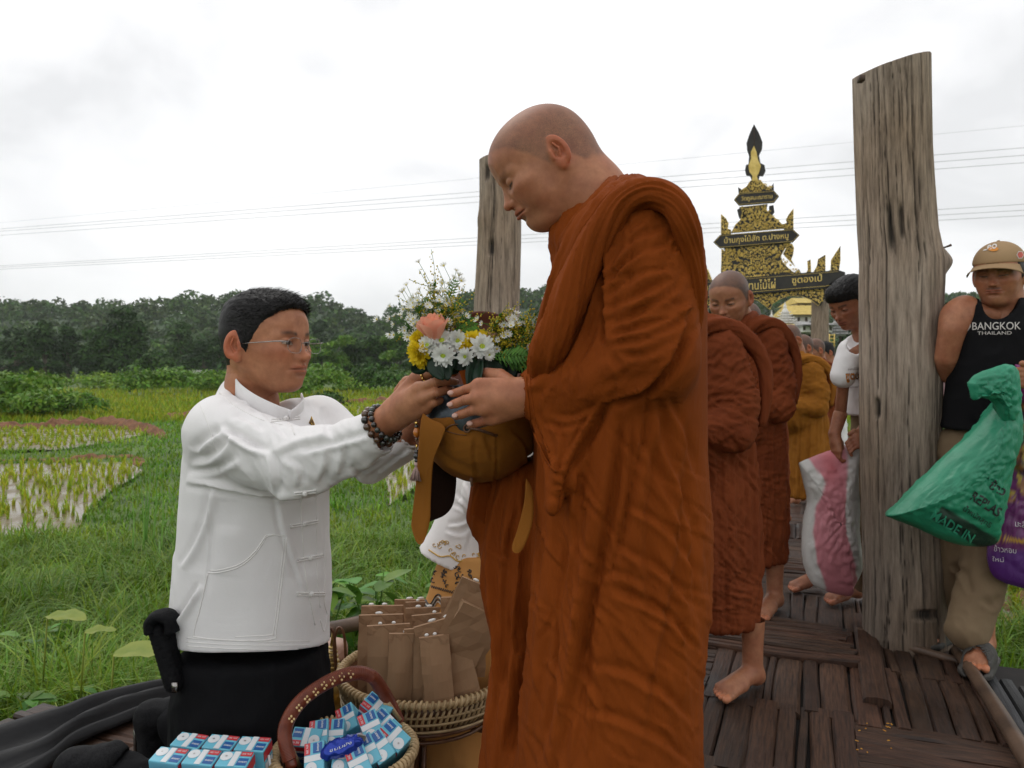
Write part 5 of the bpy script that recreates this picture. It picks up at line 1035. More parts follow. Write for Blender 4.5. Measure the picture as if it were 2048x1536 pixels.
# general soft folds
d = np.zeros(len(V)); x, y, z = V.T
def dirn(ang, fa, fl, seed=0):
    """noise stretched along a direction in the side view; fa across, fl along (1/m)"""
    c_, s_ = math.cos(ang), math.sin(ang); al = x * c_ + z * s_; ac = -x * s_ + z * c_; wv = .03 * noise(np.stack([x * 5, y * 5, z * 5], 1) + seed); return np.stack([(ac + wv) * fa, al * fl + seed, y * fa * .5], 1)
low = sm(-z, -1.02, -.85); up = 1 - low
u_, v_ = uv.T
arm = np.exp(-((np.interp(v_, [400, 700, 800], [1300, 1305, 1250]) - u_) / 95) ** 4) * ((v_ > 390) & (v_ < 800)) * (y < YM - .08)
chest = ((u_ < np.interp(v_, [350, 480, 600, 760], [1270, 1190, 1160, 1110])) & (v_ < 780) & (v_ > 340)) * 1.
d += arm * .0042 * ridged(dirn(math.radians(35), 34, 6, 1)) * sm(u_, 1395, 1250)
d += arm * .0035 * noise(dirn(math.radians(20), 60, 9, 9))
d += chest * .0055 * ridged(dirn(math.radians(58), 52, 3.5, 2))
lowm = low * (v_ > 800)
d += lowm * .0020 * ridged(dirn(math.radians(-62), 20, 2.2, 3)) * sm(u_, 1060, 1240)
d += lowm * .0012 * ridged(dirn(math.radians(-72), 42, 3, 4)); d += lowm * .0012 * ridged(dirn(math.radians(-34), 55, 8, 5)) * sm(u_, 1150, 1330)
d += lowm * .003 * noise(V * 7)
d += (v_ > 930) * sm(-u_, -1065, -1040) * .008 * ridged(dirn(math.radians(-86), 36, 2.2, 6))
fo = lambda pts, w, a, kind='fold': stroke(uv, pts, w, kind) * a * front
# drawn folds (side view)
for pts, w, a in [
 # across the upper arm
 ([(1215, 545), (1240, 505), (1290, 470), (1330, 455)], 9, .006), ([(1213, 575), (1250, 530), (1300, 500), (1360, 490)], 8, .007), ([(1212, 600), (1245, 570), (1300, 545), (1350, 540)], 9, .006), ([(1214, 625), (1250, 605), (1290, 590), (1345, 560)], 10, .008),
 ([(1212, 650), (1260, 640), (1310, 610), (1370, 570)], 9, .007), ([(1214, 672), (1260, 665), (1330, 640), (1385, 600)], 9, .007), ([(1220, 690), (1270, 690), (1330, 665), (1380, 635)], 9, .006), ([(1216, 480), (1235, 440), (1270, 415)], 8, .005), ([(1225, 520), (1255, 470), (1300, 440)], 8, .005),
 ([(1235, 705), (1280, 715), (1330, 700)], 9, .006), ([(1220, 715), (1235, 735), (1245, 760)], 9, .005), ([(1140, 722), (1150, 760), (1150, 800)], 5, .0035),
 # arm edge against the body
 ([(1212, 450), (1206, 520), (1207, 600), (1212, 690)], 8, -.012), ([(1385, 600), (1360, 690), (1300, 775), (1200, 815)], 8, .010),
 # chest folds beside the roll
 ([(1225, 370), (1180, 420), (1140, 500), (1110, 600), (1085, 680)], 7, .007), ([(1215, 385), (1165, 430), (1125, 520), (1098, 620)], 7, .007), ([(1200, 395), (1150, 440), (1115, 530), (1090, 610)], 6, .006), ([(1190, 385), (1150, 430), (1128, 470)], 5, .006),
 ([(1185, 560), (1160, 640), (1120, 720), (1080, 750)], 7, .006), ([(1170, 520), (1150, 600), (1115, 690), (1085, 735)], 7, .006), ([(1205, 520), (1190, 600), (1160, 690), (1125, 745)], 8, .008), ([(1205, 600), (1175, 680), (1140, 740)], 7, .006),
 # body below the arm
 ([(1310, 790), (1335, 900), (1372, 1010), (1390, 1120)], 12, .008), ([(1270, 800), (1290, 900), (1340, 1000), (1375, 1110)], 10, .006), ([(1330, 790), (1372, 870), (1395, 960)], 9, .006), ([(1290, 780), (1288, 860), (1265, 960), (1240, 1090)], 6, .005),
 ([(1245, 800), (1235, 900), (1220, 1000), (1190, 1150), (1160, 1300), (1130, 1450)], 7, .006), ([(1250, 1010), (1320, 1050), (1370, 1110), (1392, 1160)], 9, .007), ([(1230, 1090), (1300, 1130), (1360, 1180), (1388, 1240)], 10, .007), ([(1220, 1180), (1290, 1210), (1345, 1240), (1380, 1300)], 11, .009),
 ([(1190, 1330), (1260, 1350), (1330, 1390), (1385, 1450)], 12, .007), ([(1160, 1420), (1240, 1440), (1320, 1480), (1380, 1530)], 11, .006), ([(1390, 1030), (1380, 1130), (1388, 1230)], 8, .005),
 ([(1135, 1030), (1120, 1150), (1110, 1280), (1098, 1400), (1070, 1536)], 12, .009), ([(1070, 980), (1062, 1100), (1050, 1250), (1036, 1400), (1025, 1536)], 9, .010), ([(1170, 900), (1150, 1030), (1140, 1150), (1130, 1260)], 11, .005), ([(1100, 1060), (1090, 1200), (1075, 1350)], 9, .005),
 ([(1150, 1340), (1200, 1400), (1220, 1480)], 10, .005), ([(1180, 1160), (1240, 1150), (1300, 1180)], 9, .004),
 # front drape at left
 ([(1005, 980), (990, 1080), (1000, 1110), (1020, 1120)], 7, .008), ([(1040, 1000), (1015, 1100), (1005, 1250), (1000, 1400)], 7, .010), ([(1020, 1110), (1015, 1230), (1005, 1380)], 6, .008), ([(985, 1080), (990, 1200), (1000, 1330), (985, 1480)], 6, .008), ([(1048, 1090), (1035, 1250), (1025, 1400), (1010, 1520)], 7, .009),
  ([(1240, 830), (1222, 960), (1200, 1100), (1165, 1250), (1140, 1400), (1110, 1536)], 16, .013), ([(1330, 830), (1300, 960), (1290, 1100), (1300, 1250)], 15, .008), ([(1120, 980), (1108, 1150), (1085, 1350), (1060, 1536)], 14, .012), ([(1200, 1000), (1170, 1200), (1160, 1400), (1150, 1536)], 13, .009), ([(1380, 830), (1365, 1000), (1340, 1200), (1300, 1400), (1290, 1536)], 15, .008), ([(1258, 800), (1262, 900), (1250, 1010), (1230, 1120)], 9, .009),
 # cuff web
 ([(1072, 820), (1090, 880), (1110, 940)], 6, .006), ([(1210, 805), (1170, 870), (1135, 935)], 7, .007), ([(1190, 800), (1150, 870), (1125, 930)], 6, .006), ([(1110, 835), (1150, 835), (1190, 812)], 7, .006), ([(1085, 850), (1130, 858), (1165, 845)], 7, .005),
 ]: d += fo(pts, w, a)
d *= .72
d += crumple(uv, front, [(1150, 1000), (1300, 830), (1405, 900), (1405, 1536), (1120, 1536)], 60, lambda u, v: -64 + (u - 1150) * .08, 190, 5, .0020, 5)
d += crumple(uv, front, [(1200, 960), (1300, 1100), (1390, 1230), (1390, 1400), (1250, 1350), (1150, 1200)], 44, lambda u, v: -42, 90, 3.0, .0015, 6)
d += crumple(uv, front, [(1060, 880), (1200, 900), (1180, 1536), (1030, 1536)], 40, lambda u, v: -84, 160, 6, .0035, 7)
d += crumple(uv, front, [(1212, 430), (1300, 400), (1390, 480), (1390, 620), (1300, 760), (1212, 700)], 46, lambda u, v: 50 - (v - 400) * .10, 110, 4.0, .0022, 8)
d += crumple(uv, front, [(1080, 760), (1300, 700), (1300, 790), (1080, 830)], 26, lambda u, v: 70, 36, 4, .0018, 9)
for k in range(9): d += fo([(1094 + k * 3, 1005 - k * 9), (1114 + k * 3, 1003 - k * 9), (1136 + k * 1, 992 - k * 9)], 3.2, .0035)
# deep breaks between layers
for pts, w, a in [([(1068, 880), (1063, 1000), (1056, 1150), (1045, 1300), (1030, 1450), (1020, 1536)], 7, .022), ([(1220, 808), (1178, 880), (1142, 950), (1128, 1012)], 6, .014), ([(1225, 812), (1290, 788), (1350, 738), (1388, 650)], 7, .015), ([(1208, 440), (1202, 520), (1203, 600), (1208, 690)], 6, .012), ([(1066, 830), (1085, 900), (1106, 955)], 4, .006)]: d += fo(pts, w, a, 'groove')
for pts, w, a in [([(1080, 880), (1076, 1000), (1070, 1150), (1060, 1300), (1046, 1450)], 6, .008), ([(1185, 830), (1150, 890), (1120, 950)], 7, .006)]: d += fo(pts, w, a, 'ridge')
# seams of patched cloth
for pts in ([(1238, 415), (1262, 470), (1258, 560), (1250, 610)], [(1296, 772), (1290, 870), (1255, 1010), (1228, 1130), (1195, 1260), (1165, 1400)]): d += fo(pts, 2.5, .003, 'groove')
V2 = V + Nv * d[:, None] * 1.45; V2 = lap(V2, Fq, .25)
ck = 1 + .10 * noise(V * 3)[:, None] * [1, 1, 1]
robe = mesh('robe', V2, Fq, m_robe1, monk, True, ck * np.ones(3)); bv = bvh_of(robe)
# the rolled edge of the robe twisted over the shoulder
def roll(pts, rad, m, parent, name='robe_roll', twist=9., na=56, seed=1, amp=.22, k=10):
    p = smoothpts(pts, k); n = len(p); rr = np.interp(np.linspace(0, 1, n), np.linspace(0, 1, len(rad)), rad); V, Fc = tube_vf(p, rr, na); L = np.concatenate([[0], np.cumsum(np.linalg.norm(np.diff(p, axis=0), axis=1))]); c = np.repeat(p, na, 0); dv = V - c; th = np.tile(np.arange(na) / na * 2 * np.pi, n); ll = np.repeat(L, na); R = np.repeat(rr, na); ph = th + ll * twist
    q = np.stack([np.cos(ph) * 1.6, np.sin(ph) * 1.6, ll * 4 + seed], 1); f = 1 + amp * ridged(q) * .35 + amp * .45 * ridged(q * [2.2, 2.2, 1.4] + 5, 1) * .5; V = c + dv * f[:, None]
    return mesh(name, V, Fc, m, parent, True, np.ones((len(V), 3)))
roll([P(1078, 770, 1.30), P(1096, 705, 1.245), P(1130, 625, 1.225), P(1163, 540, 1.222), P(1196, 470, 1.218), P(1240, 412, 1.215), P(1295, 388, 1.20), P(1342, 404, 1.185), P(1368, 446, 1.18), P(1381, 510, 1.20), P(1385, 600, 1.22), P(1376, 690, 1.25), P(1340, 760, 1.30)], [.018, .026, .026, .024, .022, .021, .020, .0185, .0175, .017, .016, .014, .010], m_robe1, monk, twist=8, amp=.55, na=72)
roll([P(1232, 358, 1.47), P(1226, 375, 1.36), P(1206, 400, 1.315), P(1166, 446, 1.315), P(1140, 478, 1.35), P(1120, 510, 1.42)], [.014, .017, .019, .018, .016, .01], m_robe1, monk, 'robe_collar', 5, 40, 4, .4)
roll([P(1250, 372, 1.50), P(1250, 378, 1.36), P(1222, 412, 1.275), P(1180, 466, 1.262), P(1142, 540, 1.285), P(1112, 620, 1.315), P(1086, 690, 1.35)], [.014, .022, .027, .029, .028, .024, .016], m_robe1, monk, 'robe_collar', 4, 48, 9, .45)
# cuff hem
seam(bv, [(1052, 755), (1056, 800), (1064, 850), (1090, 915), (1112, 945)], .0022, m_robe1, monk, 'cuff_hem', .001)
seam(bv, [(1060, 757), (1064, 800), (1073, 848), (1098, 905)], .0016, m_robe1, monk, 'cuff_hem', .0005)
# feet below the frame
for dx in (.0, .16):
    V, Fq, c = limb([(.20 + dx, YM + (.08 if dx else -.08), .20), (.20 + dx, YM + (.08 if dx else -.08), .06), (.10 + dx, YM + (.08 if dx else -.08), .03), (.02 + dx, YM + (.08 if dx else -.08), .02)], [.045, .04, .036, .02], SK_A, .006); mesh('foot', V, Fq, m_skin, monk, True, c)
# ================================================================ KNEELING MAN IN WHITE
YW = 1.8
man = empty('person', (P(520, 1000, YW)[0], YW, 0), 'kneeling man in white jacket and black trousers with rimless glasses offering flowers', 'person')
bd = Body(); ho = P(529, 694, YW); Rm = rot(-23, -1, 0); hs = 1.06; nl = Rm.T @ (np.array([ho[0] - .045, YW + .02, 1.03]) - ho) / hs
V, Fq, c, s_ = head_mesh(.0018, SK_B, eye=.0060, fat=-.004, neck=nl, neckr=.050, seed=12, jowl=.0, brow=1., gaze=-.002)
bd.add((V * hs) @ Rm.T + ho, Fq, c)
hair_cap(V, Fq, s_, m_hair, man, .0018, .0115, .007, 4, 6000, .017, Rm, ho, hs, 1.0)
# near hand, its fingers closed round the stem wrap
w = P(790, 828, 1.455); K = [P(832, 757, 1.42), P(838, 777, 1.392), P(845, 797, 1.388), P(850, 816, 1.40)]
J = [[P(868, 744, 1.40), P(893, 742, 1.41), P(908, 746, 1.43)], [P(872, 764, 1.372), P(895, 762, 1.385), P(909, 764, 1.40)], [P(872, 786, 1.368), P(890, 781, 1.385), P(900, 780, 1.40)], [P(868, 806, 1.38), P(880, 801, 1.395), P(887, 800, 1.408)]]
bd.add(*hand(w, K, J, [.0082, .0084, .0080, .0074], SK_B * 1.03, .0185, arm=P(745, 862, 1.49), arm_r=.030, thumb=[P(815, 765, 1.47), P(838, 760, 1.50), P(858, 765, 1.51)], k=.007))
# far hand on the other side of the bowl
w = P(828, 838, 1.62); K = [P(846 + 2 * i, 790 + 12 * i, 1.58 + .006 * i) for i in range(4)]; Jf = [[P(875 + 2 * i, 786 + 12 * i, 1.575), P(893, 788 + 12 * i, 1.57), P(905, 790 + 12 * i, 1.57)] for i in range(4)]
bd.add(*hand(w, K, Jf, .008, SK_B, .018, arm=P(812, 872, 1.66), h=.003, thumb=[P(805, 800, 1.60), P(798, 782, 1.585), P(806, 768, 1.57)]))
inner(bd, [[(-.62, 1.82, 1.02), (-.66, 1.70, 1.0), P(602, 926, 1.55), P(745, 866, 1.49)], [(-.60, 1.84, 1.02), (-.50, 1.93, .98), P(740, 918, 1.84), P(812, 872, 1.66)], [(-.60, 1.82, 1.08), (-.61, 1.8, .55), (-.60, 1.8, .12)]], SK_B)
body = bd.build('body', man)
for a, b_, Ya in (((908, 746), (893, 742), 1.43), ((909, 764), (895, 762), 1.40), ((900, 780), (890, 781), 1.40), ((887, 800), (880, 801), 1.408)): nail_at(P(*a, Ya), P(*b_, Ya - .015), (.35, -1, .3), .0076, body)
# ring and bracelets
m_goldj = mat('gold', (.75, .48, .12), (.9, .62, .2), .22, metal=1., ns=50)
a = P(850, 751, 1.41); t_ = P(868, 744, 1.40) - P(832, 757, 1.42); t_ /= np.linalg.norm(t_); n1 = np.cross(t_, [0, 0, 1]); n1 /= np.linalg.norm(n1); n2 = np.cross(t_, n1); mb = MB(); cc = [a + .0105 * (math.cos(q) * n1 + math.sin(q) * n2) for q in np.linspace(0, 6.283, 25)]
mb.tube(cc, .0016, 6)
for q in np.linspace(0, 6.283, 13)[:-1]: mb.sph(a + .0115 * (math.cos(q) * n1 + math.sin(q) * n2), .0026, 6)
setp(mb.build('ring', m_goldj), 'gold beaded ring on the index finger of the kneeling man', 'ring')
def beads(c, ax, rad, n, br, label, m_list, seed, squash=1.15, name='bead_bracelet'):
    r = np.random.RandomState(seed); ax = np.array(ax, float); ax /= np.linalg.norm(ax); n1 = np.cross(ax, [0, 1, 0]); n1 /= np.linalg.norm(n1); n2 = np.cross(ax, n1); t = empty(name, tuple(c), label, 'bracelet', 'bead bracelets on the near wrist')
    for k in range(n):
        q = k / n * 6.283; p_ = np.array(c) + rad * (math.cos(q) * n1 * squash + math.sin(q) * n2); mb = MB(); mb.sph(p_, br * r.uniform(.92, 1.08), 12); mb.build('bead', m_list[r.randint(len(m_list))], t)
m_bd1 = mat('dark_stone_bead', (.012, .010, .010), (.035, .028, .025), .15, ns=90, coat=.6); m_bd2 = mat('brown_stone_bead', (.05, .022, .014), (.12, .06, .03), .15, ns=120, coat=.6); m_bd3 = mat('green_stone_bead', (.018, .024, .020), (.05, .06, .05), .15, ns=120, coat=.6)
wa = P(798, 822, 1.45) - P(745, 862, 1.49)
beads(P(759, 853, 1.478), wa, .0335, 15, .0078, 'larger dark brown bead bracelet next to the white cuff', [m_bd1, m_bd2, m_bd1, m_bd2], 2); beads(P(771, 846, 1.47), wa, .0325, 19, .0062, 'smaller greenish black bead bracelet nearest the hand', [m_bd3, m_bd1, m_bd3], 3)
# ---- jacket
S = SDF((-.92, 1.36, .38), (-.02, 2.14, 1.16), .0046)
def LW(v, u0, u1, ry, dy=0.): z = CH - (v - 740) / F * YW; x0 = (u0 - 1024) / F * YW; x1 = (u1 - 1024) / F * YW; return (z, (x0 + x1) / 2, YW + dy, (x1 - x0) / 2, ry)
S.loft([LW(812, 440, 600, .09), LW(830, 412, 628, .145), LW(850, 396, 648, .178), LW(880, 388, 650, .178), LW(920, 382, 652, .175), LW(1000, 374, 652, .168), LW(1080, 368, 654, .168), LW(1140, 364, 658, .17), LW(1200, 364, 657, .17), LW(1260, 368, 652, .172), LW(1500, 362, 660, .175)], p=2.3)
sh = P(446, 868, 1.675); S.chain([sh, P(520, 902, 1.61), P(602, 926, 1.55)], [.078, .075, .068], .035); S.chain([P(602, 926, 1.55), P(680, 900, 1.525), P(748, 870, 1.495)], [.068, .056, .046], .02)
S.chain([P(636, 856, 1.93), P(740, 918, 1.84), P(822, 872, 1.67)], [.080, .058, .046], .03)
S.chain([P(475, 815, 1.84), P(440, 850, 1.72)], [.050, .062], .05); S.chain([P(600, 838, 1.86), P(640, 850, 1.92)], [.05, .06], .04); S.chain([P(474, 785, 1.83), P(500, 822, 1.80), P(560, 862, 1.78)], [.040, .052, .05], .03); S.chain([P(515, 700, 1.82), P(520, 775, 1.80), P(556, 822, 1.76)], [.05, .066, .050], .006, mode='s')
# flared back tail
S.chain([P(392, 1120, 1.80), P(366, 1215, 1.80), P(342, 1276, 1.80)], [.05, .032, .012], .03); S.chain([P(396, 1180, 1.90), P(374, 1240, 1.92), P(360, 1262, 1.92)], [.06, .04, .02], .03)
# side vent and hollow hem
S.chain([P(392, 1185, 1.62), P(368, 1245, 1.62), P(342, 1330, 1.62)], [.004, .014, .028], .004, mode='s')
S.chain([P(748, 870, 1.493), P(775, 860, 1.485)], [.034, .042], .0, mode='s'); S.chain([P(820, 873, 1.67), P(845, 855, 1.64)], [.034, .042], .0, mode='s')
S.box((P(510, 1330, YW)[0], YW - .04, .400), (.9, .9, .2), .0, R=rotx(-.24), mode='s')
V, Fq = S.mesh(2); Nv = normals(V, Fq); uv = px(V); u_, v_ = uv.T; x, y, z = V.T; front = np.clip(-Nv[:, 1] * 1.6 + .2, 0, 1); d = .0016 * noise(V * 14)
isarm = (y < 1.66) * (v_ < 1000); d += isarm * .0022 * ridged(np.stack([x * 22 + z * 14, y * 10, z * 12], 1)) * sm(u_, 380, 480)
fo = lambda pts, w, a, kind='fold': stroke(uv, pts, w, kind) * a * front
for pts, w, a in [([(388, 905), (410, 882), (445, 860)], 11, .010), ([(380, 925), (420, 915), (455, 885), (470, 862)], 12, .009), ([(375, 945), (430, 940), (480, 915)], 10, .006), ([(440, 850), (470, 870), (500, 890), (540, 905)], 9, .008), ([(450, 862), (490, 885), (520, 900)], 8, .006),
 ([(545, 905), (552, 940), (560, 985)], 9, .007), ([(600, 905), (640, 895), (700, 880), (745, 865)], 8, .007), ([(556, 908), (600, 888), (660, 876)], 9, -.005), ([(572, 915), (600, 940), (600, 975)], 8, .006), ([(660, 890), (655, 930), (640, 965)], 9, .006), ([(690, 885), (688, 920), (680, 950)], 8, .005),
 ([(372, 966), (450, 975), (540, 992), (610, 992)], 8, -.011), ([(610, 992), (680, 965), (765, 915)], 7, -.007),
 ([(425, 965), (415, 1030), (385, 1100), (362, 1135)], 9, -.008), ([(425, 975), (420, 1080), (412, 1190)], 4, .0028), ([(400, 1170), (375, 1215), (345, 1260)], 7, -.010),
 ([(553, 985), (562, 1050), (585, 1120), (610, 1190)], 7, -.005), ([(470, 830), (500, 845), (530, 865)], 9, .004), ([(640, 815), (648, 850), (660, 880)], 8, .005), ([(622, 800), (635, 840), (640, 872)], 6, .004), ([(520, 820), (545, 850), (575, 880)], 6, .004),
 ([(700, 935), (735, 960), (760, 950)], 6, .006), ([(735, 960), (790, 920), (825, 890)], 5, .004), ([(640, 1000), (650, 1100), (652, 1200)], 6, .003), ([(590, 1000), (600, 1150)], 30, .004), ([(440, 1050), (430, 1150)], 35, -.004)]: d += fo(pts, w, a)
V2 = lap(V + Nv * d[:, None] * 1.3, Fq, .25); jk = mesh('jacket', V2, Fq, m_shirt, man, True); bv = bvh_of(jk)
m_seam = mat('white_stitching', (.74, .72, .70), (.80, .78, .76), .85, ns=60, bump=.2)
# placket, hems, pockets, stitched into the cloth
sm_ = lambda pts, r=.0010, nm='seam': seam(bv, pts, r, m_seam, jk, nm, .0002, 5)
sm_([(602, 990), (604, 1060), (611, 1150), (622, 1210), (630, 1250)], .0014, 'placket_edge'); sm_([(632, 985), (633, 1060), (634, 1150), (640, 1215)], .0010); sm_([(578, 845), (590, 870)], .0012, 'placket_edge')
for k, o_ in enumerate((0, 5)):
    sm_([(415 + o_, 1146 - o_), (440, 1145 - o_), (480, 1133 - o_), (510, 1108 - o_), (528, 1082 - o_), (537, 1072 - o_ * .5), (576, 1070 + (3 if k else 0))], .0013, 'pocket_edge')
sm_([(415, 1148), (402, 1210), (388, 1266), (398, 1275), (470, 1281), (545, 1278), (552, 1260), (562, 1180), (574, 1075)], .0013, 'pocket_edge'); sm_([(569, 1078), (557, 1180), (547, 1262), (540, 1270), (470, 1274)], .0009)
for v0 in (1280, 1288, 1296): sm_([(374, v0 - 4), (450, v0 + 1), (540, v0 + 3), (618, v0 + 2)], .0009, 'hem_stitch')
sm_([(652, 1055), (651, 1140), (648, 1200), (655, 1230)], .0014, 'pocket_edge'); sm_([(640, 1240), (648, 1262), (655, 1225)], .0014, 'pocket_edge'); sm_([(400, 808), (420, 860), (430, 900)], .0008); sm_([(750, 826), (770, 912)], .0012, 'cuff_edge'); sm_([(438, 785), (470, 812), (520, 838), (565, 850)], .0008); 
# flap of the placket below
# knot buttons with loops
def frog(u, v, w, sl=0.):
    k = cast(bv, u, v, .003)
    if k is None: return
    t = mesh('knot_button', *(lambda mb: (np.concatenate(mb.v), mb.f))(MB().sph(k, .0062, 10).sph(k + [.002, -.003, .002], .0035, 8)), m_seam, jk)
    for s_ in (-1, 1):
        for dv in (-2.2, 2.2): seam(bv, [(u, v + dv), (u + s_ * w * .5, v + dv - s_ * sl * .5), (u + s_ * w, v + dv - s_ * sl)], .0018, m_seam, jk, 'button_loop', .0012, 4)
frog(571, 839, 28, 3); frog(608, 1048, 28, 5); frog(620, 1116, 26, 5); frog(621, 1188, 28, 0); frog(610, 985, 22, 3)
# standing collar
def band(pts, h, th, m, parent, name, k=6, lean=0.):
    p = smoothpts(pts, k); T = np.gradient(p, axis=0); T /= np.linalg.norm(T, axis=1)[:, None]; up = np.array([0, 0, 1.]); V = []; n = len(p); cen = p.mean(0)
    for i in range(n):
        o = np.cross(T[i], up); o /= np.linalg.norm(o); U = np.cross(o, T[i]); 
        for a, b_ in ((-.5, -1), (.4, -1), (.5, -.5), (.5, .5), (.4, 1), (-.5, 1)): V.append(p[i] + U * h * a + o * th * b_ + o * lean * (a + .5) * h)
    m_ = 6; Fc = [(i * m_ + j, i * m_ + (j + 1) % m_, (i + 1) * m_ + (j + 1) % m_, (i + 1) * m_ + j) for i in range(n - 1) for j in range(m_)] + [tuple(range(m_))[::-1], tuple((n - 1) * m_ + j for j in range(m_))]; return mesh(name, V, Fc, m, parent, True)
band([P(476, 750, 1.90), P(468, 762, 1.82), P(478, 784, 1.735), P(508, 808, 1.685), P(546, 827, 1.675), P(577, 838, 1.69)], .042, .0022, m_shirt, jk, 'collar'); band([P(581, 838, 1.69), P(596, 826, 1.735), P(606, 812, 1.80), P(603, 800, 1.87)], .036, .0022, m_shirt, jk, 'collar')
# gold pin
pc = cast(bv, 621, 848, .004); mb = MB(); pts = [(0, .0155), (.0035, .006), (.007, -.002), (.0075, -.009), (0, -.015), (-.0075, -.009), (-.007, -.002), (-.0035, .006)]
if pc is not None:
    pn = setp(mesh('lapel_pin', [pc + [a, -.001, b_] for a, b_ in pts] + [pc + [a, .002, b_] for a, b_ in pts], [tuple(range(8))[::-1], tuple(range(8, 16))] + [(i, (i + 1) % 8, 8 + (i + 1) % 8, 8 + i) for i in range(8)], m_goldj), 'gold teardrop pin on the left chest of the white jacket', 'pin'); mb = MB()
    for k in range(3): s = .8 - .25 * k; mb.tube([pc + [a * s, -.0022, b_ * s] for a, b_ in pts + pts[:1]], .0005, 4)
    mb.build('pin_relief', m_pole, pn); mb = MB(); mb.tube([pc + [-.012, 0, 0], pc + [-.006, -.001, -.014]], .0012, 5); mb.build('pin_relief', mat('red_enamel', (.4, .03, .03)), pn)
# glasses: rimless lenses, metal bridge and temples
m_glass, t, b = nt('clear_lens'); b.inputs['Transmission Weight'].default_value = 1; b.inputs['Roughness'].default_value = .02; b.inputs['IOR'].default_value = 1.02; b.inputs['Specular IOR Level'].default_value = .6; b.inputs['Base Color'].default_value = (.97, .98, .98, 1)
m_steel = mat('dark_steel', (.25, .24, .23), (.4, .38, .36), .25, metal=1., ns=40); gl = empty('eyeglasses', tuple(ho + Rm @ np.array([.1, 0, 0])), 'thin rimless glasses worn by the kneeling man', 'glasses'); G_ = lambda x, y, z: (np.array([xs_(x), y, z]) * hs) @ Rm.T + ho
for s in (-1, 1):
    pts = []
    for q in np.linspace(0, 6.283, 33)[:-1]: cx, cz = math.cos(q), math.sin(q); e = 2.8; pts.append((.1035 - .0035 * (abs(cx) ** 1), s * (.0335 + .0225 * math.copysign(abs(cx) ** (2 / e), cx)), -.001 + .0165 * math.copysign(abs(cz) ** (2 / e), cz)))
    A = [G_(*p_) for p_ in pts]; B = [G_(p_[0] - .0012, p_[1], p_[2]) for p_ in pts]; n = 32; mesh('lens', A + B, [tuple(range(n)), tuple(range(n, 2 * n))[::-1]] + [(i, n + i, n + (i + 1) % n, (i + 1) % n) for i in range(n)], m_glass, gl, False)
    mb = MB(); mb.tube(A + A[:1], .0006, 5); mb.build('lens_edge', m_steel, gl)
    mb = MB(); mb.tube([G_(.100, s * .056, .006), G_(.097, s * .068, .0075), G_(.085, s * .076, .0075), G_(.03, s * .079, .006), G_(-.004, s * .080, .004)], [.0017, .0016, .0014, .0011, .0010], 6); mb.build('temple_arm', m_steel, gl)
    mb = MB(); mb.tube([G_(.101, s * .012, -.002), G_(.098, s * .010, -.008)], .0006, 5); mb.sph(G_(.0965, s * .0095, -.011), .0028, 8, sc=(.5, .6, 1)); mb.build('nose_pad', m_steel, gl)
mb = MB(); mb.tube([G_(.103, .012, .004), G_(.106, .005, .0065), G_(.106, -.005, .0065), G_(.103, -.012, .004)], .0010, 6); mb.build('bridge', m_steel, gl)
# trousers, shins and shoes
S = SDF((-1.12, 1.5, -.02), (-.2, 2.22, .66), .008)
S.loft([LW(1290, 372, 645, .16), LW(1400, 360, 655, .17), LW(1500, 356, 668, .17), LW(1600, 360, 690, .18), LW(1700, 380, 700, .18), (.03, -.58, YW, .19, .18)], p=2.3)
S.chain([(-.50, 1.68, .09), (-.80, 1.74, .12), (-.93, 1.80, .17)], [.085, .075, .055], .05); S.chain([(-.50, 1.95, .09), (-.80, 2.0, .13), (-.90, 2.04, .19)], [.085, .075, .055], .05)
V, Fq = S.mesh(2); Nv = normals(V, Fq); V = V + Nv * (.006 * ridged(V * [9, 9, 5]))[:, None]; mesh('trousers', V, Fq, m_black_c, man, True)
m_shoe = mat('black_mesh_shoe', (.005, .005, .006), (.014, .014, .015), .75, spec=.15, ns=250, bump=.6, bs=400, bdist=.001)
for (cx, cy, lab) in ((-1.02, 1.80, 'black soft shoe nearest the camera behind the kneeling man'), (-.96, 2.06, 'black mesh shoe farther from the camera behind the kneeling man')):
    S = SDF((cx - .17, cy - .1, -.01), (cx + .16, cy + .1, .34), .005); S.cap((cx - .02, cy, .045), (cx - .035, cy, .20), .040, .036); S.cap((cx - .02, cy, .04), (cx + .05, cy, .03), .038, .028, .02); S.cap((cx - .03, cy, .20), (cx + .06, cy, .215), .036, .042, .03); S.cap((cx + .04, cy, .21), (cx + .11, cy, .2), .03, .03, mode='s', k=.01)
    V, Fq = S.mesh(2); V = V + normals(V, Fq) * (.003 * noise(V * 40))[:, None]; o = mesh('shoe', V, Fq, m_shoe); setp(o, lab, 'shoe', 'black shoes of the kneeling man'); mb = MB(); mb.tube([(cx - .062, cy - .02, .05), (cx - .075, cy, .16), (cx - .065, cy + .02, .22)], .006, 6); mb.build('sole_edge', m_steel, o)
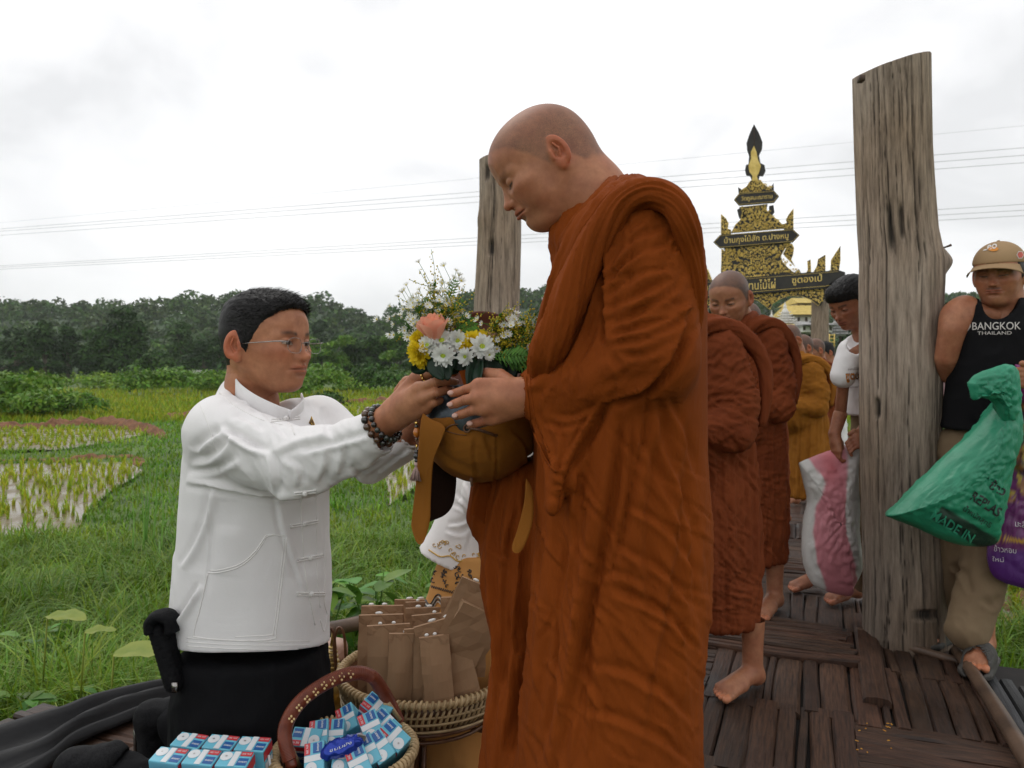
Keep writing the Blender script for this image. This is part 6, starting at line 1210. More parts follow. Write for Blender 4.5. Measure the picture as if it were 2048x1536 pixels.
# holster like black folded umbrella hanging at the back of the waist
hp = P(325, 1300, 1.66); t = empty('camera_strap_case', tuple(hp), 'black ribbed case with loop handle hanging behind the jacket tail', 'case'); m_case = mat('black_webbing', (.004, .004, .005), (.009, .009, .010), .7, spec=.12, ns=90, bump=.8, bs=120, bdist=.003)
mb = MB(); mb.tube(smoothpts([P(306, 1262, 1.66), P(306, 1240, 1.66), P(325, 1230, 1.66), P(344, 1240, 1.66), P(346, 1262, 1.66)], 6), .014, 8, flat=2.2); mb.build('loop', m_case, t)
S = SDF(P(290, 1400, 1.70) - [.03, .12, .02], P(370, 1240, 1.60) + [.03, .1, .02], .004); S.cap(P(316, 1262, 1.66), P(348, 1366, 1.66), .020, .021); S.cap(P(332, 1262, 1.68), P(356, 1360, 1.68), .017, .019, .008); V, Fq = S.mesh(2); uu = (V @ np.array([.2, 0, -1])) * 90; V = V + normals(V, Fq) * (.0006 * np.sin(uu * 7))[:, None]; mesh('case', V, Fq, m_case, t, True)
mb = MB(); q = P(350, 1374, 1.63); mb.box(q, (.012, .006, .02)); mb.build('buckle', m_steel, t)
# black cloth spread along the deck edge
m_tarp = mat('black_nylon', (.006, .006, .007), (.012, .012, .013), .5, spec=.18, ns=4, bump=.3, bs=12, bdist=.01)
n, mm = 60, 26; V = []
A = smoothpts([ground(-260, 1540), ground(0, 1470), ground(110, 1440), ground(230, 1400), ground(330, 1376), ground(420, 1366)], 12); B = smoothpts([ground(-300, 1700), ground(-60, 1620), ground(60, 1575), ground(150, 1500), ground(260, 1450), ground(400, 1400)], 12)
for i in range(len(A)):
    for j in range(mm):
        t_ = j / (mm - 1); p_ = A[i] + (B[i] - A[i]) * t_; p_ = p_.copy(); h_ = .055 * math.exp(-((t_ - .22) / .10) ** 2) + .06 * math.exp(-((t_ - .60 - .1 * math.sin(i * .07)) / .12) ** 2) + .035 * math.exp(-((t_ - .9) / .06) ** 2); p_[2] = .012 + h_ * (1 - .5 * abs(i / len(A) - .4)) - (.16 * max(0, .08 - t_) / .08); V.append(p_)
V = np.array(V); V[:, 2] += .008 * noise(V * [3, 9, 3]) ; V[:, 2] = np.maximum(V[:, 2], -.15); Fc = [(i * mm + j, (i + 1) * mm + j, (i + 1) * mm + j + 1, i * mm + j + 1) for i in range(len(A) - 1) for j in range(mm - 1)]
o = mesh('black_cloth', V, Fc, m_tarp); setp(o, 'rumpled black cloth lying along the left deck edge', 'cloth'); md = o.modifiers.new('thick', 'SOLIDIFY'); md.thickness = .004
# ================================================================ BOWL, CLOTH, FLOWERS
def lathe(mb, c, prof, n=48, R=None, col=None):
    """prof (r, h) about local z"""
    V = []; 
    for r_, h_ in prof:
        for k in range(n): a = k / n * 2 * math.pi; V.append((r_ * math.cos(a), r_ * math.sin(a), h_))
    V = np.array(V);
    if R is not None: V = V @ np.array(R).T
    Fc = [(i * n + k, i * n + (k + 1) % n, (i + 1) * n + (k + 1) % n, (i + 1) * n + k) for i in range(len(prof) - 1) for k in range(n)]; return mb.add(V + np.array(c), Fc, col)
def axisR(ax):
    ax = np.array(ax, float); ax /= np.linalg.norm(ax); a = np.cross([0, 1, 0] if abs(ax[1]) < .9 else [1, 0, 0], ax); a /= np.linalg.norm(a); return np.stack([a, np.cross(ax, a), ax], 1)
m_bowl = mat('dark_enamelled_steel', (.018, .024, .030), (.06, .075, .09), .32, ns=40, metal=.5, bump=.15, bs=200)
BY = 1.47; bc = P(962, 838, BY); t = empty('alms_bowl', tuple(bc), 'dark blue grey metal alms bowl in an ochre cloth cover held between the two men', 'bowl')
mb = MB(); lathe(mb, bc, [(.001, -.105), (.05, -.10), (.09, -.07), (.108, -.02), (.110, .015), (.100, .048), (.082, .062), (.080, .066), (.078, .062), (.092, .045), (.098, .0), (.07, -.08), (.001, -.095)]); mb.build('bowl', m_bowl, t)
m_cover = clothmat('mustard_ochre_cloth', (.185, .068, .009), (.245, .090, .013), .35, sheen=.08, ns=5); m_cover_d = clothmat('dark_lining', (.020, .010, .007), (.028, .015, .010), .3, sheen=0)
S = SDF(bc - .15, bc + [.15, .15, .03], .004); S.ell(bc + [0, 0, -.012], (.115, .115, .110)); S.box(bc + [0, 0, .10], (.4, .4, .16), .0, .004, roty(-.16) , 's'); S.cap(bc + [.03, -.12, .02], bc + [-.03, -.12, .0], .02, .02, .02, mode='s')
V, Fq = S.mesh(2); Nv = normals(V, Fq); uv = px(V); d = .0014 * ridged(V * [14, 14, 26])
for pts, w, a in [([(950, 868), (945, 910), (952, 965)], 4, .004), ([(992, 870), (992, 920), (988, 968)], 3, .004), ([(900, 850), (880, 870), (872, 900)], 4, .005), ([(860, 880), (900, 925), (960, 950)], 10, .004), ([(968, 870), (978, 900), (985, 920)], 7, .005), ([(1020, 860), (1050, 890), (1058, 950)], 5, .005)]: d += stroke(uv, pts, w) * a
V = V + Nv * d[:, None]; cv = mesh('cloth_cover', V, Fq, m_cover, t, True); bcv = bvh_of(cv)
def sheet(outline, Y, th, m, parent, name, curve=None, nz=1):
    """a cut piece of cloth hanging in space, own outline, thickness and bend in depth"""
    q = smoothpts(outline + outline[:1], 4)[:-1]; cx, cy = q.mean(0); rings = [1, .93, .75, .5, .25]; V = []; n = len(q)
    for side in (0, 1):
        for r_ in rings:
            for (u, v) in q:
                uu, vv = cx + (u - cx) * r_, cy + (v - cy) * r_; yy = Y + (curve(uu, vv) if curve else 0) + (th * (1 if side else -1)) * (.5 if r_ < 1 else .0); V.append(P(uu, vv, yy))
        V.append(P(cx, cy, Y + (curve(cx, cy) if curve else 0) + th * (.5 if side else -.5)))
    k = len(rings) * n + 1; Fc = []
    for side in (0, 1):
        b0 = side * k
        for i in range(len(rings) - 1):
            for j in range(n): f = (b0 + i * n + j, b0 + i * n + (j + 1) % n, b0 + (i + 1) * n + (j + 1) % n, b0 + (i + 1) * n + j); Fc.append(f if side else f[::-1])
        for j in range(n): f = (b0 + (len(rings) - 1) * n + j, b0 + (len(rings) - 1) * n + (j + 1) % n, b0 + k - 1); Fc.append(f if side else f[::-1])
    Fc += [(j, (j + 1) % n, k + (j + 1) % n, k + j) for j in range(n)]
    return mesh(name, V, Fc, m, parent, True)
sheet([(846, 826), (862, 838), (884, 848), (890, 862), (876, 890), (866, 930), (862, 990), (860, 1040), (850, 1078), (841, 1089), (832, 1082), (823, 1055), (824, 1035), (832, 960), (838, 880), (842, 840)], 1.395, .006, m_cover, t, 'shoulder_strap', lambda u, v: .02 * math.sin(v * .02) - .0006 * (u - 845))
sheet([(872, 895), (900, 930), (912, 948), (911, 985), (905, 1012), (890, 1030), (868, 1040), (852, 1042), (856, 1000), (862, 940)], 1.46, .006, m_cover_d, t, 'strap_lining', lambda u, v: .001 * (u - 870))
sheet([(1052, 955), (1066, 985), (1066, 1040), (1052, 1085), (1040, 1104), (1028, 1105), (1024, 1092), (1036, 1055), (1048, 1005)], 1.33, .006, m_cover, t, 'strap_end', lambda u, v: -.0004 * (v - 1000))
sheet([(958, 966), (1000, 965), (1000, 1010), (982, 1055), (960, 1042), (944, 1028), (946, 1000)], 1.50, .006, m_robe1, t, 'under_flap', lambda u, v: .0006 * (u - 970))
m_cord = mat('brown_cord', (.08, .03, .012), (.14, .06, .025), .6, ns=60)
mb = MB(); mb.tube([cast(bcv, 935, 858, .006, P(935, 858, 1.36)), cast(bcv, 960, 862, .007, P(960, 862, 1.36)), cast(bcv, 994, 870, .006, P(994, 870, 1.36))], .0026, 8); mb.build('toggle', m_cord, t)
mb = MB(); q = [cast(bcv, 936 + 7 * math.cos(a), 858 + 8 * math.sin(a), .005, P(936, 858, 1.36)) for a in np.linspace(0, 5.5, 14)]; mb.tube(q, .0018, 6); mb.build('toggle_loop', m_cord, t)
seam(bcv, [(885, 872), (893, 856), (910, 849), (934, 852)], .0014, m_cord, cv, 'flap_edge', .001, 4); seam(bcv, [(893, 862), (912, 868), (933, 871)], .0007, m_cord, cv, 'flap_edge', .001, 4)
mb = MB(); mb.tube([P(942, 955, 1.40), P(944, 972, 1.40)], .0026, 6); mb.tube([P(938, 960, 1.40), P(946, 958, 1.40)], .0022, 6); mb.build('tie_end', m_cord, t)
# lid held up behind the flowers
m_lid = mat('red_brown_lacquer', (.085, .022, .010), (.14, .036, .014), .5, ns=5, stretch=(1, 1, 6), bump=.2)
lc = P(965, 708, 1.60); mb = MB(); lathe(mb, lc, [(.001, -.022), (.05, -.018), (.082, -.006), (.092, .006), (.094, .010), (.090, .009), (.080, .0), (.05, -.010), (.001, -.013)], 56, axisR((.12, -.95, .28))); setp(mb.build('bowl_lid', m_lid), 'round red brown lid held upright behind the flowers', 'lid')
# ---- flowers
m_petw = leafmat('white_petals', (.82, .83, .80), (.88, .89, .86), .5, 40, .3); m_pety = leafmat('yellow_petals', (.80, .60, .015), (.88, .70, .04), .5, 40, .3); m_petp = leafmat('pink_petals', (.85, .42, .30), (.90, .50, .37), .5, 30, .35)
m_disc = mat('green_yellow_disc', (.28, .42, .02), (.50, .55, .04), .6, ns=300, bump=.5, bs=400); m_fern = leafmat('fern_green', (.05, .15, .02), (.11, .25, .035), .45, 20, .25); m_tile = mat('dark_glossy_leaf', (.006, .018, .010), (.012, .032, .016), .38, spec=.25, ns=14, stretch=(1, 8, 1), bump=.3, bs=40, bdist=.001); m_grod = mat('goldenrod', (.42, .33, .01), (.62, .48, .02), .6, ns=90)
fr = np.random.RandomState(77)
def petal(L, Wd, R, c, up=0., curl=.3, n=4):
    V = [];
    for i in range(n + 1):
        t_ = i / n; w = Wd * (.45 + .55 * math.sin(math.pi * min(1, t_ * .75 + .12))) * (1 if i < n else .55); z = curl * L * t_ * t_
        for s in (-1, 0, 1): V.append((L * t_, s * w, z + (.22 * abs(s) * w)))
    return np.array(V) @ R.T + c, [(i * 3 + j, (i + 1) * 3 + j, (i + 1) * 3 + j + 1, i * 3 + j + 1) for i in range(n) for j in range(2)]
def mum(u, v, Y, rp, ax, m, parent, name='chrysanthemum', disc=True, dens=1., tight=0.):
    c = P(u, v, Y); R0 = rp / F * Y; A = axisR(ax); mb = MB()
    for k, (el, L, n) in enumerate(((.05, 1.0, 17), (.30, .94, 16), (.62, .80, 13), (.98, .58, 10))):
        if disc and k == 3: continue
        for j in range(int(n * dens)):
            a = (j + fr.uniform(-.3, .3)) / (n * dens) * 6.283 + k; e = -(el + tight + fr.uniform(-.14, .14)); R = A @ rotz(a) @ roty(e); V, f = petal(R0 * 1.1 * L * fr.uniform(.85, 1.08), R0 * .175 * fr.uniform(.85, 1.15), R, c + A[:, 2] * R0 * .05 * k, 0, fr.uniform(.05, .35)); mb.add(V, f, np.array([1, 1, 1]) * fr.uniform(.88, 1.08))
    o = mb.build(name, m, parent)
    if disc: mb = MB(); mb.sph(c + A[:, 2] * R0 * .18, R0 * .30, 12, sc=(1, 1, .6), R=A); mb.build('flower_centre', m_disc, o)
    else: mb = MB(); mb.sph(c + A[:, 2] * R0 * .22, R0 * .22, 10, R=A); mb.build('flower_centre', m, o)
    return o
bl = empty('bouquet', tuple(P(875, 700, 1.37)), 'left bouquet with the pink rose, white and yellow chrysanthemums and filler sprigs', 'bouquet', 'bouquets on the alms bowl')
br_ = empty('bouquet', tuple(P(970, 700, 1.37)), 'right bouquet with goldenrod, small white asters and fern leaves by the robe', 'bouquet', 'bouquets on the alms bowl')
for (u, v, r_, ax, kind, Y, p_) in [(840, 706, 25, (-.5, -.8, -.15), 'y', 1.355, bl), (838, 680, 20, (-.6, -.7, .4), 'y', 1.37, bl), (846, 722, 18, (-.3, -.5, -.9), 'y', 1.36, bl), (857, 692, 21, (-.35, -.9, .35), 'w', 1.35, bl), (884, 684, 25, (.0, -.9, .5), 'w', 1.355, bl), (887, 711, 23, (-.05, -1, -.15), 'w', 1.335, bl), (914, 682, 22, (.25, -.95, .1), 'w', 1.355, bl),
    (944, 682, 21, (.0, -.8, .6), 'y', 1.36, br_), (962, 678, 18, (.2, -.7, .7), 'y', 1.375, br_), (931, 694, 15, (-.5, -.8, .1), 'y', 1.35, br_), (933, 713, 19, (-.55, -.85, -.1), 'w', 1.335, br_), (964, 694, 25, (.1, -.95, .2), 'w', 1.345, br_), (978, 709, 12, (.3, -.9, -.2), 'w', 1.335, br_)]:
    mum(u, v, Y, r_, ax, m_petw if kind == 'w' else m_pety, p_, disc=(kind == 'w'), dens=1. if kind == 'w' else 1.25)
def rose(u, v, Y, rw, hh, parent, m):
    c = P(u, v, Y); s = rw / F * Y; H = hh / F * Y; mb = MB()
    for k in range(15):
        f = k / 14; a0 = k * 2.4; r0 = s * (.18 + .82 * f); span = 1.5 + .6 * f; V = []; nu, nv = 8, 6
        for i in range(nv):
            t_ = i / (nv - 1)
            for j in range(nu):
                g = j / (nu - 1) - .5; a = a0 + g * span; rr = r0 * (.45 + .60 * math.sin(t_ * 1.75)) + s * .62 * f * f * max(0, t_ - .62) ** 1.3 * 2.2 * (1 - abs(g)); z = -H * .5 + H * t_ * (1.0 - .30 * f * f) * (1 - .28 * (2 * g) ** 2 * t_); V.append((rr * math.cos(a), rr * math.sin(a), z))
        mb.add(np.array(V) @ axisR((-.12, -.32, .95)).T + c, [(i * nu + j, i * nu + j + 1, (i + 1) * nu + j + 1, (i + 1) * nu + j) for i in range(nv - 1) for j in range(nu - 1)], np.array([1, 1 - .12 * (1 - f), 1 - .2 * (1 - f)]))
    return mb.build('rose', m, parent)
rose(866, 652, 1.345, 27, 52, bl, m_petp); rose(986, 674, 1.375, 15, 34, br_, leafmat('peach_petals', (.78, .50, .36), (.85, .60, .45), .5, 30, .3))
def sprig(a, b_, parent, kind, n, seed, spread=.022, m=None):
    r = np.random.RandomState(seed); p = smoothpts([a, (np.array(a) + b_) / 2 + r.normal(size=3) * .006, b_], 8); st = MB(); st.tube(p, np.linspace(.0013, .0006, len(p)), 5); fl = MB(); lf = MB()
    for k in range(n):
        q = p[r.randint(len(p) // 3, len(p))]; e = q + r.normal(size=3) * [spread, spread * .8, spread] + (p[-1] - p[0]) / np.linalg.norm(p[-1] - p[0]) * spread * .8; st.tube([q, (q + e) / 2 + r.normal(size=3) * .002, e], .0005, 3)
        if kind == 'aster':
            A = axisR(e - q + np.array([0, -.02, .004])); R0 = r.uniform(.0065, .0095)
            for j in range(9): V, f = petal(R0, R0 * .2, A @ rotz(j / 9 * 6.283) @ roty(-.25), e, n=2); fl.add(V, f)
            fl.sph(e + A[:, 2] * .001, R0 * .26, 6, (.9, .75, .15))
        elif kind == 'rod':
            for j in range(12): fl.sph(q + (e - q) * j / 11 + r.normal(size=3) * .0022, r.uniform(.0011, .0019), 5)
        for j in range(1 if kind == 'aster' else 2):
            V, f = leaf_vf(q, r.uniform(.008, .018), .0024, rotz(r.uniform(0, 6.3)) @ roty(r.uniform(-1.2, .3)), .3, 3); lf.add(V, f)
    s_ = st.build('sprig_stem', m_fern, parent)
    if fl.n: setp(fl.build('tiny_flowers', {'aster': m_petw, 'rod': m_grod}[kind], s_), None, None, None, 'stuff')
    lf.build('sprig_leaves', m_fern, s_)
o_ = P(872, 700, 1.40)
for i, (u, v, kd, n) in enumerate([(905, 572, 'aster', 9), (880, 590, 'aster', 12), (850, 598, 'aster', 12), (832, 615, 'aster', 12), (822, 640, 'aster', 12), (800, 640, 'aster', 7), (792, 655, 'aster', 6), (868, 575, 'rod', 12), (895, 600, 'rod', 13), (915, 612, 'rod', 12), (840, 606, 'rod', 9), (905, 640, 'rod', 8), (925, 655, 'rod', 7), (885, 612, 'rod', 12), (905, 600, 'aster', 9), (860, 610, 'aster', 10)]): sprig(o_, P(u, v, 1.40 + .02 * math.sin(i * 2)), bl, kd, int(n * 1.7), 40 + i)
o_ = P(975, 715, 1.38)
for i, (u, v, kd, n) in enumerate([(1005, 645, 'aster', 7), (1030, 640, 'aster', 9), (1075, 624, 'aster', 7), (1082, 642, 'aster', 5), (1020, 664, 'aster', 6), (1000, 635, 'rod', 12), (1052, 628, 'rod', 13), (1075, 672, 'rod', 14), (1080, 682, 'rod', 13), (1050, 670, 'rod', 13), (992, 665, 'rod', 10), (1030, 655, 'rod', 12), (1060, 650, 'rod', 11)]): sprig(o_, P(u, v, 1.36 + .015 * math.sin(i * 2)), br_, kd, int(n * 1.6), 70 + i, .017)
def fern(a, b_, w, parent, seed, n=9, up=(0, -1, .3)):
    a = np.array(a); b_ = np.array(b_); r = np.random.RandomState(seed); d = b_ - a; L = np.linalg.norm(d); d = d / L; s = np.cross(d, up); s /= np.linalg.norm(s); nn = np.cross(s, d); mb = MB(); mb.tube([a, b_], [.0012, .0005], 5)
    for k in range(n):
        t_ = .15 + .85 * k / n; c = a + d * L * t_; ll = w * math.sin(math.pi * min(1, (1 - t_) * .8 + .2)) ** .8
        for sg in (-1, 1): x = s * sg * .85 + d * .55; x /= np.linalg.norm(x); R = np.stack([x, np.cross(nn, x), nn], 1); V, f = leaf_vf(c, ll * r.uniform(.85, 1.15), ll * .13, R, r.uniform(0, .35), 4, .3); mb.add(V, f, np.ones(3) * r.uniform(.75, 1.3))
    V, f = leaf_vf(a + d * L * .9, w * .5, w * .14, np.stack([d, s, nn], 1), .2, 4); mb.add(V, f); return mb.build('fern_leaf', m_fern, parent)
fern(P(985, 708, 1.36), P(1088, 690, 1.34), .024, br_, 1, 8); fern(P(985, 718, 1.35), P(1075, 728, 1.33), .022, br_, 2, 8); fern(P(980, 712, 1.34), P(1050, 710, 1.31), .020, br_, 3); fern(P(1000, 715, 1.36), P(1060, 740, 1.34), .014, br_, 4)
fern(P(905, 665, 1.38), P(940, 630, 1.38), .016, bl, 5, 7); fern(P(912, 660, 1.37), P(952, 648, 1.37), .017, bl, 6, 7); fern(P(890, 620, 1.42), P(912, 558, 1.43), .012, bl, 7, 9); fern(P(915, 680, 1.38), P(935, 668, 1.38), .014, bl, 8, 6); fern(P(880, 640, 1.41), P(930, 600, 1.42), .012, bl, 9, 8)
def bigleaf(a, b_, w, parent, roll=0., up=(0, -1, .2)):
    a = np.array(a); b_ = np.array(b_); d = b_ - a; L = np.linalg.norm(d); d /= L; s = np.cross(d, up); s /= np.linalg.norm(s); nn = np.cross(s, d); s = s * math.cos(roll) + nn * math.sin(roll); nn = np.cross(s, d); V, f = leaf_vf(a, L, w, np.stack([d, s, nn], 1), .12, 8, .35); o = mesh('broad_leaf', V, f, m_tile, parent, True); md = o.modifiers.new('thick', 'SOLIDIFY'); md.thickness = .0008
for (u0, v0, u1, v1, Y0, Y1, w, rl) in [(858, 722, 822, 744, 1.36, 1.37, .014, .3), (860, 718, 885, 758, 1.345, 1.325, .014, -.2), (880, 722, 897, 758, 1.35, 1.33, .015, .4), (905, 712, 880, 738, 1.37, 1.36, .02, .2), (915, 705, 925, 740, 1.38, 1.36, .02, -.3), (955, 715, 941, 775, 1.35, 1.315, .017, .3), (962, 718, 950, 772, 1.345, 1.31, .013, -.6), (975, 720, 990, 768, 1.37, 1.345, .028, .2), (990, 715, 1030, 755, 1.38, 1.36, .028, 0), (960, 705, 905, 728, 1.38, 1.37, .016, 0), (1000, 720, 1060, 735, 1.39, 1.38, .022, .2), (950, 718, 975, 760, 1.40, 1.38, .03, 0), (870, 716, 850, 742, 1.38, 1.38, .02, .1), (890, 715, 915, 745, 1.40, 1.39, .028, .1)]:
    bigleaf(P(u0, v0, Y0), P(u1, v1, Y1), w, bl if u0 < 920 else br_, rl)
for u0, u1, pr in ((875, 893, bl), (968, 985, br_)): mb = MB(); mb.tube([P(u0, 730, 1.40), P(u1, 800, 1.44)], [.020, .012], 10); mb.build('stem_wrap', m_tile, pr)
m_org = m_robe1; mb = MB(); mb.add([P(918, 742, 1.35), P(942, 738, 1.35), P(930, 778, 1.345), P(918, 742, 1.37), P(942, 738, 1.37), P(930, 778, 1.365)], [(0, 2, 1), (3, 4, 5), (0, 1, 4, 3), (1, 2, 5, 4), (2, 0, 3, 5)]); mb.build('orange_wrap', m_org, br_, False)
# hanging prayer beads with tassel
t = empty('prayer_beads', tuple(P(833, 850, 1.42)), 'hanging string of brown and amber beads ending in a dusty pink tassel', 'beads'); m_amber = mat('amber', (.30, .07, .01), (.5, .16, .02), .15, ns=60, coat=.5); m_tas = mat('pink_silk', (.42, .27, .25), (.55, .38, .35), .7, ns=20, stretch=(12, 12, 1), bump=.5)
for (v, r_, m, sc) in [(846, .0034, m_goldj, 1), (853, .004, m_bd1, 1), (865, .0068, m_amber, 1.5), (878, .0034, m_bd2, 1), (893, .002, m_goldj, 2), (904, .0048, m_bd1, 1), (912, .0075, m_bd1, .9), (921, .0048, m_bd1, 1)]: mb = MB(); mb.sph(P(833 + (v - 846) * .01, v, 1.40), r_, 12, sc=(1, 1, sc)); mb.build('bead', m, t)
mb = MB(); mb.tube([P(833, 838, 1.40), P(834, 930, 1.40)], .0008, 5); mb.build('cord', m_cord, t)
mb = MB(); mb.sph(P(833, 928, 1.40), .005, 10)
for k in range(80): a = fr.uniform(0, 6.28); q = fr.uniform(0, 1) ** .5; b_ = P(831, 960 + fr.uniform(-3, 3), 1.40) + [.011 * q * math.cos(a), .011 * q * math.sin(a), 0]; mb.tube([P(833, 928, 1.40), (P(833, 940, 1.40) + [.006 * q * math.cos(a), .006 * q * math.sin(a), 0]), b_], .0007, 3)
mb.build('tassel', m_tas, t)
# ================================================================ OTHER PEOPLE
def foot_pts(x, y, z, yaw, s=1.): R = rotz(yaw); return [np.array([x, y, z]) + R @ np.array(q) * s for q in ((0, 0, .16), (0, 0, .055), (.06, 0, .045), (.13, 0, .028), (.175, 0, .022))]
def add_foot(bd, x, y, z, yaw, s, skin, h=.0034, toes=True):
    p = foot_pts(x, y, z, yaw, s); P_ = np.array(p); R = rotz(yaw); S = SDF(P_.min(0) - .09, P_.max(0) + .09, h); S.chain([p[0] + [0, 0, .22 * s], p[0], p[1]], [.052 * s, .038 * s, .036 * s]); S.ell(p[1] + R @ np.array([-.02, 0, -.018]) * s, np.array([.035, .030, .034]) * s, .02); S.chain(p[1:4], [.038 * s, .034 * s, .030 * s], .015)
    for k in (-1.1, -.4, .3, 1.0): S.cap(p[2] + R @ np.array([.02, .020 * k, -.012]) * s, p[3] + R @ np.array([.02 - .006 * abs(k), .030 * k, -.006]) * s, .024 * s, .017 * s, .012)
    for k, (yy, ll, rr) in enumerate(((.036, .175, .0135), (.014, .176, .0098), (-.006, .168, .0092), (-.024, .158, .0088), (-.040, .145, .0085))):
        a = np.array([x, y, z]) + R @ np.array([.13, yy * .85, .018]) * s; b = np.array([x, y, z]) + R @ np.array([ll + .012, yy, .011]) * s; S.cap(a, b, rr * s, rr * s, .0015)
    V, Fq = S.mesh(1); c = skincol(V, skin); L_ = (V - [x, y, z]) @ R; m = (L_[:, 0] > .172 * s) & (L_[:, 2] > .010 * s); c[m] = skin * [1.35, 1.2, 1.15]; bd.add(V, Fq, c)
def robed(x, y, yaw, H, mats, label, hp=20, hyaw=0, seed=0, wid=1., skin=SK_B * .82, h=.009, hh=.004, hs=1., lean=.06, hem=.15, hands=True, cuts=None, arm_in=.10, feet=True, roll_=True, stub=1.2, hair=None, amp=1., group='monks queueing behind the front monk', fd=((.05, .08), (-.04, -.08)), headoff=(0, 0, 0), crz=()):
    t = empty('person', (x, y, 0), label, 'person', group); Rz = rotz(yaw); T_ = lambda q: Rz @ np.array(q, float) + np.array([x, y, 0]); bd = Body(); w = wid
    ho = T_([lean + .02 + headoff[0], headoff[1], H * .925 + headoff[2]]); Rm = rotz(yaw + math.radians(hyaw)) @ roty(math.radians(hp)); nk = Rm.T @ (T_([lean * .5 - .02, 0, H * .80]) - ho) / hs
    V, Fq, c, s_ = head_mesh(hh, skin, stubble=stub, eye=0 if hp > 24 else .0022, fat=.002, neck=nk, neckr=.052, seed=seed); bd.add((V * hs) @ Rm.T + ho, Fq, c)
    if hair is not None: hair_cap(V, Fq, s_, m_hair, t, *hair, M=Rm, o=ho, s=hs)
    shz = H * .795; el = H * .60; wz = H * .615; arms = []
    for s in (-1, 1): arms.append([[.0 + lean * .5, s * .135 * w, shz - .01], [.03, s * .175 * w, el + .10], [.05, s * .175 * w, el], [.15, s * (.115 * w), wz - .01], [.245, s * arm_in * .55, wz + .01]])
    if hands:
        for s, a in zip((-1, 1), arms):
            wr = T_(a[4]); fw = Rz @ np.array([.8, -s * .6, 0]); up = np.array([0, 0, 1.]); K = [wr + fw * .075 + up * (.026 - .017 * i) for i in range(4)]; J = [[k + fw * .032 + Rz @ np.array([.0, -s * .012, -.002]), k + fw * .045 + Rz @ np.array([-.0, -s * .034, -.004])] for k in K]; bd.add(*hand(wr, K, J, .0085, skin, .016, arm=T_(a[3]), arm_r=.028, h=.003, thumb=[wr + fw * .04 + up * .04, wr + fw * .07 + up * .045]))
    inner(bd, [[T_([lean * .4, 0, H * .8]), T_([0, 0, H * .5]), T_([0, .07, H * .25]), T_([fd[0][0], fd[0][1], .2])], [T_([0, 0, H * .5]), T_([0, -.07, H * .25]), T_([fd[1][0], fd[1][1], .2])]] + [[T_([lean * .4, 0, H * .79])] + [T_(q) for q in a[:4]] for a in arms], skin, .030)
    if feet:
        for q in fd: p = T_([q[0], q[1], 0]); add_foot(bd, p[0], p[1], 0.006, yaw + q[1] * 1.2, 1.0 * H / 1.6, skin)
    bd.build('body', t)
    S = SDF((-.40, -.42, H * hem - .04), (.42, .42, H * .90), h)
    L = [(H * hem, .0, 0, .140, .150 * w), (H * .22, 0, 0, .145, .16 * w), (H * .35, 0, 0, .142, .165 * w), (H * .5, 0, 0, .130, .155 * w), (H * .62, .01, 0, .125, .15 * w), (H * .72, lean * .4, 0, .115, .155 * w), (H * .79, lean * .6, 0, .09, .14 * w), (H * .835, lean * .8, 0, .065, .085)]
    S.loft(L, p=2.2)
    for a in arms: S.chain(a[:3], [.062, .064, .058], .03); S.chain(a[2:], [.058, .052, .038], .03)
    S.ell((.14, 0, H * .56), (.11, .13, .12), .06)
    S.chain([[lean * .9 + .0, 0, H * .86], [lean + .01, 0, H * .91]], [.056, .056], .01, mode='s')
    V, Fq = S.mesh(2); Nv = normals(V, Fq); th = np.arctan2(V[:, 1], V[:, 0]); q = np.stack([np.cos(th) * 2.6, np.sin(th) * 2.6, V[:, 2] * 1.6 + seed], 1); lowm = sm(-V[:, 2], -H * .62, -H * .5)
    d = lowm * .012 * ridged(q * [2.2, 2.2, .7]) + lowm * .006 * ridged(np.stack([q[:, 0] * 1.2 + V[:, 2] * 6, q[:, 1] * 1.2, V[:, 2] * 8], 1)) + (1 - lowm) * .0045 * ridged(np.stack([V[:, 0] * 10, V[:, 1] * 8 + seed, V[:, 2] * 17 + V[:, 0] * 8], 1)) + .004 * noise(V * 11 + seed)
    g = np.abs(V[:, 1]) > .12; d += g * (1 - lowm) * .006 * ridged(np.stack([V[:, 0] * 14, V[:, 1] * 6, V[:, 2] * 26 - V[:, 0] * 14], 1) + seed)
    for s in (-1, 1): pass
    V = V + Nv * (d * amp)[:, None]; V = lap(V, Fq, .2); Vw = V @ Rz.T + np.array([x, y, 0])
    if crz:
        Nw = normals(Vw, Fq); uvw = px(Vw); fr_ = np.clip(-Nw[:, 1] * 1.5, 0, 1); dd = 0
        for c_ in crz: dd = dd + crumple(uvw, fr_, *c_)
        Vw = Vw + Nw * dd[:, None]
    mesh('robe', Vw, Fq, mats, t, True)
    if roll_:
        pts = [[.15, -.06, H * .70], [.13, .02, H * .77], [.09 + lean * .5, .09, H * .825], [.03 + lean * .5, .135, H * .838], [-.02 + lean * .3, .172, H * .815], [-.045, .200, H * .76], [-.052, .212, H * .69], [-.035, .205, H * .61]]; roll([T_([a, b * w, c_]) for a, b, c_ in pts], [.018, .028, .030, .028, .025, .021, .018, .012], mats, t, twist=9, na=36, amp=.7, k=6)
        pts = [[-.05 + lean, .05, H * .865], [.03 + lean, .062, H * .845], [.085 + lean, .02, H * .815], [.10 + lean, -.045, H * .80], [.02 + lean, -.085, H * .83], [-.05 + lean, -.05, H * .865]]; roll([T_(q) for q in pts], [.020, .026, .028, .026, .022, .018], mats, t, 'robe_collar', 6, 30, 5, .4, 6)
    return t, T_
rad = math.radians
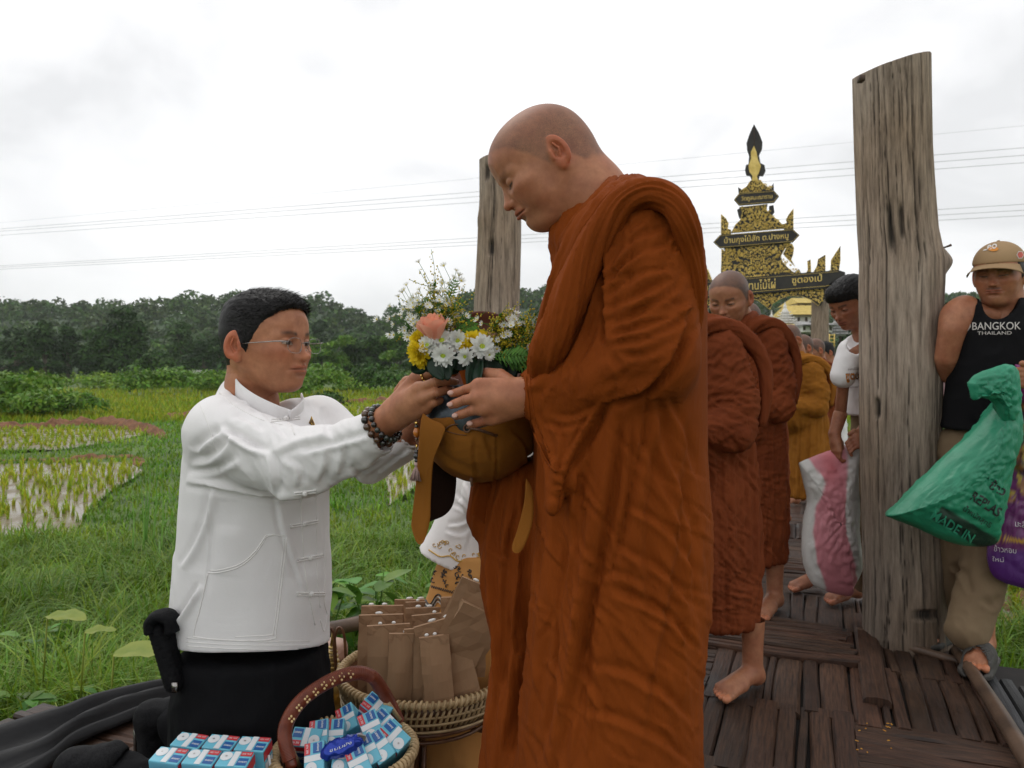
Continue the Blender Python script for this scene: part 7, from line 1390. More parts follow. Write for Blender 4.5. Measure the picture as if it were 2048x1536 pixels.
robed(.745, 2.78, rad(205), 1.56, m_robe2, 'monk in dark maroon robe directly behind the front monk, head hidden', hp=42, seed=1, h=.007, wid=1.02, lean=.13, fd=((.12, -.06), (-.08, .12)), headoff=(.05, 0, -.05), crz=[([(1380, 900), (1500, 900), (1500, 1160), (1380, 1160)], 90, lambda u, v: -52, 90, 3.6, .0030, 1), ([(1380, 1130), (1500, 1130), (1500, 1260), (1380, 1260)], 60, lambda u, v: -16, 90, 3.0, .0028, 2), ([(1400, 690), (1520, 700), (1520, 880), (1400, 880)], 60, lambda u, v: 62 - (v - 690) * .5, 70, 3.6, .0035, 3)])
robed(1.15, 3.62, rad(222), 1.63, m_robe2, 'young monk in maroon robe looking down, face visible below the gate', hp=20, seed=2, h=.007, hh=.0026, hs=1.10, wid=1.0, lean=.10, skin=SK_B * .80, hyaw=14, fd=((.16, -.05), (-.05, .10)), headoff=(.06, 0, -.030), crz=[([(1490, 860), (1560, 860), (1560, 1150), (1490, 1150)], 70, lambda u, v: 30 - (v - 860) * .3, 60, 3.0, .0032, 4), ([(1480, 680), (1600, 690), (1600, 850), (1480, 850)], 60, lambda u, v: 40, 60, 3.0, .0035, 5)])
robed(1.50, 4.55, rad(205), 1.55, m_robe2, 'monk mostly hidden behind the young monk, only cheek and ear showing', hp=25, seed=3, lean=.08)
robed(2.17, 5.55, rad(200), 1.47, m_robe3, 'monk in bright ochre robe in the middle of the queue', hp=38, seed=4, lean=.12, wid=1.05, fd=((.10, -.10), (-.14, .06)))
robed(2.56, 6.45, rad(195), 1.44, m_robe2, 'young novice in profile behind the ochre robed monk', hp=12, seed=5, lean=.06, fd=((.16, .02), (-.06, -.08)))
robed(3.02, 7.3, rad(190), 1.44, m_robe2, 'novice at the tail of the queue, head behind the profile novice', hp=15, seed=6, lean=.06)
robed(3.66, 8.6, rad(190), 1.45, m_shirt, 'far person in white beyond the monks, mostly hidden by the helper in white shirt', hp=15, seed=7, lean=.05, roll_=False, hair=(.004, .012, 0), stub=0, group='helpers')
# yellow book / bag edge held by the second monk, paper held by ochre monk
mb = MB(); mb.box(P(1497, 880, 3.02), (.02, .05, .13), rotz(.4)); setp(mb.build('yellow_bag', mat('pale_yellow_cloth', (.42, .34, .10), (.5, .42, .14), .8), None, False), 'pale yellow bag edge between the two maroon robed monks', 'bag')
mb = MB(); mb.box(P(1629, 815, 5.35), (.10, .05, .012), rotz(.3) @ roty(-.4)); setp(mb.build('paper', m_shirt, None, False), 'folded white paper held by the ochre robed monk', 'paper')
# ---- seated woman
YF = 2.25; wo = empty('person', tuple(P(930, 1200, YF) * [1, 1, 0]), 'woman in white embroidered blouse and patterned sarong, half hidden behind the front monk', 'person')
m_blouse = clothmat('silky_white_blouse', (.72, .68, .67), (.80, .76, .75), .2, .55, sheen=.2, ns=4)
S = SDF((-.32, YF - .26, .18), (.32, YF + .28, 1.12), .006); S.chain([P(905, 1130, YF), P(925, 1080, YF), P(955, 1000, YF), P(985, 930, YF), P(1040, 860, YF)], [.115, .10, .09, .10, .11]); S.chain([P(960, 1130, YF), P(960, 1080, YF)], [.13, .12], .04); S.chain([P(975, 930, YF - .1), P(950, 1000, YF - .12), P(990, 1040, YF - .14)], [.055, .045, .035], .03)
S.box(P(905, 1200, YF), (1.2, 1.2, .23), R=roty(.32), mode='s')
V, Fq = S.mesh(2); Nv = normals(V, Fq); uv = px(V); d = .0015 * noise(V * 14)
for pts, w, a in [([(910, 985), (930, 1010), (955, 1030)], 5, .007), ([(905, 1010), (930, 1022), (950, 1045)], 5, .006), ([(895, 1050), (925, 1045), (948, 1030)], 6, .008), ([(890, 1060), (920, 1068), (945, 1055)], 6, .006), ([(948, 1030), (935, 1080), (928, 1110)], 3, .004), ([(925, 960), (938, 985), (945, 1010)], 4, .004)]: d += stroke(uv, pts, w) * a
bl_ = mesh('blouse', V + Nv * d[:, None], Fq, m_blouse, wo, True); bbl = bvh_of(bl_); m_emb = mat('gold_thread', (.50, .27, .04), (.62, .38, .08), .5, ns=90)
seam(bbl, [(858, 1100), (880, 1113), (900, 1112), (915, 1122), (935, 1122), (950, 1132), (975, 1140)], .0022, m_emb, bl_, 'embroidered_hem', .001, 4)
r = np.random.RandomState(9)
for k in range(26):
    u = r.uniform(868, 968); v = 1085 + (u - 868) * .38 + r.uniform(-12, 20); s = r.uniform(3, 6.5); a0 = r.uniform(0, 6); L = [(u + s * (1 - .8 * t_) * math.cos(a0 + t_ * 5), v + s * (1 - .8 * t_) * math.sin(a0 + t_ * 5)) for t_ in np.linspace(0, 1, 9)]; q = [cast(bbl, a, b, .0012) for a, b in L]; q = [p_ for p_ in q if p_ is not None]
    if len(q) > 3: mb = MB(); mb.tube(q, .0011, 4); mb.build('embroidered_curl', m_emb, bl_)
m_sar = clothmat('orange_batik', (.42, .19, .055), (.50, .25, .08), .25, .75, sheen=.1, ns=4); m_blk = mat('dark_print', (.05, .04, .035), None, .8); m_wht = mat('pale_print', (.60, .56, .50), None, .8)
S = SDF((-.34, YF - .32, -.02), (.30, YF + .32, .68), .008); S.loft([(.02, -.13, YF, .19, .25), (.20, -.14, YF, .19, .24), (.38, -.12, YF, .165, .20), (.50, -.10, YF, .145, .17), (.62, -.08, YF, .12, .14)]); V, Fq = S.mesh(2); V = V + normals(V, Fq) * (.004 * ridged(V * [7, 7, 9]))[:, None]; sa = mesh('sarong', V, Fq, m_sar, wo, True); bsa = bvh_of(sa)
def onsurf(b, pts, w, m, parent, name, off=.0012, flat=.4):
    q = [cast(b, u, v, off) for u, v in pts]; q = [p_ for p_ in q if p_ is not None]
    if len(q) > 2: mb = MB(); mb.tube(q, w, 5, flat=flat); return mb.build(name, m, parent)
for k in range(46):
    u = r.uniform(855, 965); v = r.uniform(1118, 1165) + (u - 855) * .28; s = r.uniform(3.5, 6); a0 = r.uniform(0, 6); onsurf(bsa, [(u + s * (1 - .5 * t_) * math.cos(a0 + t_ * 3.2), v + s * (1 - .5 * t_) * math.sin(a0 + t_ * 3.2)) for t_ in np.linspace(0, 1, 7)], .0026, m_blk, sa, 'printed_leaf')
for k, (o, w, m) in enumerate(((0, .0042, m_blk), (5, .0036, m_wht), (10, .0042, m_blk), (15, .003, m_wht))): onsurf(bsa, [(850 + t_ * 130, 1195 + t_ * 26 + 12 * math.sin(t_ * 22) + o) for t_ in np.linspace(0, 1, 60)], w, m, sa, 'printed_wave')
for k in range(34): u = 855 + k * 3.6; v = 1168 + k * 1.0; onsurf(bsa, [(u, v), (u + 1.8, v + 6), (u + 3.6, v + .8)], .0013, m_blk, sa, 'printed_zigzag')
bd = Body(); V, Fq, c, s_ = head_mesh(.005, SK_B, stubble=0, neck=(-.06, 0, -.16)); Rm = rot(0, 30); ho = P(1110, 800, YF); bd.add(V @ Rm.T + ho, Fq, c); inner(bd, [[ho + [-.03, 0, -.08], P(1030, 870, YF), P(930, 1080, YF), P(930, 1200, YF)]], SK_B); bd.build('body', wo); hair_cap(V, Fq, s_, m_hair, wo, .008, .02, M=Rm, o=ho)
# ---- helper in white T-shirt behind the big post
YT = 3.55; ht = empty('person', tuple(P(1715, 1000, YT) * [1, 1, 0]), 'thin helper with straight black hair and printed white T-shirt behind the big post', 'person', 'helpers'); SKT = np.array([.29, .125, .068])
bd = Body(); ho = P(1704, 607, YT); Rm = rot(205, 26, 0); nk = Rm.T @ (P(1735, 690, YT) - ho) / 1.03; V, Fq, c, s_ = head_mesh(.0026, SKT, eye=.002, neck=nk, neckr=.050, seed=31, stubble=0, fat=-.002); bd.add((V * 1.03) @ Rm.T + ho, Fq, c)
x, y, z = V.T; s2 = np.maximum(s_, sm(z - np.interp(x, [-.12, -.02, .0, .03, .06, .09, .12], [-.06, -.03, .012, .030, .042, .046, .05]), -.003, .006) * (1 - sm(np.abs(y), .079, .083)) * (np.abs(y) < .1)); hair_cap(V, Fq, s2, m_hair, ht, .008, .012, .008, 4, 2600, .020, Rm, ho, 1.03, .9)
wl = P(1669, 868, 3.45); K = [wl + [-.008 + .004 * i, -.01 - .012 * i, -.075] for i in range(4)]; J = [[k + [.0, -.0, -.030], k + [.012, .0, -.045], k + [.022, .0, -.042]] for k in K]; bd.add(*hand(wl, K, J, .008, SKT, .017, arm=P(1680, 830, 3.47), arm_r=.028, h=.0028, thumb=[wl + [.025, -.01, -.04], wl + [.03, -.01, -.07]]))
wr_ = P(1722, 868, 3.42); K = [wr_ + [-.035 + .003 * i, -.02 - .006 * i, -.010 - .014 * i] for i in range(4)]; J = [[k + [-.025, 0, -.012], k + [-.040, .0, -.030], k + [-.034, 0, -.042]] for k in K]; bd.add(*hand(wr_, K, J, .008, SKT, .017, arm=P(1745, 835, 3.47), arm_r=.028, h=.0028, thumb=[wr_ + [-.035, -.01, .012], wr_ + [-.055, -.01, .0]]))
inner(bd, [[P(1735, 690, YT), P(1706, 708, YT - .09), P(1688, 755, YT - .12), P(1681, 825, 3.47)], [P(1735, 690, YT), P(1760, 715, YT + .02), P(1765, 790, YT - .02), P(1745, 835, 3.47)], [P(1740, 700, YT), P(1740, 900, YT), P(1738, 1150, YT)]], SKT, .027)
for fx, fy in ((1.70, 3.72), (1.60, 3.93)): add_foot(bd, fx, fy, .012, rad(200), .95, SKT)
bd.build('body', ht)
S = SDF(P(1650, 860, YT) - [.12, .30, .05], P(1820, 640, YT) + [.05, .24, .0], .006); S.loft([(CH - (v - 740) / F * YT, (P(u0, v, YT)[0] + P(u1, v, YT)[0]) / 2, YT, (u1 - u0) / 2 / F * YT, ry) for v, u0, u1, ry in ((665, 1712, 1765, .05), (682, 1692, 1785, .13), (705, 1684, 1792, .17), (760, 1688, 1785, .16), (830, 1698, 1780, .155))])
S.chain([P(1702, 704, YT - .12), P(1686, 752, YT - .13)], [.058, .053], .03); S.chain([P(1775, 705, YT + .12), P(1780, 750, YT + .1)], [.06, .056], .03); S.chain([P(1700, 660, YT - .02), P(1716, 684, YT - .09), P(1708, 697, YT - .15)], [.052, .050, .034], .01, mode='s')
V, Fq = S.mesh(2); V = V + normals(V, Fq) * (.003 * ridged(V * [9, 9, 7]))[:, None]; ts = mesh('t_shirt', V, Fq, m_shirt, ht, True); bts = bvh_of(ts)
def decal(b, txt, uc, vc, wpx, hpx, m, parent, slope=0., name='lettering', off=.0015, bold=0., rot_=0., sub=False):
    V, Fc = text_mesh(txt, 1.0, bold); V -= (V.max(0) + V.min(0)) / 2; sx = wpx / (V[:, 0].max() * 2); sy = hpx / (V[:, 1].max() * 2); ca, sa_ = math.cos(rot_), math.sin(rot_); Q = []; ok = []
    for a, b_, _ in V:
        a, b_ = a * sx, -b_ * sy; u = uc + a * ca - b_ * sa_; v = vc + a * sa_ + b_ * ca + a * slope; q = cast(b, u, v, off); ok.append(q is not None); Q.append(q if q is not None else np.zeros(3))
    Fc = [f for f in Fc if all(ok[i] for i in f)]
    return mesh(name, Q, Fc, m, parent, False) if Fc else None
m_orp = mat('orange_print', (.60, .22, .02), None, .7); m_brp = mat('brown_print', (.10, .03, .02), None, .7); decal(bts, 'ซูตองเป้', 1716, 752, 50, 24, m_brp, ts, -.05, off=.001, bold=.05); decal(bts, 'ซูตองเป้', 1716, 752, 50, 24, m_orp, ts, -.05, off=.0022, bold=.01); decal(bts, 'สะพานไม้ไผ่แห่งศรัทธา', 1716, 737, 40, 5, m_brp, ts, -.05); decal(bts, 'จังหวัดแม่ฮ่องสอน', 1716, 773, 40, 4, m_brp, ts, -.08)
m_khaki = clothmat('khaki_cotton', (.16, .11, .065), (.21, .15, .09), .3, .85, sheen=.1, ns=5)
S = SDF((1.50, YT - .2, .05), (2.0, YT + .28, 1.0), .009); S.loft([(.95, 1.74, YT, .12, .13), (.7, 1.74, YT, .12, .14), (.55, 1.73, YT, .12, .14)]); S.chain([(1.72, YT - .05, .6), (1.70, YT + .05, .14)], [.085, .062], .03); S.chain([(1.76, YT + .1, .6), (1.72, YT + .2, .14)], [.085, .062], .03); V, Fq = S.mesh(2); V = V + normals(V, Fq) * (.005 * ridged(V * [7, 7, 8]))[:, None]; mesh('trousers', V, Fq, m_khaki, ht, True)
# ---- helper with cap
YC = 3.02; hc = empty('person', tuple(P(1985, 1000, YC) * [1, 1, 0]), 'stocky helper in brown cap and black sleeveless BANGKOK shirt holding sacks', 'person', 'helpers'); SKC = np.array([.36, .160, .088])
bd = Body(); ho = P(1998, 553, YC); Rm = rot(226, 7, 0); nk = Rm.T @ (P(2010, 640, YC + .02) - ho) / 1.07; V, Fq, c, s_ = head_mesh(.0024, SKC, eye=.002, neck=nk, neckr=.064, seed=41, stubble=0, fat=.001, mustache=1., jowl=.003); hh_ = (V, Fq, s_); bd.add((V * 1.07) @ Rm.T + ho, Fq, c); hair_cap(V, Fq, s_, m_hair, hc, .003, .002, 0, 4, 2, .003, Rm, ho, 1.07)
# arm at the left: bare, elbow out
def arm_extra(S): S.ell(P(1912, 636, YC), (.058, .06, .068), .03)
bd.add(*limb([P(1930, 618, YC), P(1906, 660, YC - .01), P(1894, 715, YC + .02), P(1898, 746, YC + .08), P(1872, 722, YC + .28), P(1840, 700, YC + .43)], [.056, .053, .046, .044, .040, .034], SKC, .005, extra=arm_extra))
wq = P(2062, 752, 2.72); K = [wq + [-.035, -.012, .022 - .018 * i] for i in range(4)]; J = [[k + [-.028, -.004, 0], k + [-.045, .010, 0], k + [-.040, .026, 0]] for k in K]; bd.add(*hand(wq, K, J, .0095, SKC, .02, arm=P(2120, 730, 2.8), arm_r=.032, h=.003, thumb=[wq + [-.02, -.02, .04], wq + [-.045, -.02, .045]]))
inner(bd, [[P(2010, 640, YC), P(1930, 618, YC)], [P(2010, 640, YC), P(2100, 620, YC), P(2140, 740, 2.85)], [P(2010, 640, YC), P(1990, 860, YC), P(1960, 1100, YC)]], SKC, .04)
bd.build('body', hc)
S = SDF((1.66, YC - .26, .82), (2.45, YC + .26, 1.46), .006); L = [(CH - (v - 740) / F * YC, (P(u0, v, YC)[0] + P(u1, v, YC)[0]) / 2, YC, (u1 - u0) / 2 / F * YC, ry) for v, u0, u1, ry in ((598, 1940, 2080, .06), (615, 1928, 2100, .11), (660, 1916, 2110, .15), (740, 1908, 2100, .155), (800, 1903, 2095, .16), (858, 1897, 2090, .165))]; S.loft(L, p=2.4)
S.chain([P(1992, 575, YC), P(1998, 610, YC - .06), P(1990, 622, YC - .16)], [.085, .062, .03], .01, mode='s'); S.chain([P(1905, 600, YC), P(1897, 640, YC), P(1893, 690, YC)], [.035, .035, .02], .01, mode='s')
V, Fq = S.mesh(2); V = V + normals(V, Fq) * (.0025 * ridged(V * [7, 7, 9]))[:, None]; tk = mesh('sleeveless_shirt', V, Fq, m_black_c, hc, True); btk = bvh_of(tk); m_pale = mat('pale_print_ink', (.50, .47, .44), None, .7)
decal(btk, 'BANGKOK', 1993, 652, 96, 15, m_pale, tk, -.01); decal(btk, 'THAILAND', 1989, 666, 68, 6.5, m_pale, tk, -.01)
q = [(1936, 662), (1930, 653), (1932, 648), (1937, 646), (1942, 649), (1942, 654)]; Q = [cast(btk, a, b, .0015) for a, b in q]
if all(p_ is not None for p_ in Q): mesh('printed_pin_mark', Q, [tuple(range(6))], m_pale, tk, False)
# trousers
S = SDF((1.50, YC - .24, .03), (2.35, YC + .30, .95), .008); S.loft([(.94, 1.99, YC, .19, .16), (.78, 1.96, YC, .20, .165), (.66, 1.95, YC, .19, .16)]); S.chain([P(1925, 900, YC + .06), P(1918, 1050, YC + .08), P(1908, 1160, YC + .12), P(1912, 1215, YC + .14)], [.098, .078, .070, .064], .03); S.chain([P(1998, 900, YC), P(1990, 1080, YC - .02), P(1955, 1190, YC - .06), P(1934, 1262, YC - .10)], [.108, .088, .078, .072], .03)
V, Fq = S.mesh(2); uv = px(V); Nv = normals(V, Fq); d = .006 * ridged(V * [8, 8, 7]) + .003 * noise(V * 16)
for pts, w, a in [([(1945, 980), (1940, 1080), (1925, 1150)], 10, .012), ([(1900, 1130), (1925, 1150), (1940, 1190)], 8, .012), ([(1960, 1200), (1985, 1215), (2000, 1190)], 9, .010), ([(1925, 870), (1945, 900), (1950, 940)], 8, .008)]: d += stroke(uv, pts, w) * a
mesh('trousers', V + Nv * d[:, None], Fq, m_khaki, hc, True)
# slippered foot
m_slip = mat('grey_brown_rubber', (.035, .032, .028), (.06, .055, .048), .7, ns=60, bump=.2)
def slipper(x, y, z, yaw, s, label):
    t = empty('slipper', (x, y, z), label, 'slipper', 'rubber slippers of the helper with the cap'); R = rotz(yaw); o = np.array([x, y, z]); S = SDF(o - .3, o + .3, .005)
    S.cap(o + R @ np.array([-.08, 0, .012]), o + R @ np.array([.10, 0, .010]), .052, .058, 0); S.box(o + [0, 0, .22], (1, 1, .40), mode='s', k=.005); S.box(o + [0, 0, -.105], (1, 1, .2), mode='s'); S.cap(o + R @ np.array([.0, 0, .045]), o + R @ np.array([.075, 0, .030]), .056, .052, .008); S.cap(o + R @ np.array([-.14, 0, .055]), o + R @ np.array([.05, 0, .042]), .046, .044, .004, mode='s'); S.cap(o + R @ np.array([.08, 0, .040]), o + R @ np.array([.18, 0, .030]), .042, .036, .004, mode='s')
    V, Fq = S.mesh(1); mesh('sole_and_strap', V, Fq, m_slip, t, True); bd = Body(); add_foot(bd, x + (R @ [-.07, 0, 0])[0], y + (R @ [-.07, 0, 0])[1], z + .02, yaw, .98, SKC); return t, bd
for (x, y, yw, lab) in ((1.80, 2.88, rad(228), 'rubber slipper on the foot nearest the camera beside the big post'), (1.80, 3.16, rad(215), 'rubber slipper half hidden behind the big post')):
    t, b2 = slipper(x, y, .012, yw, 1, lab); b2.build('foot', hc)
# cap
cp = empty('cap', tuple(ho + [0, 0, .08]), 'light brown baseball cap with red and white badges', 'cap'); m_cap = clothmat('tan_twill', (.30, .19, .10), (.36, .24, .13), .15, .85, sheen=.1, ns=6)
G2 = lambda p_: (np.array([xs_(p_[0]) if p_[0] < .1 else p_[0] + .012, p_[1], p_[2]]) * 1.07) @ Rm.T + ho
S = SDF((-.13, -.105, .03), (.18, .105, .16), .003); S.ell((-.008, 0, .048), (.106, .086, .084)); S.box((0, 0, -.01), (.6, .6, .11), R=roty(-.06), mode='s', k=.004); S.ell((-.012, 0, .045), (.098, .079, .078), mode='s'); V, Fq = S.mesh(2); crown = mesh('crown', np.array([G2(v) for v in V]), Fq, m_cap, cp, True)
V = []; nu, nv = 15, 9
for i in range(nv):
    for j in range(nu): a = (j / (nu - 1) - .5) * 2.0; t_ = i / (nv - 1); R0 = .088 + .0 * t_; ext = .072 * math.cos(a * 1.25) ** .6 * t_; V.append((.0 + (R0 + ext) * math.cos(a), (.090 + ext * .5) * math.sin(a), .052 - .016 * t_ - .030 * abs(a) ** 2 * (.4 + .6 * t_)))
V = np.array(V); Fc = [(i * nu + j, (i + 1) * nu + j, (i + 1) * nu + j + 1, i * nu + j + 1) for i in range(nv - 1) for j in range(nu - 1)]; o = mesh('brim', [G2(v) for v in V], Fc, m_cap, cp, True); md = o.modifiers.new('thick', 'SOLIDIFY'); md.thickness = .003
mb = MB(); mb.sph(G2((-.008, 0, .133)), .006, 8, sc=(1, 1, .5)); mb.build('button', m_cap, cp)
bcap = bvh_of(crown); m_redp = mat('red_patch', (.42, .05, .03), (.55, .09, .05), .6); m_whp = mat('white_thread', (.7, .66, .62), None, .7)
Q = [cast(bcap, a, b, .0012) for a, b in ((1957, 506), (1955, 492), (1968, 487), (1986, 484), (1999, 482), (1996, 493), (1984, 502))]
if all(p_ is not None for p_ in Q): mesh('badge', Q, [tuple(range(7))], m_redp, crown, False)
decal(bcap, 'Leo', 1980, 493, 28, 14, m_whp, crown, -.2, off=.0024, bold=.02, name='badge_lettering')
Q = [cast(bcap, 1987 + 10 * math.cos(a), 499 + 4.5 * math.sin(a), .003) for a in np.linspace(0, 6.283, 17)[:-1]]
if all(p_ is not None for p_ in Q): mesh('badge', Q, [tuple(range(16))], m_orp, crown, False)
for rr_, m, of in ((7.5, m_whp, .0012), (6, m_redp, .0022)):
    Q = [cast(bcap, 2040 + rr_ * math.cos(a), 510 + rr_ * 1.1 * math.sin(a), of) for a in np.linspace(0, 6.283, 7)[:-1]]
    if all(p_ is not None for p_ in Q): mesh('side_badge', Q, [tuple(range(6))], m, crown, False)
# ================================================================ SACKS
def pillow(outline, Y, T, m, label, name, cat, group=None, colf=None, depth=None, wr=.006, nr=26, sub=5, strokes=(), wf=(22, 22, 22), flip=False):
    q = smoothpts(outline + outline[:1], sub)[:-1]; n = len(q); cx, cy = q.mean(0); V = []; uvl = []; R = np.linspace(1, 0.02, nr)
    for side in (-1, 1):
        for r_ in R:
            for (u, v) in q:
                uu, vv = cx + (u - cx) * r_, cy + (v - cy) * r_; th = T * (1 - r_ ** 2.6) ** .6; yy = Y + (depth(uu, vv) if depth else 0) + side * th; p_ = P(uu, vv, Y); V.append([p_[0] , yy, p_[2]]); uvl.append((uu, vv))
    V = np.array(V); uvl = np.array(uvl); k = nr * n; Fc = []
    for side in (0, 1):
        b0 = side * k; ii, jj = np.meshgrid(np.arange(nr - 1), np.arange(n), indexing='ij'); f = np.stack([b0 + ii * n + jj, b0 + ii * n + (jj + 1) % n, b0 + (ii + 1) * n + (jj + 1) % n, b0 + (ii + 1) * n + jj], -1).reshape(-1, 4); Fc.append(f if side == 0 else f[:, ::-1])
    Fq = np.concatenate(Fc); Nv = normals(V, Fq); d = wr * ridged(V * wf) + wr * .5 * ridged(V * np.array(wf) * 2.3 + 4); fr_ = np.clip(-Nv[:, 1], 0, 1)
    for pts, w, a in strokes: d += stroke(uvl, pts, w) * a * fr_
    ri = np.tile(np.repeat(R, n), 2); d *= np.clip((1 - ri) * 6, .15, 1); V = V + Nv * d[:, None]; Vc = V.copy(); col = colf(uvl) if colf is not None else None
    o = mesh(name, V, Fq, m, None, True, col); return setp(o, label, cat, group)
def sackmat(name, c1, c2, rough=.42):
    m, t, b = nt(name); L = t.links; b.inputs['Roughness'].default_value = rough; at = N(t, 'Attribute', _attribute_name='Col'); nz = N(t, 'TexNoise', Scale=5, Detail=5); L.new(texco(t), nz.inputs['Vector']); rp = N(t, 'ValToRGB'); e = rp.color_ramp.elements; e[0].position = .35; e[1].position = .65; e[0].color = (*c1, 1); e[1].color = (*c2, 1); L.new(nz.outputs['Fac'], rp.inputs[0])
    mx = N(t, 'Mix', _data_type='RGBA', _blend_type='MULTIPLY'); mx.inputs[0].default_value = 1; L.new(rp.outputs[0], mx.inputs[6]); L.new(at.outputs['Color'], mx.inputs[7]); L.new(mx.outputs[2], b.inputs['Base Color'])
    w1 = N(t, 'TexChecker', Scale=420); L.new(texco(t, (1, .2, 1), (0, .5, 0)), w1.inputs['Vector']); b1 = N(t, 'Bump', Strength=.35, Distance=.0006); L.new(w1.outputs['Fac'], b1.inputs['Height']); n2 = N(t, 'TexNoise', Scale=26, Detail=5, Distortion=1.2); L.new(texco(t), n2.inputs['Vector']); b2 = N(t, 'Bump', Strength=.6, Distance=.004); L.new(n2.outputs['Fac'], b2.inputs['Height']); L.new(b1.outputs[0], b2.inputs['Normal']); L.new(b2.outputs[0], b.inputs['Normal']); return m
m_sw = sackmat('woven_plastic_white', (.50, .48, .46), (.60, .58, .56)); m_sg = sackmat('woven_plastic_green', (.012, .20, .105), (.024, .28, .155)); m_spu = sackmat('glossy_purple_film', (.9, .9, .9), (1, 1, 1), .3)
def colw(uv):
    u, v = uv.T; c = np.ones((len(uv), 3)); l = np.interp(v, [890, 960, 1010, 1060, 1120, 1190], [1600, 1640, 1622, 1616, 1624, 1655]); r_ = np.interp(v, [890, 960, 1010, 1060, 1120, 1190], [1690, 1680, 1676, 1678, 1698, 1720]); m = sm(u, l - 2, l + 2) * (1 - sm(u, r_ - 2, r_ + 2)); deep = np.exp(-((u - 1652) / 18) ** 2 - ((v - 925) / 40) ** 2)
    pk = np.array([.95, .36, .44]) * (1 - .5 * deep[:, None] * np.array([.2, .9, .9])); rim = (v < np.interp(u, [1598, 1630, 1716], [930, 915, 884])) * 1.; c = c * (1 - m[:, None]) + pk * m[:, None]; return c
pillow([(1598, 925), (1625, 913), (1660, 900), (1690, 890), (1714, 882), (1717, 900), (1716, 960), (1719, 1020), (1718, 1060), (1724, 1120), (1720, 1150), (1706, 1178), (1703, 1192), (1680, 1190), (1650, 1182), (1625, 1168), (1610, 1140), (1603, 1100), (1606, 1040), (1614, 1000), (1606, 960)], 3.45, .085, m_sw, 'open white sack with a broad pink stripe held over the deck', 'sack', 'sack', None, colw, wr=.006, nr=34,
       strokes=[([(1640, 960), (1660, 1000), (1640, 1060)], 8, .012), ([(1690, 950), (1680, 1060), (1700, 1120)], 9, .010), ([(1612, 985), (1640, 1010), (1680, 1020)], 8, .010), ([(1630, 1100), (1670, 1095), (1700, 1080)], 7, .010), ([(1630, 1130), (1660, 1140), (1700, 1120)], 7, .010), ([(1640, 1160), (1670, 1150), (1700, 1150)], 6, .009), ([(1655, 1060), (1690, 1075), (1710, 1100)], 7, .008), ([(1600, 932), (1640, 920), (1712, 892)], 5, .012)])
def colg(uv):
    u, v = uv.T; c = np.ones((len(uv), 3)); t_ = (u - 1860) * .87 + (v - 1010) * .50; s_ = -(u - 1860) * .50 + (v - 1010) * .87; 
    m = sm(s_, -4, -2) * (1 - sm(s_, 27, 29)) * sm(t_, -6, -3); c = c * (1 - m[:, None]) + np.array([.9, .17, .22]) * m[:, None] * 1.0; fold = np.exp(-((u - 1905) / 9) ** 2 - ((v - 640) / 1) ** 2); return c
gs_ = pillow([(1771, 1032), (1800, 1005), (1850, 955), (1900, 905), (1940, 870), (1975, 830), (1990, 812), (2005, 790), (2030, 782), (2040, 830), (2040, 870), (2030, 900), (2016, 960), (2006, 1010), (1995, 1055), (1985, 1090), (1930, 1092), (1880, 1078), (1830, 1055), (1795, 1042)], 2.74, .11, m_sg, 'bulging green woven sack with black printing held beside the big post', 'sack', 'sack', None, colg, wr=.006, nr=40,
    strokes=[([(1985, 812), (1990, 870), (2000, 930), (2004, 985)], 7, .018), ([(1940, 775), (1970, 795), (2000, 820)], 7, .016), ([(2000, 740), (1970, 760), (1950, 775)], 6, .014), ([(2030, 800), (2000, 830), (1990, 860)], 7, .018), ([(2035, 860), (2010, 850), (1995, 880)], 6, .016), ([(1985, 830), (1930, 900), (1860, 960), (1800, 1015)], 9, .007), ([(1960, 880), (1930, 950), (1900, 1000)], 9, .009), ([(1975, 900), (1960, 980), (1950, 1040)], 8, .008), ([(1830, 990), (1850, 1010), (1862, 1040)], 8, .007), ([(1960, 765), (1990, 760), (2030, 765)], 6, .012), ([(1968, 800), (2000, 790), (2030, 800)], 6, .014)])
tb_ = pillow([(1934, 767), (1950, 748), (1990, 733), (2015, 727), (2036, 740), (2042, 790), (2036, 830), (2015, 850), (1998, 830), (1985, 805), (1960, 795), (1945, 800)], 2.68, .05, m_sg, None, 'gathered_top', None, wr=.010, nr=22, wf=(30, 30, 30), strokes=[([(1940, 770), (1975, 765), (2030, 750)], 6, .014), ([(1960, 790), (1995, 785), (2035, 790)], 6, .014), ([(2000, 740), (1985, 765), (1990, 800)], 6, .010), ([(2000, 815), (2015, 800), (2038, 810)], 5, .012)]); tb_.parent = gs_
bg = bvh_of(gs_); m_ink = mat('black_ink', (.012, .010, .012), None, .6); m_gink = mat('green_print', (.03, .30, .18), None, .5)
decal(bg, 'MADE IN', 1905, 1052, 96, 20, m_gink, gs_, name='lettering', off=.003, bold=.02, rot_=.56); decal(bg, 'REPLAS', 1972, 1008, 66, 20, m_ink, gs_, off=.002, bold=.02, rot_=.58); decal(bg, 'น้ำหนักสุทธิ', 1954, 1034, 64, 17, m_ink, gs_, off=.002, rot_=.58); decal(bg, 'ข้าว', 1996, 975, 34, 22, m_ink, gs_, off=.002, rot_=.5, bold=.02)
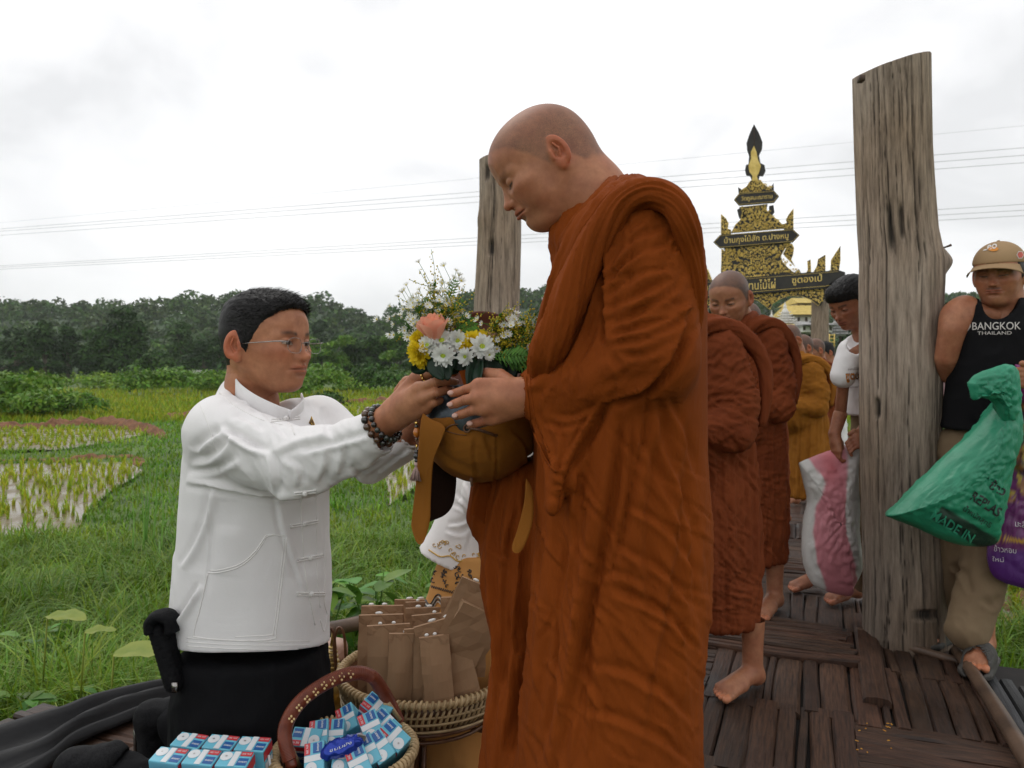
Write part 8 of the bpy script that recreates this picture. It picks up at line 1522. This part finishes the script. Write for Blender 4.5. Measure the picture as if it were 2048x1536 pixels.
def colp(uv):
    u, v = uv.T; r_ = np.array([.14, .022, .13]); c = np.tile(r_, (len(uv), 1)); n1 = noise(np.stack([u * .05, v * .05, 0 * u], 1)); mm = (v < 1000) * sm(n1, -.1, .2); c = c * (1 - mm[:, None]) + np.array([.25, .10, .03]) * mm[:, None]; m2 = (v < 990) * sm(noise(np.stack([u * .12, v * .09, 0 * u + 4], 1)), .15, .25); c = c * (1 - m2[:, None]) + np.array([.42, .30, .05]) * m2[:, None]
    dk_ = (v < 960) * sm(noise(np.stack([u * .07 + 9, v * .06, 0 * u + 7], 1)), .0, .2); c = c * (1 - .75 * dk_[:, None]); top = (v < 800); c[top] = [.20, .03, .14]
    b_ = 1072 + (u - 1990) * .10; y_ = np.exp(-((v - b_) / 3.5) ** 4)[:, None]; c = c * (1 - y_) + np.array([.62, .36, .03]) * y_; lowp = sm(v, 1090, 1100)[:, None]; c = c * (1 - lowp * .6) + np.array([.06, .02, .20]) * lowp * .6; return c
ps_ = pillow([(2030, 728), (2080, 735), (2130, 760), (2150, 900), (2150, 1100), (2110, 1190), (2070, 1190), (2048, 1178), (2010, 1166), (1985, 1150), (1976, 1120), (1980, 1060), (1990, 1010), (2006, 960), (2020, 900), (2040, 830), (2040, 780)], 2.86, .07, m_spu, 'glossy purple printed sack with yellow band at the right edge', 'sack', 'sack', None, colp, wr=.006, nr=36, strokes=[([(1985, 1120), (2020, 1140), (2060, 1130)], 7, .012), ([(1995, 1090), (2030, 1110), (2048, 1090)], 7, .010), ([(2015, 1000), (2020, 1060), (2010, 1130)], 7, .008)])
bp = bvh_of(ps_); m_wink = mat('white_ink', (.6, .55, .6), None, .5); decal(bp, 'ข้าวหอม', 2010, 1098, 44, 13, m_wink, ps_, .1, off=.002); decal(bp, 'ใหม่', 1996, 1118, 22, 10, m_wink, ps_, .1, off=.002); decal(bp, 'มะลิ', 2040, 1048, 20, 12, m_wink, ps_, .1, off=.002)
# ================================================================ BASKETS AND GIFTS
m_rat = mat('pale_rattan', (.34, .23, .11), (.50, .36, .19), .5, ns=30, bump=.2, vcol=True); m_ratd = mat('brown_rattan', (.09, .035, .015), (.16, .07, .03), .4, ns=30, bump=.3); m_redr = mat('red_brown_weave', (.13, .026, .012), (.20, .045, .018), .35, ns=40, bump=.3)
def ringpts(c, r_, z, n=48, ph=0., tilt=None): a = np.linspace(0, 2 * np.pi, n + 1) + ph; return np.stack([c[0] + r_ * np.cos(a), c[1] + r_ * np.sin(a), np.full(n + 1, c[2] + z)], 1)
# tray of paper bags on a stand
tc = P(860, 1385, 2.05); tc[2] = CH - (1376 - 740) / F * 1.99 + .0; TR = .225; tz = P(850, 1352, 2.05)[2]; tc = np.array([P(852, 1300, 2.06)[0], 2.06, tz - .07])
t = empty('pedestal_tray', tuple(tc * [1, 1, 0]), 'round woven rattan tray on a stand, filled with brown paper bags', 'tray')
rim_z = .085
prof = [(.5, -.03), (.80, -.028), (.90, .0), (.97, .04), (1.0, rim_z)]
for k, (a0, a1) in enumerate(((.0, .05), (.012, .062), (.024, .074))): pass
mb = MB(); lathe(mb, tc, [(TR * .02, .0), (TR * .84, .0), (TR * .94, .022), (TR * .985, .055), (TR * .99, rim_z - .005), (TR * .96, rim_z - .005), (TR * .90, .03), (TR * .02, .01)], 64); mb.build('tray_lining', m_ratd, t)
nst = 96
for k in range(nst):
    a = k / nst * 6.283; u = np.array([math.cos(a), math.sin(a)]); u2 = np.array([math.cos(a + .05), math.sin(a + .05)]); z_ = lambda q: tc[2] + q
    mb = MB(); mb.tube([(tc[0] + TR * .90 * u[0], tc[1] + TR * .90 * u[1], z_(.008)), (tc[0] + TR * .985 * u[0], tc[1] + TR * .985 * u[1], z_(.030)), (tc[0] + TR * 1.02 * (u[0] + u2[0]) / 2, tc[1] + TR * 1.02 * (u[1] + u2[1]) / 2, z_(.055)), (tc[0] + TR * 1.035 * u2[0], tc[1] + TR * 1.035 * u2[1], z_(rim_z - .012))], [.0035, .0042, .0042, .0035], 5, col=np.ones(3) * random.uniform(.75, 1.15)); mb.build('rattan_stake', m_rat, t)
for zz in (.018, .036, .054): mb = MB(); mb.tube(ringpts(tc, TR * (1.0 + zz * .4), zz), .0035, 6, col=(.8, .8, .8)); mb.build('rattan_ring', m_rat, t)
mb = MB(); q = []
for k in range(900): a = k / 900 * 6.283; ph = k * .70; q.append((tc[0] + (TR * 1.025 + .010 * math.cos(ph)) * math.cos(a), tc[1] + (TR * 1.025 + .010 * math.cos(ph)) * math.sin(a), tc[2] + rim_z + .011 * math.sin(ph)))
mb.tube(q, .0042, 5, caps=False); o = mb.build('coiled_rim', m_rat, t); mb = MB(); mb.tube(ringpts(tc, TR * 1.025, rim_z), .009, 8); mb.build('rim_core', m_rat, t)
for zz, rr_ in ((-.006, .86), (-.03, .80)): mb = MB(); mb.tube(ringpts(tc, TR * rr_, zz), .005, 6); mb.build('stand_ring', m_ratd, t)
mb = MB(); mb.tube([tc + [0, 0, -.05], tc * [1, 1, 0] + [0, 0, .03]], [.022, .019], 12); mb.build('stand_post', m_ratd, t)
for k in range(6):
    a = k / 6 * 6.283 + .52; u = np.array([math.cos(a), math.sin(a), 0]); pts = smoothpts([tc + u * TR * .95 + [0, 0, -.04], tc + u * TR * .5 + [0, 0, -.048], tc + u * TR * .18 + [0, 0, -.10], tc + u * .028 + [0, 0, -.20], tc * [1, 1, 0] + u * .03 + [0, 0, .14], tc * [1, 1, 0] + u * TR * .45 + [0, 0, .035], tc * [1, 1, 0] + u * TR * .85 + [0, 0, .02]], 6); mb = MB(); mb.tube(pts, .0055, 7); mb.build('bent_cane', m_ratd, t)
for zz in (-.215, -.206, -.197): mb = MB(); mb.tube(ringpts(tc, .036, zz, 20), .0045, 6); mb.build('cane_binding', m_rat, t)
# straw mat under it
m_mat = mat('straw_mat', (.10, .055, .03), (.19, .115, .065), .8, ns=40, stretch=(1, 14, 1), bump=.7, bs=90, bdist=.002); mb = MB(); pl = [(-.62, 2.46), (.05, 2.62), (.12, 1.75), (-.30, 1.62), (-.62, 1.8)]; V = [(x, y, .016) for x, y in pl] + [(x, y, .010) for x, y in pl]; mb.add(V, [tuple(range(5))[::-1], tuple(range(5, 10))] + [(i, (i + 1) % 5, 5 + (i + 1) % 5, 5 + i) for i in range(5)]); setp(mb.build('woven_mat', m_mat, None, False), 'brown straw mat under the pedestal tray', 'mat')
mb = MB(); mb.box((-.16, 2.35, .03), (.34, .22, .012), rotz(.3)); setp(mb.build('paper_sheet', m_shirt, None, False), 'white sheet lying on the mat behind the stand', 'paper')
# paper bags
m_paper = mat('kraft_paper', (.27, .155, .08), (.34, .205, .112), .85, ns=3, bump=.25, bs=26, bdist=.003); m_paperd = mat('kraft_paper_fold', (.24, .135, .07), (.31, .18, .095), .85, ns=5, bump=.3, bs=30); m_ribbon = mat('white_ribbon', (.7, .69, .67), (.8, .79, .77), .6, ns=20)
def pbag(c, w, h, d, yaw, tx, ty, label, seed, roll2=0.):
    """folded-top bag standing at c; tilt tx forward, ty sideways"""
    r = np.random.RandomState(seed); t = empty('paper_bag', tuple(c), label, 'paper bag', 'brown paper bags in the woven tray'); R = rotz(yaw) @ rotx(tx) @ roty(ty); V = []; nz, nx = 9, 7
    def pt(side, i, j):
        f = j / (nz - 1); z = h * f; x = (i / (nx - 1) - .5) * w * (1 + .02 * math.sin(f * 5 + seed)); dd = d / 2 * (1 - f ** 1.6) + .004; bulge = .012 * math.sin(math.pi * f) * math.cos((i / (nx - 1) - .5) * 3); return np.array([x, side * (dd + bulge), z])
    for side in (-1, 1):
        for j in range(nz):
            for i in range(nx): V.append(pt(side, i, j))
    V = np.array(V); V += .0022 * np.stack([noise(V * 40 + seed), 1.8 * noise(V * 28 + seed + 3), 0 * V[:, 0]], 1); k = nx * nz; Fc = []
    for s in (0, 1):
        for j in range(nz - 1):
            for i in range(nx - 1): f = (s * k + j * nx + i, s * k + j * nx + i + 1, s * k + (j + 1) * nx + i + 1, s * k + (j + 1) * nx + i); Fc.append(f if s == 0 else f[::-1])
    e0 = len(V); ex = []
    for i_ in (0, nx - 1):   # gusset with inward crease
        b0 = len(V) + len(ex)
        for j in range(nz): f = j / (nz - 1); ex.append([(-1 if i_ == 0 else 1) * (w / 2 - .022 * math.sin(math.pi * min(1, f * 1.1)) - .001), 0, h * f])
        for j in range(nz - 1):
            a, b_ = j * nx + i_, (j + 1) * nx + i_; c1, c2 = b0 + j, b0 + j + 1; q1 = (a, b_, c2, c1); q2 = (c1, c2, k + b_, k + a); Fc += [q1, q2] if i_ == 0 else [q1[::-1], q2[::-1]]
    V = np.vstack([V, ex]); Fc += [tuple(range(nx)) [::-1] + tuple(k + i for i in range(nx))]; mesh('bag_body', V @ R.T + c, Fc, m_paper, t, False)
    # folded strip at the top
    mb = MB(); f_ = h * .11; Vf = []; zz = [h + .002, h - f_ * .5, h - f_]; 
    for a, yy in ((0, -.006), (1, -.009), (2, -.0095)):
        for i in range(9): x = (i / 8 - .5) * w * 1.01; Vf.append((x, yy - .002 * math.sin(i * 1.7 + seed) * a, zz[a] + .0022 * math.sin(i * 2.1 + seed) * (a > 0)))
    for i in range(9): Vf.append(((i / 8 - .5) * w * 1.01, .006, h + .001))
    Fq_ = [(a * 9 + i, (a + 1) * 9 + i, (a + 1) * 9 + i + 1, a * 9 + i + 1) for a in range(2) for i in range(8)] + [(27 + i, i, i + 1, 27 + i + 1) for i in range(8)]; mesh('folded_top', np.array(Vf) @ R.T + c, Fq_, m_paperd, t, False)
    for k2 in ((-1, .6), (.2,), (-.7, 1.2), (-1.3, .1))[seed % 4]: mb = MB(); mb.sph((R @ np.array([k2 * w * .2 + .012 * math.sin(seed), .008, h + .003])) + c, .0055, 8, sc=(1.0 + .5 * (seed % 3), .8, .75), R=R); mb.build('ribbon_end', m_ribbon, t)
    return t
BW = .125; labs = ['front left paper bag standing upright in the tray', 'second front paper bag with a narrow face', 'third front paper bag, taller', 'broad front paper bag in the middle of the tray', 'back left paper bag in the rear row', 'left paper bag just behind the front one', 'rear middle paper bag by the batik sarong', 'middle row paper bag right of centre', 'rear paper bag with ribbon showing above', 'paper bag behind the broad front one', 'big paper bag tipped to the left near the orange robe', 'upside down crumpled paper bag lying against the robe', 'rearmost paper bag touching the sarong', 'paper bag pressed between the tipped bag and the rear row']
def bagat(u0, u1, vt, Y, vb, yaw, ty, k, d=.07, tx=0.):
    top = P((u0 + u1) / 2, vt, Y); bot = P((u0 + u1) / 2, vb, Y); w = (u1 - u0) / F * Y; h = (top - bot)[2]; pbag(bot + [-.5 * math.sin(ty) * 0, 0, 0], w, h, d, yaw, tx, ty, labs[k], k)
for k, a in enumerate([(738, 822, 1250, 1.96, 1392, .12, -.02), (772, 820, 1268, 1.91, 1398, .18, .05), (813, 896, 1256, 1.93, 1396, .15, -.03), (846, 905, 1272, 1.875, 1398, .22, -.06), (724, 806, 1212, 2.17, 1365, .05, .0), (719, 806, 1230, 2.07, 1375, .08, .0), (812, 884, 1204, 2.20, 1365, .1, .0), (812, 892, 1216, 2.12, 1370, .1, .0), (790, 860, 1200, 2.26, 1360, .0, 0), (832, 908, 1228, 2.02, 1380, .15, -.05)]): bagat(*a, k)
pbag(P(910, 1392, 1.92), .125, .20, .07, .2, 0, -.22, labs[3] if False else 'wide paper bag with a slanted top at the front right of the tray', 20)
pbag(P(925, 1345, 1.99), .115, .20, .06, .1, 0, .0, labs[13], 13); pbag(P(893, 1335, 1.93), .125, .235, .06, .1, .1, .42, labs[10], 10); pbag(P(962, 1250, 1.93) + [.0, 0, .05], .13, .20, .07, .3, math.pi + .1, -.5, labs[11], 11); pbag(P(930, 1345, 2.22), .11, .23, .06, .1, 0, .1, labs[12], 12)
# ---- handled basket with milk cartons
kc = np.array([P(690, 1500, 1.62)[0], 1.62, CH - (1500 - 740) / F * 1.62]); KR = .145
t = empty('handled_basket', tuple(kc * [1, 1, 0]), 'round rattan basket with red brown wrapped handle full of small milk cartons', 'basket')
mb = MB(); lathe(mb, kc, [(.01, -.16), (.11, -.155), (.135, -.08), (KR, .0), (KR * .97, .0), (.125, -.08), (.01, -.14)], 64); mb.build('basket_wall', m_ratd, t)
for k in range(72): a = k / 72 * 6.283; u = np.array([math.cos(a), math.sin(a), 0]); mb = MB(); mb.tube([kc + u * .115 + [0, 0, -.155], kc + u * .140 + [0, 0, -.08], kc + u * (KR + .004) + [0, 0, -.004]], .0035, 5, col=np.ones(3) * random.uniform(.7, 1.1)); mb.build('rattan_stake', m_rat, t)
q = []
for k in range(600): a = k / 600 * 6.283; ph = k * .8; q.append((kc[0] + (KR + .002 + .009 * math.cos(ph)) * math.cos(a), kc[1] + (KR + .002 + .009 * math.cos(ph)) * math.sin(a), kc[2] + .009 * math.sin(ph)))
mb = MB(); mb.tube(q, .0045, 5, caps=False); mb.build('coiled_rim', m_rat, t); mb = MB(); mb.tube(ringpts(kc, KR + .002, 0), .007, 8); mb.build('rim_core', m_rat, t)
hp_ = smoothpts([P(584, 1536, 1.55), P(570, 1480, 1.565), P(576, 1440, 1.575), P(606, 1398, 1.59), P(660, 1362, 1.62), P(712, 1346, 1.66), P(744, 1354, 1.69), P(762, 1376, 1.71), P(776, 1400, 1.72), P(800, 1450, 1.73)], 10)
V, Fc = tube_vf(hp_, .0125, 14, flat=.62, up=np.array([0, 1., 0])); L = np.repeat(np.concatenate([[0], np.cumsum(np.linalg.norm(np.diff(hp_, axis=0), axis=1))]), 14); cen = np.repeat(hp_, 14, 0); V2 = cen + (V - cen) * (1.0 + 0 * L)[:, None]; hd = mesh('handle', V2, Fc, m_redr, t, True)
# wrapping turns of the handle
for i in range(3, len(hp_) - 2, 1):
    a = hp_[i]; T = hp_[i + 1] - hp_[i]; T /= np.linalg.norm(T); n1 = np.cross(T, [0, 1, 0]); n1 /= np.linalg.norm(n1); n2 = np.cross(T, n1)
    for f in (0, .5): 
        c_ = a + (hp_[i + 1] - a) * f; mb = MB(); mb.tube([c_ + .0132 * (math.cos(q_) * n1 + .78 * math.sin(q_) * n2) for q_ in np.linspace(0, 6.283, 15)], .0026, 4); mb.build('handle_wrap', m_redr, hd)
m_cream = mat('cream_straw', (.60, .42, .18), (.7, .52, .26), .5)
bh = bvh_of(hd)
for (u, v) in ((583, 1437), (598, 1415), (614, 1398), (631, 1384), (648, 1371), (664, 1362), (682, 1354), (700, 1349)):
    for (du, dv) in ((0, -5), (0, 5), (-4.2, 0), (4.2, 0)): q = cast(bh, u + du, v + dv, .0035); (lambda mb: (mb.sph(q, .0030, 6, sc=(1, .5, 1)), mb.build('woven_flower_dot', m_cream, hd)))(MB()) if q is not None else None
for (a, b_) in (((574, 1536), (586, 1500)), ((600, 1536), (584, 1500)), ((800, 1440), (776, 1405)), ((775, 1440), (770, 1405))): mb = MB(); mb.tube([P(*a, 1.60), P(*b_, 1.58)] if a[0] < 700 else [P(*a, 1.72), P(*b_, 1.71)], .0055, 6, col=(1, 1, 1)); mb.build('handle_splint', m_rat, t)
m_sky = mat('light_blue_carton', (.13, .46, .60), (.16, .50, .64), .35, ns=3); m_wh = mat('white_carton', (.70, .72, .74), None, .35); m_red = mat('red_carton', (.55, .035, .045), None, .35); m_navy = mat('navy_print', (.015, .10, .32), None, .35)
TX, TF = text_mesh('Lactasoy', 1.0, .012); TX -= (TX.max(0) + TX.min(0)) / 2; TXS = TX / (TX[:, 0].max() * 2)
T2, T2F = text_mesh('สูตร 300', 1.0, .0); T2 -= (T2.max(0) + T2.min(0)) / 2; T2 = T2 / (T2[:, 0].max() * 2)
def build_carton(name='milk_carton'):
    """lying box, printed top at +z: x long .062, y .040, z .1"""
    t = bpy.data.objects.new(name, None); COL.objects.link(t); W_, D_, H_ = .064, .042, .105; mb = MB(); mb.box((0, 0, -H_ / 2), (W_, D_, H_)); o = mb.build('carton_box', m_sky, t, False); bv_ = o.modifiers.new('b', 'BEVEL'); bv_.width = .0022; bv_.segments = 2
    def flat(pts, z, m, nm, plane='top', par=o):
        V = []
        for a, b_ in pts: V.append((a, b_, z) if plane == 'top' else (a, -D_ / 2 - z, b_) if plane == 'front' else (-W_ / 2 - z, a, b_))
        V2 = [tuple(np.array(v_) - (np.array([0, 0, .0006]) if plane == 'top' else np.array([0, -.0006, 0]) if plane == 'front' else np.array([-.0006, 0, 0]))) for v_ in V]; n = len(V); f = tuple(range(n)); Fc = [f if plane != 'side' else f[::-1], tuple(range(n, 2 * n))]; return mesh(nm, V + V2, Fc, m, par, False)
    rc = lambda x0, x1, y0, y1: [(x0, y0), (x1, y0), (x1, y1), (x0, y1)]; w2, d2 = W_ / 2 - .001, D_ / 2 - .001
    flat(rc(-.006, .006, -d2, d2), .0008, m_wh, 'white_seam'); flat(rc(-w2, -.008, -d2, -d2 + .012), .0007, m_red, 'red_panel'); flat([(.019 + .012 * math.cos(a), -.006 + .012 * math.sin(a)) for a in np.linspace(0, 6.283, 17)[:-1]], .0008, m_wh, 'white_roundel'); flat([(.019 + .0022 * math.cos(a), -.006 + .0022 * math.sin(a)) for a in np.linspace(0, 6.283, 9)[:-1]], .0012, mat_foil, 'straw_hole'); flat(rc(-w2 + .002, -.009, -.002, d2 - .003), .0008, m_navy, 'name_panel')
    q = TXS * .017; mesh('lettering', np.stack([q[:, 0] - .0198, q[:, 1] * 1.5 + .0085, 0 * q[:, 0] + .0013], 1), TF, m_wh, o, False); q = T2 * .018; mesh('lettering', np.stack([q[:, 0] - .0198, q[:, 1] * 1.2 - .0145, 0 * q[:, 0] + .0011], 1), T2F, m_wh, o, False)
    # front face
    flat(rc(-w2, w2, -.020, -.004), .0007, m_red, 'red_band', 'front'); flat(rc(-w2, w2, -.075, -.03), .0008, m_navy, 'name_panel', 'front'); q = TXS * .052; mesh('lettering', np.stack([q[:, 0], 0 * q[:, 0] - D_ / 2 - .0014, q[:, 1] * 1.7 - .052], 1), TF, m_wh, o, False); flat(rc(-w2, w2, -.029, -.021), .0008, m_wh, 'white_seam', 'front')
    flat(rc(-d2, d2, -.024, -.004), .0007, m_red, 'red_band', 'side'); flat(rc(-d2 + .004, d2 - .004, -.09, -.032), .0008, m_wh, 'side_panel', 'side')
    mb = MB(); mb.tube([(-W_ / 2 - .004, .006, -.02), (-W_ / 2 - .004, -.002, -.09)], .0026, 8); mb.build('straw', m_wh, o); return t
mat_foil = mat('silver_foil', (.5, .5, .5), None, .3, metal=1.)
cart = build_carton(); used = [False]
def copy_tree(o, par=None):
    c = o.copy(); COL.objects.link(c); c.parent = par
    for ch in o.children: copy_tree(ch, c)
    return c
def carton(loc, R, label, group):
    c = cart if not used[0] else copy_tree(cart); used[0] = True; c.matrix_basis = Matrix.Translation(Vector(loc)) @ Matrix([list(map(float, r_)) for r_ in R]).to_4x4(); setp(c, label, 'milk carton', group); return c
G1 = 'milk cartons in the handled basket'
# centre px of the top face, Y, in-plane spin (deg, long axis dir in picture), tilt toward camera
for (u, v, Y, sp, tl, ly, lab) in [
    (754, 1412, 1.70, -32, 38, .25, 'milk carton sticking up highest at the right of the basket'), (692, 1436, 1.70, -65, 40, -.3, 'milk carton at the back left of the pile with a tall face'), (771, 1446, 1.64, -38, 40, .2, 'milk carton below the highest one at the right'), (741, 1451, 1.62, -62, 42, .0, 'milk carton in the middle of the pile beside the upper red panel'),
    (788, 1470, 1.60, -38, 42, .2, 'milk carton resting on the right rim'), (612, 1474, 1.62, -5, 38, .0, 'milk carton at the far left behind the handle'), (636, 1468, 1.63, -82, 40, -.1, 'upright milk carton left of centre'), (668, 1466, 1.64, -85, 40, .0, 'milk carton right of the upright left one'), (733, 1500, 1.56, -58, 45, .05, 'milk carton lower centre beside the blue wrapper'),
    (758, 1492, 1.57, -50, 45, .1, 'milk carton between the lower centre and right rim ones'), (684, 1512, 1.55, -86, 48, .0, 'milk carton below the blue wrapper'), (628, 1516, 1.54, -80, 46, -.1, 'milk carton at the bottom left of the basket'), (716, 1522, 1.53, -62, 48, .05, 'milk carton at the bottom edge of the photo in the basket')]:
    R = rotz(.0) @ rotx(rad(tl)) @ roty(ly) @ rotz(rad(sp + 0)); carton(P(u, v, Y), R, lab, G1)
# fill below so that cartons rest on something: inner layer of cartons
# blue wrapped snack
S = SDF(P(690, 1490, 1.56) - .12, P(690, 1490, 1.56) + .12, .0035); a, b_ = P(655, 1507, 1.545), P(716, 1480, 1.56); S.cap(a, b_, .012, .011); S.ell((a + b_) / 2, (.026, .014, .012), .02); V, Fq = S.mesh(1); V = V + normals(V, Fq) * (.0035 * ridged(V * 60))[:, None]; m_wrap = mat('blue_foil_wrapper', (.01, .03, .30), (.02, .06, .42), .22, ns=30, metal=.4, bump=.5, bs=90); sn = mesh('snack_packet', V, Fq, m_wrap); setp(sn, 'shiny dark blue snack wrapper among the milk cartons', 'snack'); bs_ = bvh_of(sn)
decal(bs_, 'ขนมปัง', 682, 1493, 44, 7, m_wh, sn, -.4, off=.0022); mb = MB(); mb.add([P(722, 1465, 1.56), P(732, 1472, 1.56), P(730, 1482, 1.56), P(718, 1484, 1.555), P(714, 1468, 1.555)], [(0, 1, 2, 3, 4)]); o = mb.build('crimped_end', mat_foil, sn, False); md = o.modifiers.new('t', 'SOLIDIFY'); md.thickness = .002
# stack of cartons lower left
G3 = 'milk cartons stacked in the lower left'
labs3 = ['milk carton in the far left corner of the bottom stack', 'milk carton at the far end of the bottom stack, nearest the black trousers', 'second milk carton of the back row in the bottom stack', 'rightmost milk carton of the back row in the bottom stack', 'milk carton in the front row at the left edge', 'milk carton in the middle of the front row', 'milk carton in the right of the front row', 'milk carton at the very bottom of the stack']
Ys = 1.50; base = P(338, 1510, Ys); ex = rotz(rad(-14)) @ np.array([1, 0, 0]); ey = rotz(rad(-14)) @ np.array([0, 1, 0])
k = 0
for (i, j) in ((0, 0), (0, 1), (1, 1), (2, 1), (0, -1), (1, 0), (2, 0), (1, -1)):
    p_ = base + ex * (.068 * i) + ey * (.062 * (j + .15 * i)) + [.0, 0, -.012 * (j < 0)]; carton(p_ + np.array([0, 0, -.0]), rotz(rad(-14)) @ rotz(math.pi) @ rotx(rad(-8)) if False else rotx(rad(12)) @ rotz(rad(170 + (i * 3 - j * 2))), labs3[k], G3); k += 1
# ---- brass vessel and small pagoda shaped container with handles, pink bag
m_brass = mat('old_gold_lacquer', (.34, .22, .06), (.55, .38, .13), .35, ns=30, metal=.5, bump=.4, bs=120); vc = P(672, 1420, 2.25); t = empty('gilded_offering_vessel', tuple(vc * [1, 1, 0]), 'gold tiered offering vessel with looped handles behind the black trousers', 'vessel'); vz = P(672, 1345, 2.25)[2]
mb = MB(); lathe(mb, (vc[0], 2.25, 0), [(.07, .04), (.085, .10), (.078, .16), (.055, .18), (.06, .20), (.075, vz - .05), (.078, vz - .04), (.03, vz - .035)], 32); mb.build('vessel_bowl', m_brass, t)
for k in range(8): mb = MB(); zz = vz + .0 + k * .0135; lathe(mb, (P(665, 1300, 2.2)[0], 2.2, zz), [(.001, -.004), (.030 - .0028 * k, -.004), (.034 - .0030 * k, .0), (.030 - .0028 * k, .004), (.001, .004)], 24); mb.build('tier', m_brass, t)
mb = MB(); lathe(mb, (P(665, 1300, 2.2)[0], 2.2, vz - .06), [(.001, 0), (.032, 0), (.034, .055), (.001, .056)], 24); mb.tube([P(665, 1290, 2.2), P(665, 1262, 2.2)], [.008, .001], 8); mb.build('tower_base', m_brass, t)
for du in (-8, 12): mb = MB(); mb.tube(smoothpts([P(660 + du, 1340, 2.18), P(656 + du, 1290, 2.18), P(664 + du, 1256, 2.18), P(676 + du, 1270, 2.18), P(680 + du, 1330, 2.18)], 6), .0042, 7); mb.build('loop_handle', m_ratd, t)
m_pinkb = mat('dusty_pink_leather', (.36, .22, .17), (.45, .29, .23), .5, ns=5, bump=.3); pillow([(640, 1290), (660, 1275), (690, 1280), (696, 1300), (690, 1320), (660, 1325), (640, 1318)], 2.6, .05, m_pinkb, 'dusty pink handbag on the deck behind the gold vessel', 'handbag', 'handbag', wr=.003, nr=12)
mb = MB(); lathe(mb, P(690, 1412, 2.15) + [0, 0, -.08], [(.001, -.1), (.075, -.1), (.09, .02), (.093, .055), (.086, .055), (.08, .02), (.001, .0)], 40); setp(mb.build('gold_bowl', m_brass), 'low gold lacquer bowl between the vessel and the woven tray', 'bowl')

# supports under the goods
m_card = mat('cardboard', (.26, .17, .10), (.32, .21, .125), .85, ns=6, stretch=(1, 1, 8), bump=.2); mb = MB(); mb.box((base[0] + .075, base[1] + .03, .135), (.24, .24, .262), rotz(rad(-14)), taper=1.0); setp(mb.build('cardboard_box', m_card, None, False), 'cardboard box carrying the stack of milk cartons at the bottom edge', 'box')
t = empty('low_stool', (kc[0], kc[1], 0), 'low wooden stool under the handled basket', 'stool'); mb = MB(); mb.tube([(kc[0], kc[1], .140), (kc[0], kc[1], .168)], .13, 32); mb.build('seat', m_pole, t, False)
for a_ in (0.8, 2.4, 3.9, 5.5): mb = MB(); mb.tube([(kc[0] + .10 * math.cos(a_), kc[1] + .10 * math.sin(a_), .14), (kc[0] + .12 * math.cos(a_), kc[1] + .12 * math.sin(a_), .0)], .014, 8); mb.build('leg', m_pole, t)
